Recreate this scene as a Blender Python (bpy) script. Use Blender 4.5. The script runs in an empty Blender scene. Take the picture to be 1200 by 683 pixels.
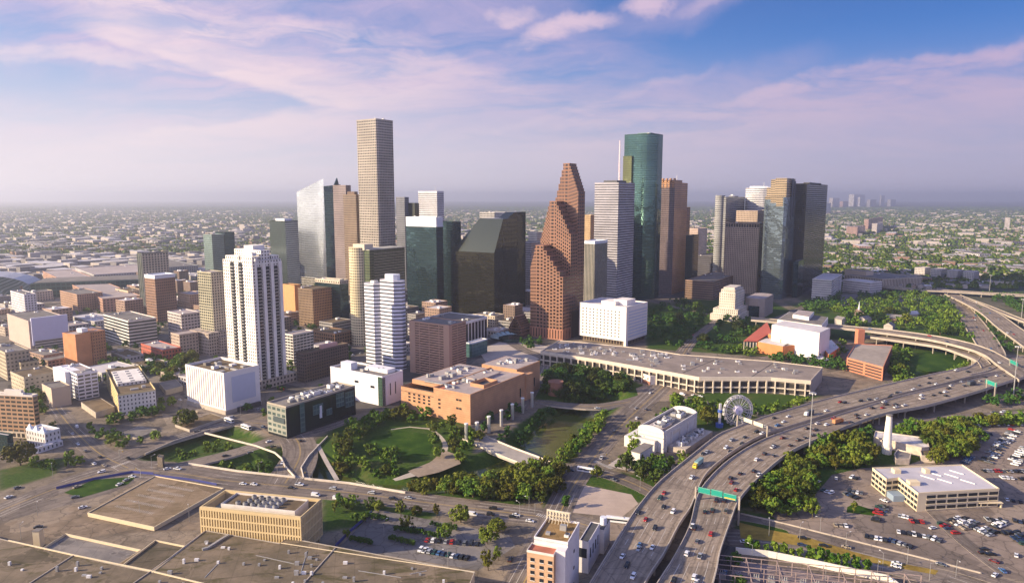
import bpy, math, random
import numpy as np
R=math.radians
random.seed(7)
S=bpy.context.scene; COL=S.collection
# ---------------- camera, sky, sun, exposure ----------------
CAMH=180.0; F=810.0; HORY=231.0; CX=600.0; CY=341.5
TILT=math.atan((CY-HORY)/F)
cam=bpy.data.cameras.new("camera"); camo=bpy.data.objects.new("camera",cam); COL.objects.link(camo)
cam.sensor_width=36.0; cam.lens=36.0*F/1200.0; cam.clip_start=1.0; cam.clip_end=90000.0
camo.location=(0,0,CAMH); camo.rotation_euler=(math.pi/2-TILT,0,0); S.camera=camo
SUN_BACK=12.0; SUN_EL=21.0
sdx,sdy=-math.cos(R(SUN_BACK)),-math.sin(R(SUN_BACK))       # horizontal direction towards the sun
sun=bpy.data.lights.new("sun",'SUN'); sun.energy=4.7; sun.angle=R(0.6); sun.color=(1.0,0.81,0.56)
suno=bpy.data.objects.new("sun",sun); COL.objects.link(suno); suno.location=(-300,0,600)
from mathutils import Vector, Matrix
sv=Vector((sdx*math.cos(R(SUN_EL)),sdy*math.cos(R(SUN_EL)),math.sin(R(SUN_EL))))
suno.rotation_euler=sv.to_track_quat('Z','Y').to_euler()
S.view_settings.view_transform='Standard'; S.view_settings.look='None'; S.view_settings.gamma=1.0
S.view_settings.exposure=1.1
S.cycles.use_denoising=True
S.cycles.max_bounces=5; S.cycles.diffuse_bounces=2; S.cycles.glossy_bounces=3; S.cycles.transmission_bounces=2
S.cycles.volume_bounces=0; S.cycles.transparent_max_bounces=4
S.cycles.caustics_reflective=False; S.cycles.caustics_refractive=False
W=bpy.data.worlds.new("World"); S.world=W; W.use_nodes=True

class NT:
    """tiny node helper"""
    def __init__(s,tree): s.t=tree; s.n=tree.nodes; s.l=tree.links
    def new(s,typ,ins=None,**kw):
        nd=s.n.new(typ)
        for k,v in kw.items(): setattr(nd,k,v)
        if ins:
            for k,v in ins.items(): s.put(nd.inputs[k],v)
        return nd
    def put(s,sock,v):
        if isinstance(v,bpy.types.NodeSocket): s.l.new(v,sock)
        elif isinstance(v,bpy.types.Node): s.l.new(v.outputs[0],sock)
        else:
            if hasattr(sock.default_value,'__len__') and len(sock.default_value)==4 and len(v)==3: v=(*v,1)
            sock.default_value=v
    def m(s,op,a,b=0.0,c=0.0,clamp=False):
        nd=s.n.new('ShaderNodeMath'); nd.operation=op; nd.use_clamp=clamp
        s.put(nd.inputs[0],a); s.put(nd.inputs[1],b); s.put(nd.inputs[2],c); return nd.outputs[0]
    def mix(s,f,a,b,mode='MIX'):
        nd=s.n.new('ShaderNodeMix'); nd.data_type='RGBA'; nd.blend_type=mode
        s.put(nd.inputs[0],f); s.put(nd.inputs[6],a); s.put(nd.inputs[7],b); return nd.outputs[2]
    def ramp(s,x,lo,hi,a=0.0,b=1.0):
        nd=s.n.new('ShaderNodeMapRange'); nd.interpolation_type='SMOOTHSTEP'
        for i,v in enumerate((x,lo,hi,a,b)): s.put(nd.inputs[i],v)
        return nd.outputs[0]
    def noise(s,vec,scale,detail=4.0,rough=0.55,dist=0.0):
        nd=s.n.new('ShaderNodeTexNoise'); s.put(nd.inputs['Vector'],vec)
        nd.inputs['Scale'].default_value=scale; nd.inputs['Detail'].default_value=detail
        nd.inputs['Roughness'].default_value=rough; nd.inputs['Distortion'].default_value=dist
        return nd
    def xyz(s,x,y,z):
        return s.new('ShaderNodeCombineXYZ',{0:x,1:y,2:z}).outputs[0]
t=NT(W.node_tree); t.n.clear()
sky=t.new('ShaderNodeTexSky'); sky.sky_type='NISHITA'; sky.sun_disc=False; sky.sun_elevation=R(SUN_EL)
sky.sun_rotation=math.atan2(sdx,sdy); sky.altitude=200; sky.air_density=1.0; sky.dust_density=1.6; sky.ozone_density=2.2
tc=t.new('ShaderNodeTexCoord'); sp=t.new('ShaderNodeSeparateXYZ',{0:tc.outputs['Generated']})
X,Y,Z=sp.outputs
az=t.m('ARCTAN2',X,Y)                      # 0 straight ahead (radians), + to the right
el=t.m('ARCSINE',Z)
KS=1.0/(0.08*2**S.view_settings.exposure)
def lin(r,g,b,k=1.0): return tuple(((c/255)**2.2)*KS*k for c in (r,g,b))+(1,)
zc=t.m('MAXIMUM',Z,0.01)
pl=t.xyz(t.m('DIVIDE',X,t.m('ADD',zc,0.16)),t.m('DIVIDE',Y,t.m('ADD',zc,0.16)),0.0)   # the high cloud layer, flat above the city
warp=t.noise(pl,0.8,4.0,.6)
plw=t.new('ShaderNodeVectorMath',{0:pl,1:t.new('ShaderNodeVectorMath',{0:warp.outputs['Color'],'Scale':0.9},operation='SCALE')},operation='ADD').outputs[0]
mp=t.new('ShaderNodeMapping',{'Vector':plw,'Rotation':(0,0,R(20)),'Scale':(0.55,1.5,1.0)})
cirrus=t.noise(mp.outputs[0],1.5,12.0,0.64,0.5).outputs[0]
mp2=t.new('ShaderNodeMapping',{'Vector':plw,'Rotation':(0,0,R(-15)),'Scale':(0.9,1.1,1.0),'Location':(3.1,1.7,0)})
puff=t.noise(mp2.outputs[0],2.6,12.0,0.66,0.25).outputs[0]
wv=t.noise(tc.outputs['Generated'],5.0,6.0,.6); ws=t.new('ShaderNodeSeparateColor',{0:wv.outputs['Color']})
azw=t.m('ADD',az,t.m('MULTIPLY',t.m('SUBTRACT',ws.outputs[0],.5),R(14))); elw=t.m('ADD',el,t.m('MULTIPLY',t.m('SUBTRACT',ws.outputs[1],.5),R(5.5)))
def blob(a0,e0,wa,we,slope=0.0):
    # soft elliptical region of the sky around azimuth a0 / elevation e0 (degrees), sloping
    u=t.m('DIVIDE',t.m('SUBTRACT',azw,R(a0)),R(wa))
    v=t.m('DIVIDE',t.m('SUBTRACT',t.m('SUBTRACT',elw,R(e0)),t.m('MULTIPLY',t.m('SUBTRACT',az,R(a0)),slope)),R(we))
    d=t.m('ADD',t.m('MULTIPLY',u,u),t.m('MULTIPLY',v,v))
    return t.ramp(d,2.0,0.0)
def cover(regs):
    cov=None
    for a0,e0,wa,we,sl,am in regs:
        b=t.m('MULTIPLY',blob(a0,e0,wa,we,sl),am); cov=b if cov is None else t.m('MAXIMUM',cov,b)
    return cov
veil=cover([(-20,11.0,20,4.2,-0.12,1.0),(-35,15.5,16,2.6,0.0,1.0),(-10,15,14,4.0,-.15,.75),(-16,6.5,22,3.0,.10,.95),(0,9,12,4.2,0.0,.8),(27,5.4,24,3.2,.09,1.0),(6,6.0,14,2.6,.20,.85),(-30,3.6,26,2.6,0,.8),(15,15.5,9,1.6,.3,.45)])
bright=cover([(-25,12.2,14,1.5,-0.32,1.0),(-33,16,10,1.6,0,.7),(-17,12.2,9,1.0,-.1,.7),(-14,9.0,9,.8,-.25,.8),(-9,9.6,11,1.0,-.06,.7),(-14,7.0,8,1.0,.25,.7),(4.0,12.9,3.6,.7,.25,1.0),(0,13.6,2.5,.5,0,.8),(10.6,14.7,1.5,.8,0,.95),(27,8.4,20,.7,.10,.9),(29,6.4,18,1.6,.08,.55),(7.5,8.0,7,.5,.28,.45),(20,16.4,6,.5,.30,.6),(-32,9.9,8,.5,0,.6),(-30,14.5,12,1.2,0,.5)])
back=t.m('MULTIPLY',t.ramp(Y,0.15,-0.3),0.6); veil=t.m('MAXIMUM',veil,back)
av=t.m('MULTIPLY',veil,t.ramp(cirrus,0.31,0.60)); av=t.m('MULTIPLY',av,t.m('ADD',.62,t.m('MULTIPLY',t.ramp(puff,.3,.65),.38)))
ab=t.m('MULTIPLY',bright,t.ramp(t.m('ADD',t.m('MULTIPLY',puff,.7),t.m('MULTIPLY',cirrus,.3)),0.34,0.60))
elr=t.m('ADD',el,t.m('MULTIPLY',t.m('SUBTRACT',ws.outputs[1],.5),R(3.2))); tex=t.m('ADD',.55,t.m('MULTIPLY',t.ramp(puff,.30,.62),.45))
def bank(a0,e0,a1,e1,up,fade,l0,l1,r0,r1,amt):
    # a cloud bank with one crisp ragged edge along the line (a0,e0)-(a1,e1), in degrees
    sl=(e1-e0)/(a1-a0); d=t.m('SUBTRACT',t.m('SUBTRACT',elr,R(e0)),t.m('MULTIPLY',t.m('SUBTRACT',az,R(a0)),sl))
    if not up: d=t.m('MULTIPLY',d,-1.0)
    f=t.m('MULTIPLY',t.ramp(d,0.0,R(.55)),t.ramp(d,R(fade),R(.5))); f=t.m('MULTIPLY',f,t.m('MULTIPLY',t.ramp(az,R(l0),R(l1)),t.ramp(az,R(r1),R(r0))))
    return t.m('MULTIPLY',t.m('MULTIPLY',f,amt),tex)
bk=bank(-30,10.6,-17,7.6,True,5.5,-33,-28,-14,-6,1.0)
for b_ in (bank(-30,4.6,-15,7.4,False,3.5,-36,-26,-8,2,.8),bank(2,4.6,36,7.5,False,4.5,-2,6,44,52,.85)): bk=t.m('MAXIMUM',bk,b_)
ab=t.m('MAXIMUM',ab,bk)
wl=t.ramp(az,R(38),R(-38))                 # warmer and brighter towards the sun
clear=t.mix(wl,lin(38,108,198),lin(140,172,226))
hi=t.ramp(el,R(9),R(17)); clear=t.mix(hi,clear,t.mix(wl,lin(0,80,170),lin(120,150,214)))
clear=t.mix(.25,clear,t.mix(1.0,sky.outputs[0],(0.75,.85,1.0,1),'MULTIPLY'))
fin=t.mix(av,clear,t.mix(wl,lin(184,170,210),lin(222,198,226)))
fin=t.mix(t.m('MULTIPLY',ab,.95),fin,t.mix(wl,lin(205,180,212),lin(252,226,232)))
low=t.ramp(Z,0.22,0.0)
fin=t.mix(t.m('MULTIPLY',low,0.96),fin,t.mix(wl,lin(190,182,206),lin(246,234,239)))
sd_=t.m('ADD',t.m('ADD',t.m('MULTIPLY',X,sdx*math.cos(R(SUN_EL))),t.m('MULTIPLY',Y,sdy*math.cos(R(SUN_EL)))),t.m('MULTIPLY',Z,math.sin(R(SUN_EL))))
fill_gain=t.m('ADD',1.0,t.m('ADD',t.m('MULTIPLY',t.ramp(sd_,.70,1.0),.8),t.m('MULTIPLY',t.ramp(Y,0.25,-0.45),.65)))   # extra sky brightness added behind the camera and round the sun, lifting the shade
fin=t.new('ShaderNodeVectorMath',{0:fin,'Scale':fill_gain},operation='SCALE').outputs[0]
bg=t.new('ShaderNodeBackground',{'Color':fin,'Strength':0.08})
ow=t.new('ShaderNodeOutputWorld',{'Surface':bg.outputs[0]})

# ---------------- photograph pixel -> place ----------------
ct,st=math.cos(TILT),math.sin(TILT)
def ray(px,py):
    cx=(px-CX)/F; cy=-(py-CY)/F
    return (cx, ct+cy*st, -st+cy*ct)       # x, y (forward), z
def P(px,py,z=0.0):
    d=ray(px,py); k=(z-CAMH)/d[2]
    return (d[0]*k,d[1]*k)
def PY(px,py,Yw):
    d=ray(px,py); k=Yw/d[1]
    return (d[0]*k,Yw,CAMH+d[2]*k)
def proj(x,y,z):
    dz=z-CAMH; f=y*ct-dz*st; u=y*st+dz*ct
    return (CX+F*x/f, CY-F*u/f)

# ---------------- object helpers ----------------
MATS={}
def mat(name,base=(.5,.5,.5),rough=.8,metal=0.0,var=0.0,vs=0.3,build=None,emit=None,spec=0.5):
    if name in MATS: return MATS[name]
    m=bpy.data.materials.new(name); m.use_nodes=True; MATS[name]=m
    nt=NT(m.node_tree); bs=nt.n['Principled BSDF']
    bs.inputs['Base Color'].default_value=(*base,1); bs.inputs['Roughness'].default_value=rough
    bs.inputs['Metallic'].default_value=metal; bs.inputs['Specular IOR Level'].default_value=spec if rough<.7 else min(spec,.12)
    if var:
        g=nt.new('ShaderNodeNewGeometry').outputs['Position']
        n1=nt.noise(g,vs,6.0,0.62).outputs[0]; n2=nt.noise(g,vs*0.17,4.0,.6).outputs[0]
        f=nt.ramp(nt.m('ADD',nt.m('MULTIPLY',n1,.55),nt.m('MULTIPLY',n2,.45)),.33,.67)
        lo=tuple(max(0,c*(1-var)) for c in base); hi=tuple(min(1,c*(1+var)) for c in base)
        nt.put(bs.inputs['Base Color'],nt.mix(f,(*lo,1),(*hi,1)))
    if build: build(nt,bs)
    return m
def facade(name,wall,glass,ww=.6,wh=.55,rough=.75,gr=.12,gm=0.0,blinds=.25,wallvar=.12,wmetal=0.0,spec=.6,bump=0.0,bandtone=0.0):
    """wall with a grid of windows; one UV unit = one bay by one storey"""
    if name in MATS: return MATS[name]
    m=bpy.data.materials.new(name); m.use_nodes=True; MATS[name]=m
    nt=NT(m.node_tree); bs=nt.n['Principled BSDF']
    uv=nt.new('ShaderNodeUVMap').outputs[0]; s=nt.new('ShaderNodeSeparateXYZ',{0:uv})
    U,V=s.outputs[0],s.outputs[1]
    def inside(c,w):
        if w>=1: return 1.0
        return nt.m('LESS_THAN',nt.m('ABSOLUTE',nt.m('SUBTRACT',nt.m('FRACT',c),.5)),w/2)
    mk=nt.m('MULTIPLY',inside(U,ww),inside(V,wh))
    cell=nt.xyz(nt.m('FLOOR',U),nt.m('FLOOR',V),0.0)
    wn=nt.new('ShaderNodeTexWhiteNoise',{0:cell},noise_dimensions='2D').outputs[0]
    fl=nt.new('ShaderNodeTexWhiteNoise',{0:nt.xyz(7.0,nt.m('FLOOR',V),0.0)},noise_dimensions='2D').outputs[0]
    g=nt.new('ShaderNodeNewGeometry').outputs['Position']
    n=nt.noise(g,.035,5.0,.6).outputs[0]
    lo=tuple(c*(1-wallvar) for c in wall); hi=tuple(min(1,c*(1+wallvar)) for c in wall)
    wc=nt.mix(nt.ramp(n,.35,.65),(*lo,1),(*hi,1))
    n9=nt.noise(g,.013,3.0,.5).outputs[0]
    bl=tuple(min(1,g_*1.6+.10*w_+.015) for g_,w_ in zip(glass,wall))
    gc=nt.mix(nt.m('MULTIPLY',nt.m('GREATER_THAN',wn,1-blinds),nt.m('ADD',.35,nt.m('MULTIPLY',fl,.6))),(*glass,1),(*bl,1))
    gc=nt.mix(nt.m('MULTIPLY',wn,.35),gc,(*[c*.6 for c in glass],1))
    gc=nt.mix(nt.ramp(n9,.62,.38,0.0,.45),gc,(*[c*.35 for c in glass],1)); nt.put(bs.inputs['Base Color'],nt.mix(mk,wc,gc))
    nt.put(bs.inputs['Roughness'],nt.m('ADD',rough,nt.m('MULTIPLY',mk,gr-rough)))
    nt.put(bs.inputs['Metallic'],nt.m('ADD',wmetal,nt.m('MULTIPLY',mk,gm-wmetal)))
    nt.put(bs.inputs['Specular IOR Level'],nt.m('ADD',.12,nt.m('MULTIPLY',mk,spec-.12)))
    if bump:
        # panes are never perfectly flat: each one tilts a hair, and the skin undulates
        nw=nt.noise(g,.05,3.0,.5).outputs[0]
        h=nt.m('ADD',nt.m('MULTIPLY',nw,3.0*bump),nt.m('MULTIPLY',mk,-.25))
        b=nt.new('ShaderNodeBump',{'Height':h,'Strength':.5,'Distance':1.0}); nt.put(bs.inputs['Normal'],b)
    return m

class MB:
    def __init__(s): s.v=[]; s.f=[]; s.uv=[]; s.mi=[]
    def poly(s,pts,uvs=None,mi=0):
        b=len(s.v); s.v.extend(pts); s.f.append(tuple(range(b,b+len(pts))))
        s.uv.extend(uvs if uvs else [(p[0]*.1,p[1]*.1) for p in pts]); s.mi.append(mi)
    def prism(s,fp,z0,z1,bay=4.0,fh=3.9,cap=True,bottom=False,mi=0,mcap=None,top=None):
        """fp: ccw footprint [(x,y)]; top: optional other footprint for the top"""
        n=len(fp); tp=top or fp; nf=max(1,round((z1-z0)/fh)) if fh else 1
        for i in range(n):
            a=fp[i]; b=fp[(i+1)%n]; c=tp[(i+1)%n]; d=tp[i]
            w=math.hypot(b[0]-a[0],b[1]-a[1]); nb=max(1,round(w/bay)) if bay else 1
            s.poly([(a[0],a[1],z0),(b[0],b[1],z0),(c[0],c[1],z1),(d[0],d[1],z1)],[(0,0),(nb,0),(nb,nf),(0,nf)],mi)
        if cap: s.poly([(p[0],p[1],z1) for p in tp],None,mi if mcap is None else mcap)
        if bottom: s.poly([(p[0],p[1],z0) for p in reversed(fp)],None,mi)
        return s
    def box(s,x0,y0,z0,x1,y1,z1,bay=4.0,fh=3.9,bottom=True,mi=0):
        return s.prism([(x0,y0),(x1,y0),(x1,y1),(x0,y1)],z0,z1,bay,fh,True,bottom,mi)
    def cyl(s,x,y,z0,z1,r0,r1=None,n=16,bay=4.0,fh=3.9,cap=True,mi=0):
        r1=r0 if r1 is None else r1
        a=[(x+r0*math.cos(2*math.pi*i/n),y+r0*math.sin(2*math.pi*i/n)) for i in range(n)]
        b=[(x+r1*math.cos(2*math.pi*i/n),y+r1*math.sin(2*math.pi*i/n)) for i in range(n)]
        return s.prism(a,z0,z1,bay,fh,cap,False,mi,None,b)
    def beam(s,a,b,w,h=None,mi=0):
        h=h or w; a=Vector(a); b=Vector(b); d=(b-a).normalized()
        up=Vector((0,0,1)) if abs(d.z)<.95 else Vector((1,0,0))
        x=d.cross(up).normalized()*w/2; y=x.cross(d).normalized()*h/2
        q=[a-x-y,a+x-y,a+x+y,a-x+y]; p=[b-x-y,b+x-y,b+x+y,b-x+y]
        for i in range(4):
            j=(i+1)%4; s.poly([tuple(q[j]),tuple(q[i]),tuple(p[i]),tuple(p[j])],None,mi)
        s.poly([tuple(v) for v in q],None,mi); s.poly([tuple(v) for v in reversed(p)],None,mi); return s
    def mesh(s,name,mats):
        me=bpy.data.meshes.new(name); me.from_pydata(s.v,[],s.f)
        uv=me.uv_layers.new(name="UVMap"); uv.data.foreach_set('uv',[c for u in s.uv for c in u])
        for m in (mats if isinstance(mats,(list,tuple)) else [mats]): me.materials.append(m)
        me.polygons.foreach_set('material_index',s.mi); me.update(); return me
    def build(s,name,mats,parent=None,loc=None,smooth=False):
        me=s.mesh(name,mats)
        if smooth: me.polygons.foreach_set('use_smooth',[True]*len(me.polygons))
        return link(name,me,parent,loc)
def link(name,data,parent=None,loc=None,rz=0.0,scale=None):
    o=bpy.data.objects.new(name,data); COL.objects.link(o)
    if parent is not None: o.parent=parent
    if loc is not None: o.location=loc
    if rz: o.rotation_euler=(0,0,rz)
    if scale is not None: o.scale=scale
    return o
def tag(o,label=None,cat=None,group=None,kind=None):
    if label: o['label']=label
    if cat: o['category']=cat
    if group: o['group']=group
    if kind: o['kind']=kind
    return o
def thing(name,label,cat,loc=(0,0,0),rz=0.0,group=None):
    o=link(name,None,None,loc,rz); o.empty_display_size=1.0
    return tag(o,label,cat,group)
def copy_tree(o,loc=None,rz=None,label=None,group=None,parent=None,scale=None):
    c=o.copy(); COL.objects.link(c)
    if parent is not None: c.parent=parent
    if loc is not None: c.location=loc
    if rz is not None: c.rotation_euler=(0,0,rz)
    if scale is not None: c.scale=scale
    if label: c['label']=label
    if group: c['group']=group
    for ch in o.children: copy_tree(ch,parent=c)
    return c
def inpoly(x,y,pg):
    c=False; j=len(pg)-1
    for i in range(len(pg)):
        if (pg[i][1]>y)!=(pg[j][1]>y) and x<(pg[j][0]-pg[i][0])*(y-pg[i][1])/(pg[j][1]-pg[i][1])+pg[i][0]: c=not c
        j=i
    return c
def patches(nt,g,c,amt=.35,sc=.035,crack=.5):
    mpp=nt.new('ShaderNodeMapping',{'Vector':g,'Rotation':(0,0,R(-33))}).outputs[0]
    vo=nt.new('ShaderNodeTexVoronoi',{'Vector':mpp,'Scale':sc},distance='CHEBYCHEV'); r=nt.new('ShaderNodeSeparateColor',{0:vo.outputs['Color']}).outputs[0]
    c=nt.mix(nt.m('MULTIPLY',nt.m('GREATER_THAN',r,.72),amt),c,(.055,.05,.045,1)); c=nt.mix(nt.m('MULTIPLY',nt.m('LESS_THAN',r,.16),amt*.7),c,(.36,.30,.23,1))
    wv=nt.new('ShaderNodeVectorMath',{0:g,1:nt.new('ShaderNodeVectorMath',{0:nt.noise(g,.15,4.0,.6).outputs['Color'],'Scale':6.0},operation='SCALE')},operation='ADD').outputs[0]
    ve=nt.new('ShaderNodeTexVoronoi',{'Vector':wv,'Scale':.09},feature='DISTANCE_TO_EDGE').outputs['Distance']
    c=nt.mix(nt.m('MULTIPLY',nt.m('LESS_THAN',ve,.022),crack),c,(.045,.04,.035,1))
    n=nt.noise(g,.22,6.0,.72).outputs[0]; return nt.mix(nt.m('MULTIPLY',nt.ramp(n,.55,.75),.45),c,(.07,.06,.05,1))
def lotmat(name,base,var=.22,amt=.3,sc=.03):
    def b(nt,bs):
        g=nt.new('ShaderNodeNewGeometry').outputs['Position']; n=nt.m('ADD',nt.m('MULTIPLY',nt.noise(g,.10,6.0,.65).outputs[0],.6),nt.m('MULTIPLY',nt.noise(g,.02,3.0,.6).outputs[0],.4))
        c=nt.mix(nt.ramp(n,.36,.64),(*[x*(1-var) for x in base],1),(*[x*(1+var) for x in base],1)); nt.put(bs.inputs['Base Color'],patches(nt,g,c,amt,sc))
    return mat(name,rough=.92,build=b,spec=.12)
# ---------------- terrain: one sheet to the horizon, the bayou cut into it ----------------
def pp(l,z=0.0): return [P(a,b,z) for a,b in l]
WATER1=pp([(330,541),(360,548),(385,554),(410,563),(440,569),(480,571),(515,566),(545,556),(575,548),(600,538),(612,525),(630,505),(655,488),(675,479),(700,470),(712,466),(722,472),(700,486),(682,505),(664,522),(640,544),(612,556),(560,573),(500,579),(440,581),(400,574),(370,564),(330,552)],-7)
POND=pp([(1072,452),(1080,444),(1092,438),(1103,437),(1108,441),(1118,440),(1112,446),(1092,452),(1078,458)],-3)
DIP=pp([(165,536),(222,515),(262,503),(292,512),(290,524),(240,533),(200,544)],-3)
DIP2=pp([(232,551),(290,537),(322,535),(330,540),(326,556),(290,560)],-3)
def sd(pg,X,Y):
    d=np.full(X.shape,1e9); ins=np.zeros(X.shape,bool); n=len(pg)
    for i in range(n):
        ax,ay=pg[i]; bx,by=pg[(i+1)%n]; ex,ey=bx-ax,by-ay
        t_=np.clip(((X-ax)*ex+(Y-ay)*ey)/(ex*ex+ey*ey+1e-9),0,1)
        d=np.minimum(d,np.hypot(X-ax-t_*ex,Y-ay-t_*ey))
        c=((ay>Y)!=(by>Y))&(X<(bx-ax)*(Y-ay)/((by-ay) if by!=ay else 1e-9)+ax); ins^=c
    return np.where(ins,-d,d)
def sm(a): a=np.clip(a,0,1); return a*a*(3-2*a)
def hgt(X,Y):
    z=np.zeros(X.shape)
    for pg,dep,wd in ((WATER1,8.5,19.0),(POND,3.6,14.0),(DIP,5.0,9.0),(DIP2,5.0,7.0)):
        z=np.minimum(z,-dep*(1-sm((sd(pg,X,Y)+2)/wd)))
    return z
def hz(x,y): return float(hgt(np.array([x]),np.array([y]))[0])
def axis(lo,hi,st,far,g=1.16):
    a=list(np.arange(lo,hi+.1,st)); s=st
    while a[-1]<far: s*=g; a.append(a[-1]+s)
    s=st; b=[lo]
    while b[-1]>-far: s*=g; b.append(b[-1]-s)
    return np.array(b[:0:-1]+a)
gx=axis(-330,470,3.5,26000); gy=axis(340,800,3.5,26000)
gy=gy[gy>-3000]
GX,GY=np.meshgrid(gx,gy); GZ=hgt(GX,GY)
nx,ny=len(gx),len(gy)
vv=np.stack([GX.ravel(),GY.ravel(),GZ.ravel()],1)
ii=np.arange((ny-1)*(nx-1)); r_=ii//(nx-1); c_=ii%(nx-1); a_=r_*nx+c_
qd=np.stack([a_,a_+1,a_+1+nx,a_+nx],1)
me=bpy.data.meshes.new('ground'); me.vertices.add(len(vv)); me.vertices.foreach_set('co',vv.ravel())
me.loops.add(qd.size); me.loops.foreach_set('vertex_index',qd.ravel()); me.polygons.add(len(qd))
me.polygons.foreach_set('loop_start',np.arange(len(qd))*4); me.polygons.foreach_set('loop_total',np.full(len(qd),4))
me.polygons.foreach_set('use_smooth',np.ones(len(qd),bool)); me.update(); me.validate()
GRASS=[pp(l,-2) for l in (
 [(350,548),(372,520),(400,500),(470,478),(545,500),(560,520),(545,545),(500,562),(440,566),(400,572),(360,566)],
 [(440,568),(540,555),(600,535),(660,480),(700,462),(740,466),(700,500),(665,545),(640,575),(600,600),(540,592),(440,583)],
 [(630,425),(700,430),(755,455),(745,470),(690,474),(628,470)],
 [(165,540),(222,512),(270,500),(300,512),(325,530),(330,560),(260,560),(200,548)],
 [(0,555),(40,545),(80,540),(60,560),(0,578)],
 [(750,355),(900,352),(960,385),(900,420),(760,410)],
 [(965,352),(1090,342),(1160,410),(1060,400),(965,388)],
 [(1040,400),(1100,398),(1150,420),(1100,442),(1060,452),(1040,450)],
 [(930,360),(960,345),(1000,350),(1000,400),(960,400)],
 [(790,460),(960,466),(900,488),(840,508),(790,500)],
 [(860,560),(960,518),(1060,500),(1200,482),(1200,497),(1140,510),(1130,545),(1020,548),(950,600),(865,598)],
 [(865,600),(960,622),(1040,650),(1000,655),(865,625)],
 [(1130,352),(1200,380),(1200,430),(1180,400),(1150,370)],
 [(380,580),(440,585),(520,600),(500,612),(380,625)],
 [(640,570),(700,555),(790,565),(760,590),(640,600)],
)]
gr=np.zeros(GX.shape)
for g in GRASS: gr=np.maximum(gr,1-sm((sd(g,GX,GY)+1)/5))
gr=np.maximum(gr,(GZ<-.6)*1.0)
at=me.attributes.new('grass','FLOAT','POINT'); at.data.foreach_set('value',gr.ravel().astype(np.float32))
def gm(nt,bs):
    g=nt.new('ShaderNodeNewGeometry').outputs['Position']
    s=nt.new('ShaderNodeSeparateXYZ',{0:g})
    ga=nt.new('ShaderNodeAttribute',attribute_name='grass').outputs['Fac']
    n1=nt.noise(g,.05,8.0,.65).outputs[0]; n2=nt.noise(g,.5,6.0,.65).outputs[0]
    con=nt.mix(nt.ramp(n1,.35,.65),(.14,.112,.08,1),(.27,.215,.155,1))
    con=nt.mix(nt.m('MULTIPLY',nt.ramp(n2,.45,.7),.35),con,(.10,.085,.07,1))
    gn=nt.mix(nt.ramp(n2,.3,.7),(.02,.052,.006,1),(.055,.095,.012,1))
    gn=nt.mix(nt.m('MULTIPLY',nt.ramp(n1,.5,.72),.7),gn,(.12,.105,.04,1))
    near=nt.mix(ga,patches(nt,g,con,.3,.025,.4),gn)
    # the suburbs: lots, streets and yards
    f1=nt.noise(g,.0011,6.0,.6).outputs[0]; f2=nt.noise(g,.012,6.0,.7).outputs[0]
    far=nt.mix(nt.ramp(nt.m('ADD',nt.m('MULTIPLY',f1,.6),nt.m('MULTIPLY',f2,.4)),.40,.60),(.02,.045,.015,1),(.10,.092,.07,1))
    vo=nt.new('ShaderNodeTexVoronoi',{'Vector':g,'Scale':.010},distance='CHEBYCHEV'); 
    far=nt.mix(.35,far,nt.mix(nt.new('ShaderNodeSeparateColor',{0:vo.outputs['Color']}).outputs[0],(.015,.04,.012,1),(.12,.11,.09,1)))
    dd=nt.m('ADD',s.outputs[1],nt.m('MULTIPLY',nt.m('ABSOLUTE',s.outputs[0]),.55))
    nt.put(bs.inputs['Base Color'],nt.mix(nt.ramp(dd,1250,1900),near,far))
    b=nt.new('ShaderNodeBump',{'Height':n2,'Strength':.5,'Distance':.6}); nt.put(bs.inputs['Normal'],b)
me.materials.append(mat('ground_cover',rough=.95,build=gm,spec=.2))
tag(link('ground',me),kind='structure')

def wm(nt,bs):
    g=nt.new('ShaderNodeNewGeometry').outputs['Position']
    n=nt.noise(g,.8,4.0,.6).outputs[0]; n2=nt.noise(g,.04,3.0,.6).outputs[0]
    nt.put(bs.inputs['Base Color'],nt.mix(nt.ramp(n2,.35,.65),(.040,.062,.010,1),(.075,.088,.018,1)))
    nt.put(bs.inputs['Normal'],nt.new('ShaderNodeBump',{'Height':n,'Strength':.12,'Distance':.4}))
WM=mat('bayou_water',rough=.16,spec=.4,build=wm)
def sheet(name,pts,z,m,kind='structure',h=0.0,parent=None):
    # pts world ccw or cw -> triangulated by Blender's ngon; thin slab when h
    a=sum(pts[i][0]*pts[(i+1)%len(pts)][1]-pts[(i+1)%len(pts)][0]*pts[i][1] for i in range(len(pts)))
    if a<0: pts=pts[::-1]
    mb=MB()
    if h: mb.prism(pts,z-h,z,None,None)
    else: mb.poly([(p[0],p[1],z) for p in pts])
    o=mb.build(name,m,parent)
    if kind: tag(o,kind=kind)
    return o
def grow(pg,k):
    cx=sum(p[0] for p in pg)/len(pg); cy=sum(p[1] for p in pg)/len(pg)
    out=[]
    n=len(pg); ar=sum(pg[i][0]*pg[(i+1)%n][1]-pg[(i+1)%n][0]*pg[i][1] for i in range(n)); sg=1 if ar>0 else -1
    for i in range(n):
        a=pg[i-1]; b=pg[(i+1)%n]; dx,dy=b[0]-a[0],b[1]-a[1]; L=math.hypot(dx,dy) or 1
        out.append((pg[i][0]+sg*dy/L*k,pg[i][1]-sg*dx/L*k))
    return out
sheet('bayou_water',grow(WATER1,3),-7.0,WM)
def pw(nt,bs): nt.put(bs.inputs['Normal'],nt.new('ShaderNodeBump',{'Height':nt.noise(nt.new('ShaderNodeNewGeometry').outputs['Position'],.6,3.0,.6).outputs[0],'Strength':.05,'Distance':.3}))
sheet('pond_water',grow(POND,2),-2.6,mat('pond_water',(.10,.12,.13),.05,build=pw))

# ---------------- roads ----------------

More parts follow.
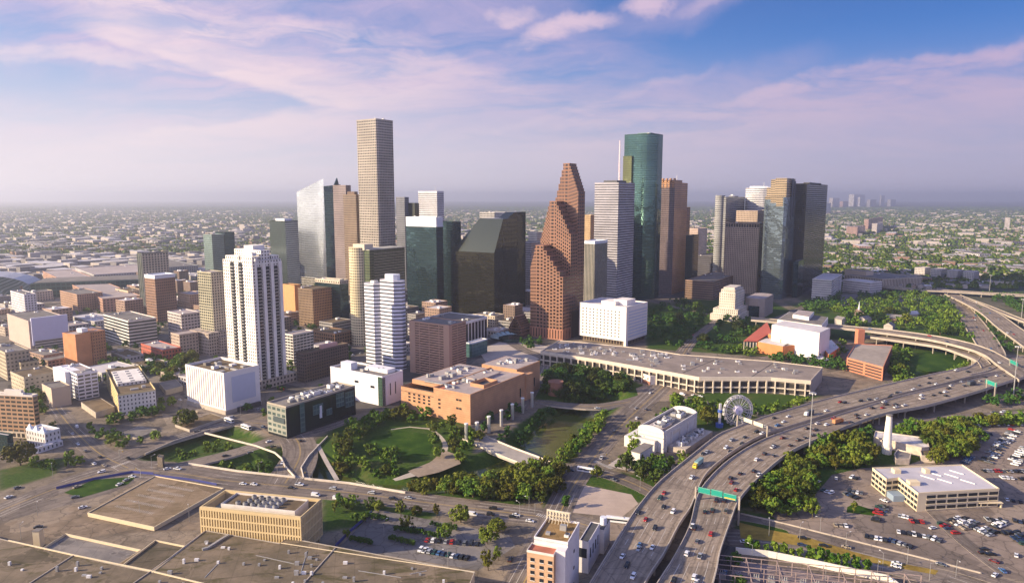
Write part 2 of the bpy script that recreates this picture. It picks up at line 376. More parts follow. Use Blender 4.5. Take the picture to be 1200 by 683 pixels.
def roadmat(name,lo,hi,lane=True):
    def b(nt,bs):
        uv=nt.new('ShaderNodeUVMap').outputs[0]; s=nt.new('ShaderNodeSeparateXYZ',{0:uv}); g=nt.new('ShaderNodeNewGeometry').outputs['Position']
        st=nt.xyz(nt.m('MULTIPLY',s.outputs[0],1.6),nt.m('MULTIPLY',s.outputs[1],.02),0.0)
        n1=nt.noise(st,2.2,5.0,.65).outputs[0]; n2=nt.noise(g,.09,6.0,.65).outputs[0]
        c=nt.mix(nt.ramp(nt.m('ADD',nt.m('MULTIPLY',n1,.6),nt.m('MULTIPLY',n2,.4)),.36,.64),(*lo,1),(*hi,1))
        # wheel paths and oil line worn into each lane
        w=nt.m('ABSOLUTE',nt.m('SUBTRACT',nt.m('FRACT',s.outputs[0]),.5))
        c=nt.mix(nt.m('MULTIPLY',nt.ramp(w,.16,.03),.38 if lane else 0.0),c,(*[x*.45 for x in lo],1))
        # slab joints across
        j=nt.m('LESS_THAN',nt.m('FRACT',nt.m('MULTIPLY',s.outputs[1],1/18.0)),.025)
        c=nt.mix(nt.m('MULTIPLY',j,.35 if lane else 0.12),c,(.05,.045,.04,1))
        nt.put(bs.inputs['Base Color'],patches(nt,g,c,.22,.05,.35))
    return mat(name,rough=.9,build=b,spec=.2)
RM_F=roadmat('freeway_concrete',(.20,.157,.118),(.33,.265,.20))
RM_S=roadmat('street_asphalt',(.13,.108,.088),(.235,.19,.155))
RM_D=roadmat('dark_asphalt',(.065,.062,.06),(.12,.11,.10))
PAINT=mat('road_paint',(.50,.46,.40),.7,var=.3,vs=.4); YPAINT=mat('yellow_road_paint',(.40,.27,.08),.7)
CONC=mat('concrete_barrier',(.42,.36,.29),.85,var=.15,vs=.2); CONCW=mat('pale_concrete',(.62,.54,.43),.85,var=.12,vs=.3)
PIER=mat('pier_concrete',(.36,.31,.25),.9,var=.15,vs=.3)
def spline(pts,step):
    # Catmull-Rom through tuples of floats
    pts=[np.array(p,float) for p in pts]; n=len(pts); out=[]
    for i in range(n-1):
        p0=pts[i-1] if i>0 else 2*pts[0]-pts[1]; p3=pts[i+2] if i+2<n else 2*pts[-1]-pts[-2]
        p1,p2=pts[i],pts[i+1]; L=float(np.hypot(*(p2-p1)[:2])); k=max(1,int(L/step))
        for j in range(k):
            u=j/k; out.append(.5*((2*p1)+(-p0+p2)*u+(2*p0-5*p1+4*p2-p3)*u*u+(-p0+3*p1-3*p2+p3)*u**3))
    out.append(pts[-1]); return out
ROADS={}
def strip(name,rows,m,lanes,thick=0.0,parent=None,skirt=True):
    """rows: (lx,ly,rx,ry,z)"""
    mb=MB(); v=0.0
    for a,b in zip(rows[:-1],rows[1:]):
        dv=math.hypot(b[0]-a[0],b[1]-a[1])
        q=[(a[0],a[1],a[4]),(a[2],a[3],a[4]),(b[2],b[3],b[4]),(b[0],b[1],b[4])]
        mb.poly(q,[(0,v),(lanes,v),(lanes,v+dv),(0,v+dv)])
        if thick:
            for (i,j) in ((1,2),(3,0)):
                p,r=q[i],q[j]; mb.poly([(p[0],p[1],p[2]-thick),(r[0],r[1],r[2]-thick),r,p],[(0,0)]*4,1)
            mb.poly([(x,y,z-thick) for x,y,z in reversed(q)],[(0,0)]*4,1)
        v+=dv
    return mb.build(name,[m,CONC],parent)
def lane_marks(rows,lanes,parent,dz=.03,edge=True,dash=3.0,gap=9.0,double=None,w=.22,nm='lane_marking'):
    mb=MB(); 
    def at(row,f): return (row[0]+(row[2]-row[0])*f,row[1]+(row[3]-row[1])*f,row[4]+dz)
    def seg(a,b,f,w,mi=0):
        p=at(a,f); q=at(b,f); dx,dy=q[0]-p[0],q[1]-p[1]; L=math.hypot(dx,dy) or 1; nx_,ny_=-dy/L*w/2,dx/L*w/2
        mb.poly([(p[0]-nx_,p[1]-ny_,p[2]),(q[0]-nx_,q[1]-ny_,q[2]),(q[0]+nx_,q[1]+ny_,q[2]),(p[0]+nx_,p[1]+ny_,p[2])],None,mi)
        n=mb.f[-1]; a0=mb.v[n[0]];b0=mb.v[n[1]];c0=mb.v[n[2]]
        if (b0[0]-a0[0])*(c0[1]-a0[1])-(b0[1]-a0[1])*(c0[0]-a0[0])<0: mb.f[-1]=tuple(reversed(n))
    s=0.0
    for a,b in zip(rows[:-1],rows[1:]):
        L=math.hypot(b[0]-a[0],b[1]-a[1]); 
        if edge: seg(a,b,.45/ (lanes*3.6),w); seg(a,b,1-.45/(lanes*3.6),w)
        if (s%(dash+gap))<dash:
            for k in range(1,lanes):
                if double==k: continue
                seg(a,b,k/lanes,w)
        if double: seg(a,b,double/lanes-.012,w,1); seg(a,b,double/lanes+.012,w,1)
        s+=L
    return tag(mb.build(nm,[PAINT,YPAINT],parent),kind=None if parent else 'structure')
def wallrows(rows,f,h,w,name,m,parent,side=0,zoff=0.0):
    """wall along fraction f of the strip"""
    mb=MB()
    def at(row,o):
        dx,dy=row[2]-row[0],row[3]-row[1]; L=math.hypot(dx,dy) or 1
        return (row[0]+dx*f+dx/L*o,row[1]+dy*f+dy/L*o,row[4])
    for a,b in zip(rows[:-1],rows[1:]):
        p,q,r,s_=at(a,-w/2),at(a,w/2),at(b,w/2),at(b,-w/2)
        lo=lambda t_:(t_[0],t_[1],t_[2]+zoff); hi=lambda t_:(t_[0],t_[1],t_[2]+zoff+h)
        mb.poly([hi(p),hi(q),hi(r),hi(s_)]); mb.poly([lo(q),lo(r),hi(r),hi(q)]); mb.poly([lo(s_),lo(p),hi(p),hi(s_)])
    return mb.build(name,m,parent)
def edges(pairs,z,step=7.0):
    """pairs of photo pixels (lx,ly,rx,ry[,z]) seen at deck height"""
    pts=[]
    for p in pairs:
        zz=p[4] if len(p)>4 else z
        a=P(p[0],p[1],zz); b=P(p[2],p[3],zz); pts.append((a[0],a[1],b[0],b[1],zz))
    return [tuple(r) for r in spline(pts,step)]
def center(pts,step=8.0,z=0.0):
    """(px,py,width_m[,z]) centre line on the ground"""
    w=[]
    for p in pts:
        zz=p[3] if len(p)>3 else z; a=P(p[0],p[1],zz); w.append((a[0],a[1],p[2],zz))
    sp_=spline(w,step); rows=[]
    for i,s_ in enumerate(sp_):
        a=sp_[max(0,i-1)]; b=sp_[min(len(sp_)-1,i+1)]; dx,dy=b[0]-a[0],b[1]-a[1]; L=math.hypot(dx,dy) or 1
        nx_,ny_=-dy/L*s_[2]/2,dx/L*s_[2]/2
        rows.append((s_[0]+nx_,s_[1]+ny_,s_[0]-nx_,s_[1]-ny_,s_[3]))
    return rows
# elevated freeway decks
INNER=edges([(640,770,704,790),(692,683,756,683),(731,620,779,647),(745,598,796,614),(766,572,810,593),(782,557,823,562),(808,536,839,544),(840,511,868,523),(860,502,898,508),(892,490,943,494),(925,480,978,483),(960,470,1010,475),(1013,457,1050,463),(1065,445,1096,452),(1105,436,1144,440),(1150,427,1190,432.5),(1200,418,1250,424),(1290,400,1350,404)],9.0)
OUTER=edges([(700,800,790,830),(771,683,836,683),(790,653,844,646),(808,617,856,611),(818,580,867,584),(836,556,889,560),(859,536,913,539),(889,518,934,525),(919,506,966,511),(954,495,1000,496.5),(1012,477.5,1039,484),(1052,465.5,1086,475),(1098,454.5,1144,459),(1148,443,1200,442),(1200,430,1270,428)],9.0)
def freeway(name,rows,lanes,pier_step=34,gz=0.0,skip=0):
    root=link(name,None); tag(root,kind='structure')
    strip('deck',rows,RM_F,lanes,1.7,root); lane_marks(rows,lanes,root)
    for f in (0.0,1.0): wallrows(rows,f,1.0,.45,'parapet',CONC,root)
    s=0.0; last=-20
    for a,b in zip(rows[:-1],rows[1:]):
        s+=math.hypot(b[0]-a[0],b[1]-a[1])
        if s-last>pier_step and a[4]>4 and 250<a[1]<1600:
            last=s; mb=MB(); dx,dy=a[2]-a[0],a[3]-a[1]; wd=math.hypot(dx,dy); k=2 if wd<16 else 4
            mb.beam((a[0]+dx*.06,a[1]+dy*.06,a[4]-2.4),(a[0]+dx*.94,a[1]+dy*.94,a[4]-2.4),1.3,1.3)
            for j in range(k):
                f=.12+.76*j/(k-1); x,y=a[0]+dx*f,a[1]+dy*f; mb.cyl(x,y,hz(x,y)-1,a[4]-2.9,.65,n=10,cap=False)
            mb.build('pier',PIER,root)
    ROADS[name]=(rows,lanes); return root
freeway('elevated_freeway',INNER,5); freeway('elevated_freeway',OUTER,5); ROADS['inner']=(INNER,5); ROADS['outer']=(OUTER,5)
R1=edges([(880,372,880,375),(985,381.5,983,384.5),(1040,386.5,1040,391),(1090,393,1088,398),(1125,399.5,1122,405.5),(1158,408.5,1153,415),(1181,418,1168,424),(1205,430,1195,440)],14.0)
R1=[(a,b,c,d,14.0-5.0*min(1,max(0,(i-len(R1)*.72)/(len(R1)*.28)))) for i,(a,b,c,d,e) in enumerate(R1)]
freeway('ramp_bridge',R1,2,30); ROADS['ramp1']=(R1,2)
R2=edges([(1020,391,1020,395),(1060,396,1059,400.5),(1104,401.5,1101,407),(1133,410,1128,416),(1152,418.5,1144,423),(1161,427,1150,431)],9.5)
freeway('ramp_bridge',R2,1,30); ROADS['ramp2']=(R2,1)
NORTH=center([(1112,346,26,0.3),(1121,356,28,0.3),(1132,368,28,0.3),(1146,386,27,1.5),(1157,402,25,5),(1164,418,22,8.6),(1150,431,18,9.02),(1128,437.5,14,9.02)])
freeway('northbound_freeway',NORTH,5,40); ROADS['north']=(NORTH,5)
EASTR=center([(1100,337,22,.3),(1118,346,24,2),(1140,356,24,6),(1160,367,24,9),(1182,384,26,9),(1205,400,26,9),(1240,425,26,9)])
freeway('east_freeway',EASTR,5,40); ROADS['east']=(EASTR,5)
EAST2=center([(1125,347,9,1),(1160,360,9,7),(1200,376,9,9),(1260,395,9,9)]); freeway('ramp_bridge',EAST2,1,40)
X59=center([(940,319,20,6),(1000,330,20,7),(1060,338,20,7),(1110,341,20,7),(1200,346,20,7),(1330,352,20,7)],14); freeway('cross_freeway',X59,5,50)
# ground level streets
n_st=0
def street(name,pts,lanes,m=None,z=.05,thick=1.3,marks=True,double=None):
    global n_st; n_st+=1
    rows=center(pts,8.0,z+.008*(n_st%9)); strip(name,rows,m or RM_S,lanes,thick)
    tag(bpy.data.objects[-1] if False else COL.objects[-1],kind='structure')
    if marks: lane_marks(rows,lanes,None,.012,False,3,6,double,.25)
    ROADS[name+str(n_st)]=(rows,lanes); return rows
FRANK=street('street',[(-60,625,20),(20,590,20),(80,567,24),(140,551,30),(200,553,32),(260,562,30),(330,569,27),(420,578,24),(520,591,23),(610,602,22),(670,610,18),(700,620,16)],6,double=3)
street('street',[(0,606,14),(60,590,16),(120,575,14),(150,562,14)],3,marks=False)
street('street',[(150,548,24),(118,532,17),(95,512,15),(78,494,14),(60,470,14),(40,440,13),(10,405,12)],4,double=2)
street('street',[(135,540,18),(180,521,17),(222,508,17),(262,497,17),(320,478,15),(345,463,14)],4)
street('street',[(186,551,14),(235,540,14),(285,527,14),(330,512,15),(390,490,13)],3)
THROAT=street('street',[(334,566,26),(345,548,27),(352,530,24),(345,512,24),(318,498,20),(270,492,18),(225,478,16),(190,458,15),(160,440,14)],4,double=2)
street('street',[(330,512,20),(385,500,14),(420,488,12),(470,478,12)],3)
street('street',[(590,720,17),(617,668,17),(636,632,17),(652,602,17),(668,570,17),(690,540,17),(716,508,19),(742,482,21),(765,461,22),(780,446,20),(792,425,18),(812,398,15),(840,376,14),(870,350,14)],5,double=3)
street('street',[(640,543,14),(672,549,15),(704,553,15),(742,566,14),(775,583,12)],4,double=2)
street('street',[(628,470,12),(660,474,14),(700,476,15),(735,471,16),(760,464,16)],4,double=2)
street('street',[(770,462,14),(820,471,14),(860,478,12),(905,490,10)],3)
street('street',[(590,395,14),(612,409,15),(640,422,13),(628,450,12),(610,480,11)],3)
street('street',[(860,604,9),(905,612,9),(960,628,9),(1010,641,9),(1060,652,9),(1130,668,9),(1200,690,9)],2,marks=False)
street('street',[(850,628,17),(890,630,17),(940,637,17),(990,648,18),(1050,663,19),(1110,680,20),(1180,705,20)],4)
street('street',[(840,700,9),(848,660,9),(858,640,9)],2,RM_D)
street('street',[(1090,595,7),(1120,625,8),(1150,650,8),(1180,672,8)],2,marks=False)
street('street',[(1005,505,9),(1060,496,9),(1120,488,9),(1200,483,9),(1300,478,9)],2)
street('street',[(968,400,10),(990,410,10),(1050,450,10),(1075,470,9)],2)
street('street',[(893,420,12),(920,415,12),(985,400,12)],3)
street('street',[(760,352,12),(830,368,12),(900,375,12),(960,352,12),(1010,344,12)],3)
# bridge with the lit pillars, over the bayou
BR=center([(553,512,17),(590,528,17),(624,541,17),(648,552,17)],6.0,.1); strip('foot_bridge',BR,mat('bridge_paving',(.34,.30,.25),.85,var=.15,vs=.2),4,1.6)
brid=COL.objects[-1]; tag(brid,kind='structure')
for f in (0.0,1.0): wallrows(BR,f,1.1,.4,'parapet',CONCW,brid)
for k in (3,7):
    r0=BR[min(k*len(BR)//10,len(BR)-1)]
    for f in (.15,.85):
        x,y=r0[0]+(r0[2]-r0[0])*f,r0[1]+(r0[3]-r0[1])*f; MB().cyl(x,y,-9,-1.5,1.0,n=10).build('pier',PIER,brid)
# parapet walls and kerbs along the streets beside the bayou
def pwall(pix,label,h=1.2,w=.5,m=None,z=0.0,name='parapet_wall',cat='wall',group=None):
    rows=[(p[0],p[1],p[0],p[1]+.001,z) for p in [P(a,b,z) for a,b in pix]]
    mb=MB()
    for a,b in zip(pix[:-1],pix[1:]):
        A=P(a[0],a[1],z);B=P(b[0],b[1],z); mb.beam((*A,z+h/2),(*B,z+h/2),w,h)
    return tag(mb.build(name,m or CONCW),label,cat,group)
pwall([(221,544),(280,553),(346,560)],'pale concrete bridge parapet on the far side of the avenue left of the curving junction',1.3,.6)
pwall([(357,561.5),(410,567),(475,578)],'long pale parapet between the avenue and the bayou bank below the round lawn',1.3,.6)
pwall([(346,560),(334,547),(330,538),(322,531),(300,523),(240,508)],'curved white kerb wall on the left side of the curving junction',1.2,.6)
pwall([(356,561),(353,549),(362,535),(384,512)],'pale parapet wall on the right side of the curving junction beside the park',1.3,.6)
pwall([(170,533),(205,517),(246,504)],'dark grey parapet of the road bridge over the sunken lawn',1.2,.6,CONC)
pwall([(545,514),(600,539),(640,554)],'pale near-side kerb wall at the foot of the footbridge',.7,.4)
pwall([(862,648),(900,652),(950,662),(1000,673),(1040,681),(1052,690)],'long white retaining wall below the ramp, in front of the power substation',3.2,.8,mat('white_wall',(.78,.72,.6),.8,var=.08,vs=.2))
pwall([(868,602),(920,614),(1000,634),(1080,654),(1150,672)],'low concrete barrier along the frontage road beside the car park',.8,.4,CONC)
# parking aprons, plazas, lots (sheets a few mm apart, laid over the ground)
LOTM=lotmat('car_park_asphalt',(.235,.185,.145)); LOTG=lotmat('grey_car_park_asphalt',(.17,.155,.145),.15,.2)
LOTB=lotmat('worn_lot_concrete',(.225,.17,.115),.3,.35,.04); SAND=mat('sandy_lot',(.42,.33,.26),.95,var=.12,vs=.12)
PLZ=mat('plaza_paving',(.42,.36,.30),.9,var=.15,vs=.2)
LOTS=[('car_park',[(940,640),(905,604),(950,585),(975,556),(1010,548),(1055,548),(1200,600),(1200,680),(1130,668),(1060,652)],LOTM),
 ('car_park',[(1055,548),(1150,512),(1130,502),(1090,505),(1090,497),(1300,492),(1300,640),(1200,606),(1172,570)],LOTM),
 ('car_park',[(398,641),(440,596),(470,602),(596,626),(604,640),(560,668)],LOTG),
 ('worn_lot',[(-60,650),(-60,630),(95,590),(105,597),(180,556),(268,569),(235,590),(242,620),(130,625),(45,640),(10,634)],LOTB),
 ('dirt_lot',[(668,600),(685,568),(740,579),(748,590),(728,606)],SAND),
 ('plaza',[(300,497),(330,489),(360,505),(340,515),(310,508)],LOTB),
 ('plaza',[(712,545),(745,522),(790,545),(800,548),(775,563)],PLZ),
 ('plaza',[(700,615),(740,604),(752,625),(715,650),(690,640)],LOTM),
 ('plaza',[(560,410),(600,395),(650,408),(625,425),(600,430),(570,425)],PLZ),
 ('plaza',[(770,445),(820,462),(780,470),(750,470),(745,455)],LOTB),
 ('plaza',[(985,345),(1075,345),(1085,352),(985,358)],LOTG),
 ('plaza',[(950,440),(1010,430),(1060,440),(1010,455),(960,458)],LOTB),
 ('substation_yard',[(858,655),(940,668),(1035,690),(1035,740),(850,740)],mat('gravel_yard',(.20,.16,.15),.95,var=.3,vs=.4)),
 ('lawn',[(436,530),(426,521),(438,511),(452,510),(466,504),(484,506),(502,509),(508,519),(503,532),(488,541),(470,538),(462,545),(447,543)],None),
 ('lawn',[(75,577),(110,562),(160,558),(150,567),(95,583)],None),
 ('lawn',[(1072,430),(1064,419),(1085,412),(1120,414),(1132,424),(1110,434),(1085,436)],None),
 ('dry_grass',[(866,612),(905,621),(945,629),(1000,646),(1040,657),(1100,668),(1096,673),(1030,661),(960,643),(905,634),(868,630)],mat('dry_grass',(.26,.18,.04),.95,var=.4,vs=.15)),
 ('lawn',[(993,594),(1000,590),(1026,598),(1024,604),(992,600)],None)]
def lm_(nt,bs):
    g=nt.new('ShaderNodeNewGeometry').outputs['Position']; n=nt.noise(g,.07,6.0,.65).outputs[0]; n2=nt.noise(g,.5,4.0,.6).outputs[0]
    c=nt.mix(nt.ramp(n,.35,.65),(.014,.045,.002,1),(.034,.078,.004,1)); c=nt.mix(nt.m('MULTIPLY',nt.ramp(nt.m('ADD',nt.m('MULTIPLY',n,.6),nt.m('MULTIPLY',n2,.4)),.54,.68),.6),c,(.11,.10,.03,1)); nt.put(bs.inputs['Base Color'],c)
LAWN=mat('mown_lawn',rough=.95,build=lm_)
for i,(n,pg,m) in enumerate(LOTS): sheet(n,pp(pg,.03),.02+.006*i if n!='lawn' else (.03+.006*i),m or LAWN)
street('path',[(385,568,2.4),(420,575,2.4),(470,583,2.4),(530,584,2.4),(575,576,2.4),(625,556,2.4),(668,523,2.4),(705,492,2.4)],1,mat('mud_path',(.22,.17,.11),.95,var=.25,vs=.3),-4.0,.1,False)
for i,(a,b,nm_) in enumerate((((695,541),(716,550),'crossing'),((628,604),(650,610),'crossing'),((335,558),(362,562),'crossing'),((150,540),(128,548),'crossing'))):
    A=P(*a);B=P(*b); L=math.hypot(B[0]-A[0],B[1]-A[1]); ux,uy=(B[0]-A[0])/L,(B[1]-A[1])/L; mb=MB()
    for k in range(int(L/1.3)): x,y=A[0]+ux*k*1.3,A[1]+uy*k*1.3; q_=[(x,y),(x+ux*.6,y+uy*.6),(x+ux*.6-uy*3.4,y+uy*.6+ux*3.4),(x-uy*3.4,y+ux*3.4)]; mb.poly([(*p,.16) for p in q_])
    tag(mb.build('zebra_marking',PAINT),kind='structure')
# gravel path round the lawn, terraces
street('path',[(395,562,3),(385,545,3),(378,532,3),(372,520,3)],1,PLZ,.02,.1,False)
PTH=mat('gravel_path',(.42,.36,.28),.9,var=.15,vs=.4)
street('path',[(458,503,1.6),(480,500,1.8),(502,502,2.2),(516,511,2.6),(522,524,4),(514,538,6),(500,548,8),(482,556,7),(462,562,4)],1,PTH,.03,.1,False)
sheet('terrace',pp([(478,552),(505,541),(520,527),(536,533),(540,543),(515,553),(490,559)]),.09,mat('terrace_sand',(.27,.21,.15),.95,var=.2,vs=.3))
# city blocks: raised pavements between the streets, downtown and the east side
A33=R(33.5); rv=(math.sin(A33),math.cos(A33)); lv=(-math.cos(A33),math.sin(A33))
O0=P(262,492,0)
CITY=[pp(l) for l in ([(-260,480),(-120,430),(60,470),(150,470),(240,500),(320,480),(480,480),(560,420),(640,405),(760,350),(950,345),(960,320),(700,300),(300,296),(60,297),(-400,318)],)][0]
blk=MB(); BLOCKS=[]
for i in range(-14,26):
    for j in range(-16,22):
        ox=O0[0]+rv[0]*100*i+lv[0]*100*j; oy=O0[1]+rv[1]*100*i+lv[1]*100*j
        fp=[(ox+rv[0]*a+lv[0]*b,oy+rv[1]*a+lv[1]*b) for a,b in ((0,0),(82,0),(82,82),(0,82))]
        if all(inpoly(x,y,CITY) for x,y in fp) : blk.prism(fp,-.1,.15,None,None); BLOCKS.append((ox,oy))
tag(blk.build('pavement',lotmat('pavement_concrete',(.19,.16,.13))),kind='structure')
# asphalt between the blocks
sheet('streets',CITY,.012,lotmat('downtown_asphalt',(.085,.078,.07)))
# ---------------- building helpers ----------------
OCC=[]
class Fr:
    """a building's own frame: origin at its nearest corner, x along the right-hand face, y along the left-hand face"""
    def __init__(s,name,label,cat,xl,xc,xr,yt,yb,ang=33.5,group=None,depthW=None,depthL=None):
        a=R(ang); Y=P(xc,yb,0)[1]; x,y,z=PY(xc,yt,Y); s.h=z; s.a=a
        s.r=(math.sin(a),math.cos(a)); s.l=(-math.cos(a),math.sin(a)); s.o=(x,y)
        def ln(d,px):
            # distance along d so that the roof point projects at px
            k=(px-CX)/F; dz=z-CAMH
            # (x+t dx) = k*((y+t dy)ct - dz st)
            return (k*(y*ct-dz*st)-x)/(d[0]-k*d[1]*ct)
        s.W=max(4,ln(s.r,xr)) if depthW is None else depthW; s.L=max(4,ln(s.l,xl)) if depthL is None else depthL
        s.root=thing(name,label,cat,(x,y,0),math.pi/2-a,group)
        OCC.append([(x+s.r[0]*u*s.W+s.l[0]*v*s.L,y+s.r[1]*u*s.W+s.l[1]*v*s.L) for u,v in ((-.05,-.05),(1.05,-.05),(1.05,1.05),(-.05,1.05))])
    def loc(s,px,py,z):
        p=P(px,py,z); dx,dy=p[0]-s.o[0],p[1]-s.o[1]; return (dx*s.r[0]+dy*s.r[1],dx*s.l[0]+dy*s.l[1])
    def zat(s,px,py,lx,ly):
        Y=s.o[1]+s.r[1]*lx+s.l[1]*ly; return PY(px,py,Y)[2]
    def rect(s,m=0.0,x0=0,y0=0,x1=None,y1=None):
        x1=s.W if x1 is None else x1; y1=s.L if y1 is None else y1
        return [(x0+m,y0+m),(x1-m,y0+m),(x1-m,y1-m),(x0+m,y1-m)]
ROOF_G=mat('grey_roof',(.19,.17,.15),.9,var=.28,vs=.12); ROOF_W=mat('white_roof',(.55,.51,.49),.8,var=.15,vs=.12)
ROOF_B=mat('brown_gravel_roof',(.15,.11,.065),.95,var=.35,vs=.15); ROOF_P=mat('pale_membrane_roof',(.37,.31,.28),.85,var=.16,vs=.15)
ROOF_D=mat('dark_roof',(.07,.07,.07),.9,var=.3,vs=.1)
ROOF_R=mat('rust_roof',(.36,.13,.08),.9,var=.3,vs=.1)
UNIT=mat('rooftop_metal',(.36,.35,.33),.5,.3,var=.15,vs=.5); UNITW=mat('white_metal_unit',(.68,.66,.62),.6,var=.1,vs=.5); DARKM=mat('dark_metal',(.05,.05,.055),.5)
def ring(mb,fp,z0,z1,t=.5,mi=0):
    """parapet ring standing on a convex/any ccw footprint"""
    n=len(fp); inn=grow(fp,-t)
    for i in range(n):
        a,b=fp[i],fp[(i+1)%n]; c,d=inn[(i+1)%n],inn[i]
        mb.poly([(a[0],a[1],z0),(b[0],b[1],z0),(b[0],b[1],z1),(a[0],a[1],z1)],[(0,0)]*4,mi)
        mb.poly([(c[0],c[1],z0),(d[0],d[1],z0),(d[0],d[1],z1),(c[0],c[1],z1)],[(0,0)]*4,mi)
        mb.poly([(a[0],a[1],z1),(b[0],b[1],z1),(c[0],c[1],z1),(d[0],d[1],z1)],[(0,0)]*4,mi)
_um={}
def unit(root,x,y,z,w,d,h,kind=0,m=None,name='rooftop_unit'):
    m=m or (UNIT,UNITW,ROOF_G)[kind%3]; k=(round(w),round(d),round(h*2),kind%2,m.name)
    if k not in _um:
        mb=MB().box(-k[0]/2,-k[1]/2,0,k[0]/2,k[1]/2,k[2]/2,None,None,False)
        if kind%2 and k[0]>2:
            for i in range(max(1,int(k[0]//3))): mb.cyl(-k[0]/2+1.5+i*3,0,k[2]/2,k[2]/2+.5,.9,n=10,mi=1)
        _um[k]=mb.mesh(name,[m,DARKM])
    return link(name,_um[k],root,(x,y,z))
def clutter(root,x0,y0,x1,y1,z,n,seed,big=1.0):
    rg=random.Random(seed); 
    for i in range(n):
        w=rg.choice((2,3,4,6))*big; d=rg.choice((2,3,4))*big
        if x1-x0<w+2 or y1-y0<d+2: continue
        unit(root,rg.uniform(x0+w/2+1,x1-w/2-1),rg.uniform(y0+d/2+1,y1-d/2-1),z,w,d,rg.choice((1.5,2,3)),rg.randint(0,1))
def tower(name,label,cat,xl,xc,xr,yt,yb,fm,ang=33.5,bay=3.2,fh=3.9,crown=None,crown_h=0,crown_m=None,pent=0,pent_m=None,roof=ROOF_G,
          podium=None,step=None,par=1.2,par_m=None,n=4,group=None,chamfer=0,fm2=None,W=None,L=None,seed=1,base_m=None,base_h=0):
    f=Fr(name,label,cat,xl,xc,xr,yt,yb,ang,group,W,L); h=f.h; top=h-crown_h-par
    fp=f.rect() if not chamfer else [(chamfer,0),(f.W-chamfer,0),(f.W,chamfer),(f.W,f.L-chamfer),(f.W-chamfer,f.L),(chamfer,f.L),(0,f.L-chamfer),(0,chamfer)]
    f.fp=fp; pm=par_m or crown_m or fm
    if base_h: MB().prism(grow(fp,.25),0,base_h,bay*2,base_h,True).build('base',base_m or fm,f.root)
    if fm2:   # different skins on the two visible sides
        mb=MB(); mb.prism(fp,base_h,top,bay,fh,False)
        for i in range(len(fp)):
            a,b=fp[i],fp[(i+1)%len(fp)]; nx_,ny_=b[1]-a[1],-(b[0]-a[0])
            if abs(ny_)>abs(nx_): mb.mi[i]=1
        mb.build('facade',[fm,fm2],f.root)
    else: MB().prism(fp,base_h,top,bay,fh,False).build('facade',fm,f.root)
    MB().prism(fp,top-.3,top,None,None).build('roof',roof,f.root).location.z=.31
    if crown_h: 
        mb=MB(); mb.prism(fp,top+.4,top+.4+crown_h,bay*1.5,crown_h,True); mb.build('crown',crown_m or fm,f.root); zt=top+.4+crown_h
    else: zt=top
    mb=MB(); ring(mb,grow(fp,.15),zt-.2,zt+par,.6); mb.build('parapet',pm,f.root)
    if pent:
        q=f.rect(0,f.W*.22,f.L*.22,f.W*.78,f.L*.78); MB().prism(q,zt,zt+pent,bay,fh).build('penthouse',pent_m or UNIT,f.root)
    clutter(f.root,f.W*.05,f.L*.05,f.W*.95,f.L*.2,zt+.02,max(1,n//2),seed); clutter(f.root,f.W*.05,f.L*.8,f.W*.95,f.L*.95,zt+.02,n-n//2,seed+5)
    if podium:
        e,ph,m_=podium; MB().prism(grow(fp,e),.1,ph,bay,fh).build('podium',m_,f.root)
    f.zt=zt
    return f
def poly_building(name,label,cat,pix,h,fm,roof=ROOF_G,bay=4,fh=3.8,par=1.0,par_m=None,group=None,z0=0.0,base=None):
    """roof outline as seen in the photograph, at the building's real height"""
    w=pp(pix,h); a=sum(w[i][0]*w[(i+1)%len(w)][1]-w[(i+1)%len(w)][0]*w[i][1] for i in range(len(w)))
    if a<0: w=w[::-1]
    cx=sum(p[0] for p in w)/len(w); cy=sum(p[1] for p in w)/len(w); q=[(x-cx,y-cy) for x,y in w]
    root=thing(name,label,cat,(cx,cy,0),0,group); OCC.append(w)
    MB().prism(q,z0,h-par,bay,fh,False).build('wall',fm,root)
    MB().prism(q,h-par-.3,h-par,None,None).build('roof',roof,root).location.z=.31
    mb=MB(); ring(mb,grow(q,.12),h-par-.2,h,.5); mb.build('parapet',par_m or fm,root)
    root['_c']=0; del root['_c']
    return root,q,(cx,cy)
# ---------------- downtown towers ----------------
T=tower
DG=(.012,.016,.018)
f_jpm=facade('grey_granite_grid',(.38,.33,.265),(.02,.022,.024),.62,.55,blinds=.3)
f_jpm2=facade('grey_granite_grid_shade',(.30,.28,.25),(.02,.022,.024),.62,.60)
# tall pale granite tower with a bevelled corner
f=T('skyscraper','tallest slender pale granite tower with a dark right side, left of centre','skyscraper',416.5,441.5,461.5,139,361,f_jpm,bay=3.8,fh=4.2,chamfer=2.5,n=4,roof=ROOF_D,seed=3)
for x,y in ((.25,.3),(.7,.6)): MB().cyl(f.W*x,f.L*y,f.zt,f.zt+6,.3,n=6).build('antenna',UNITW,f.root)
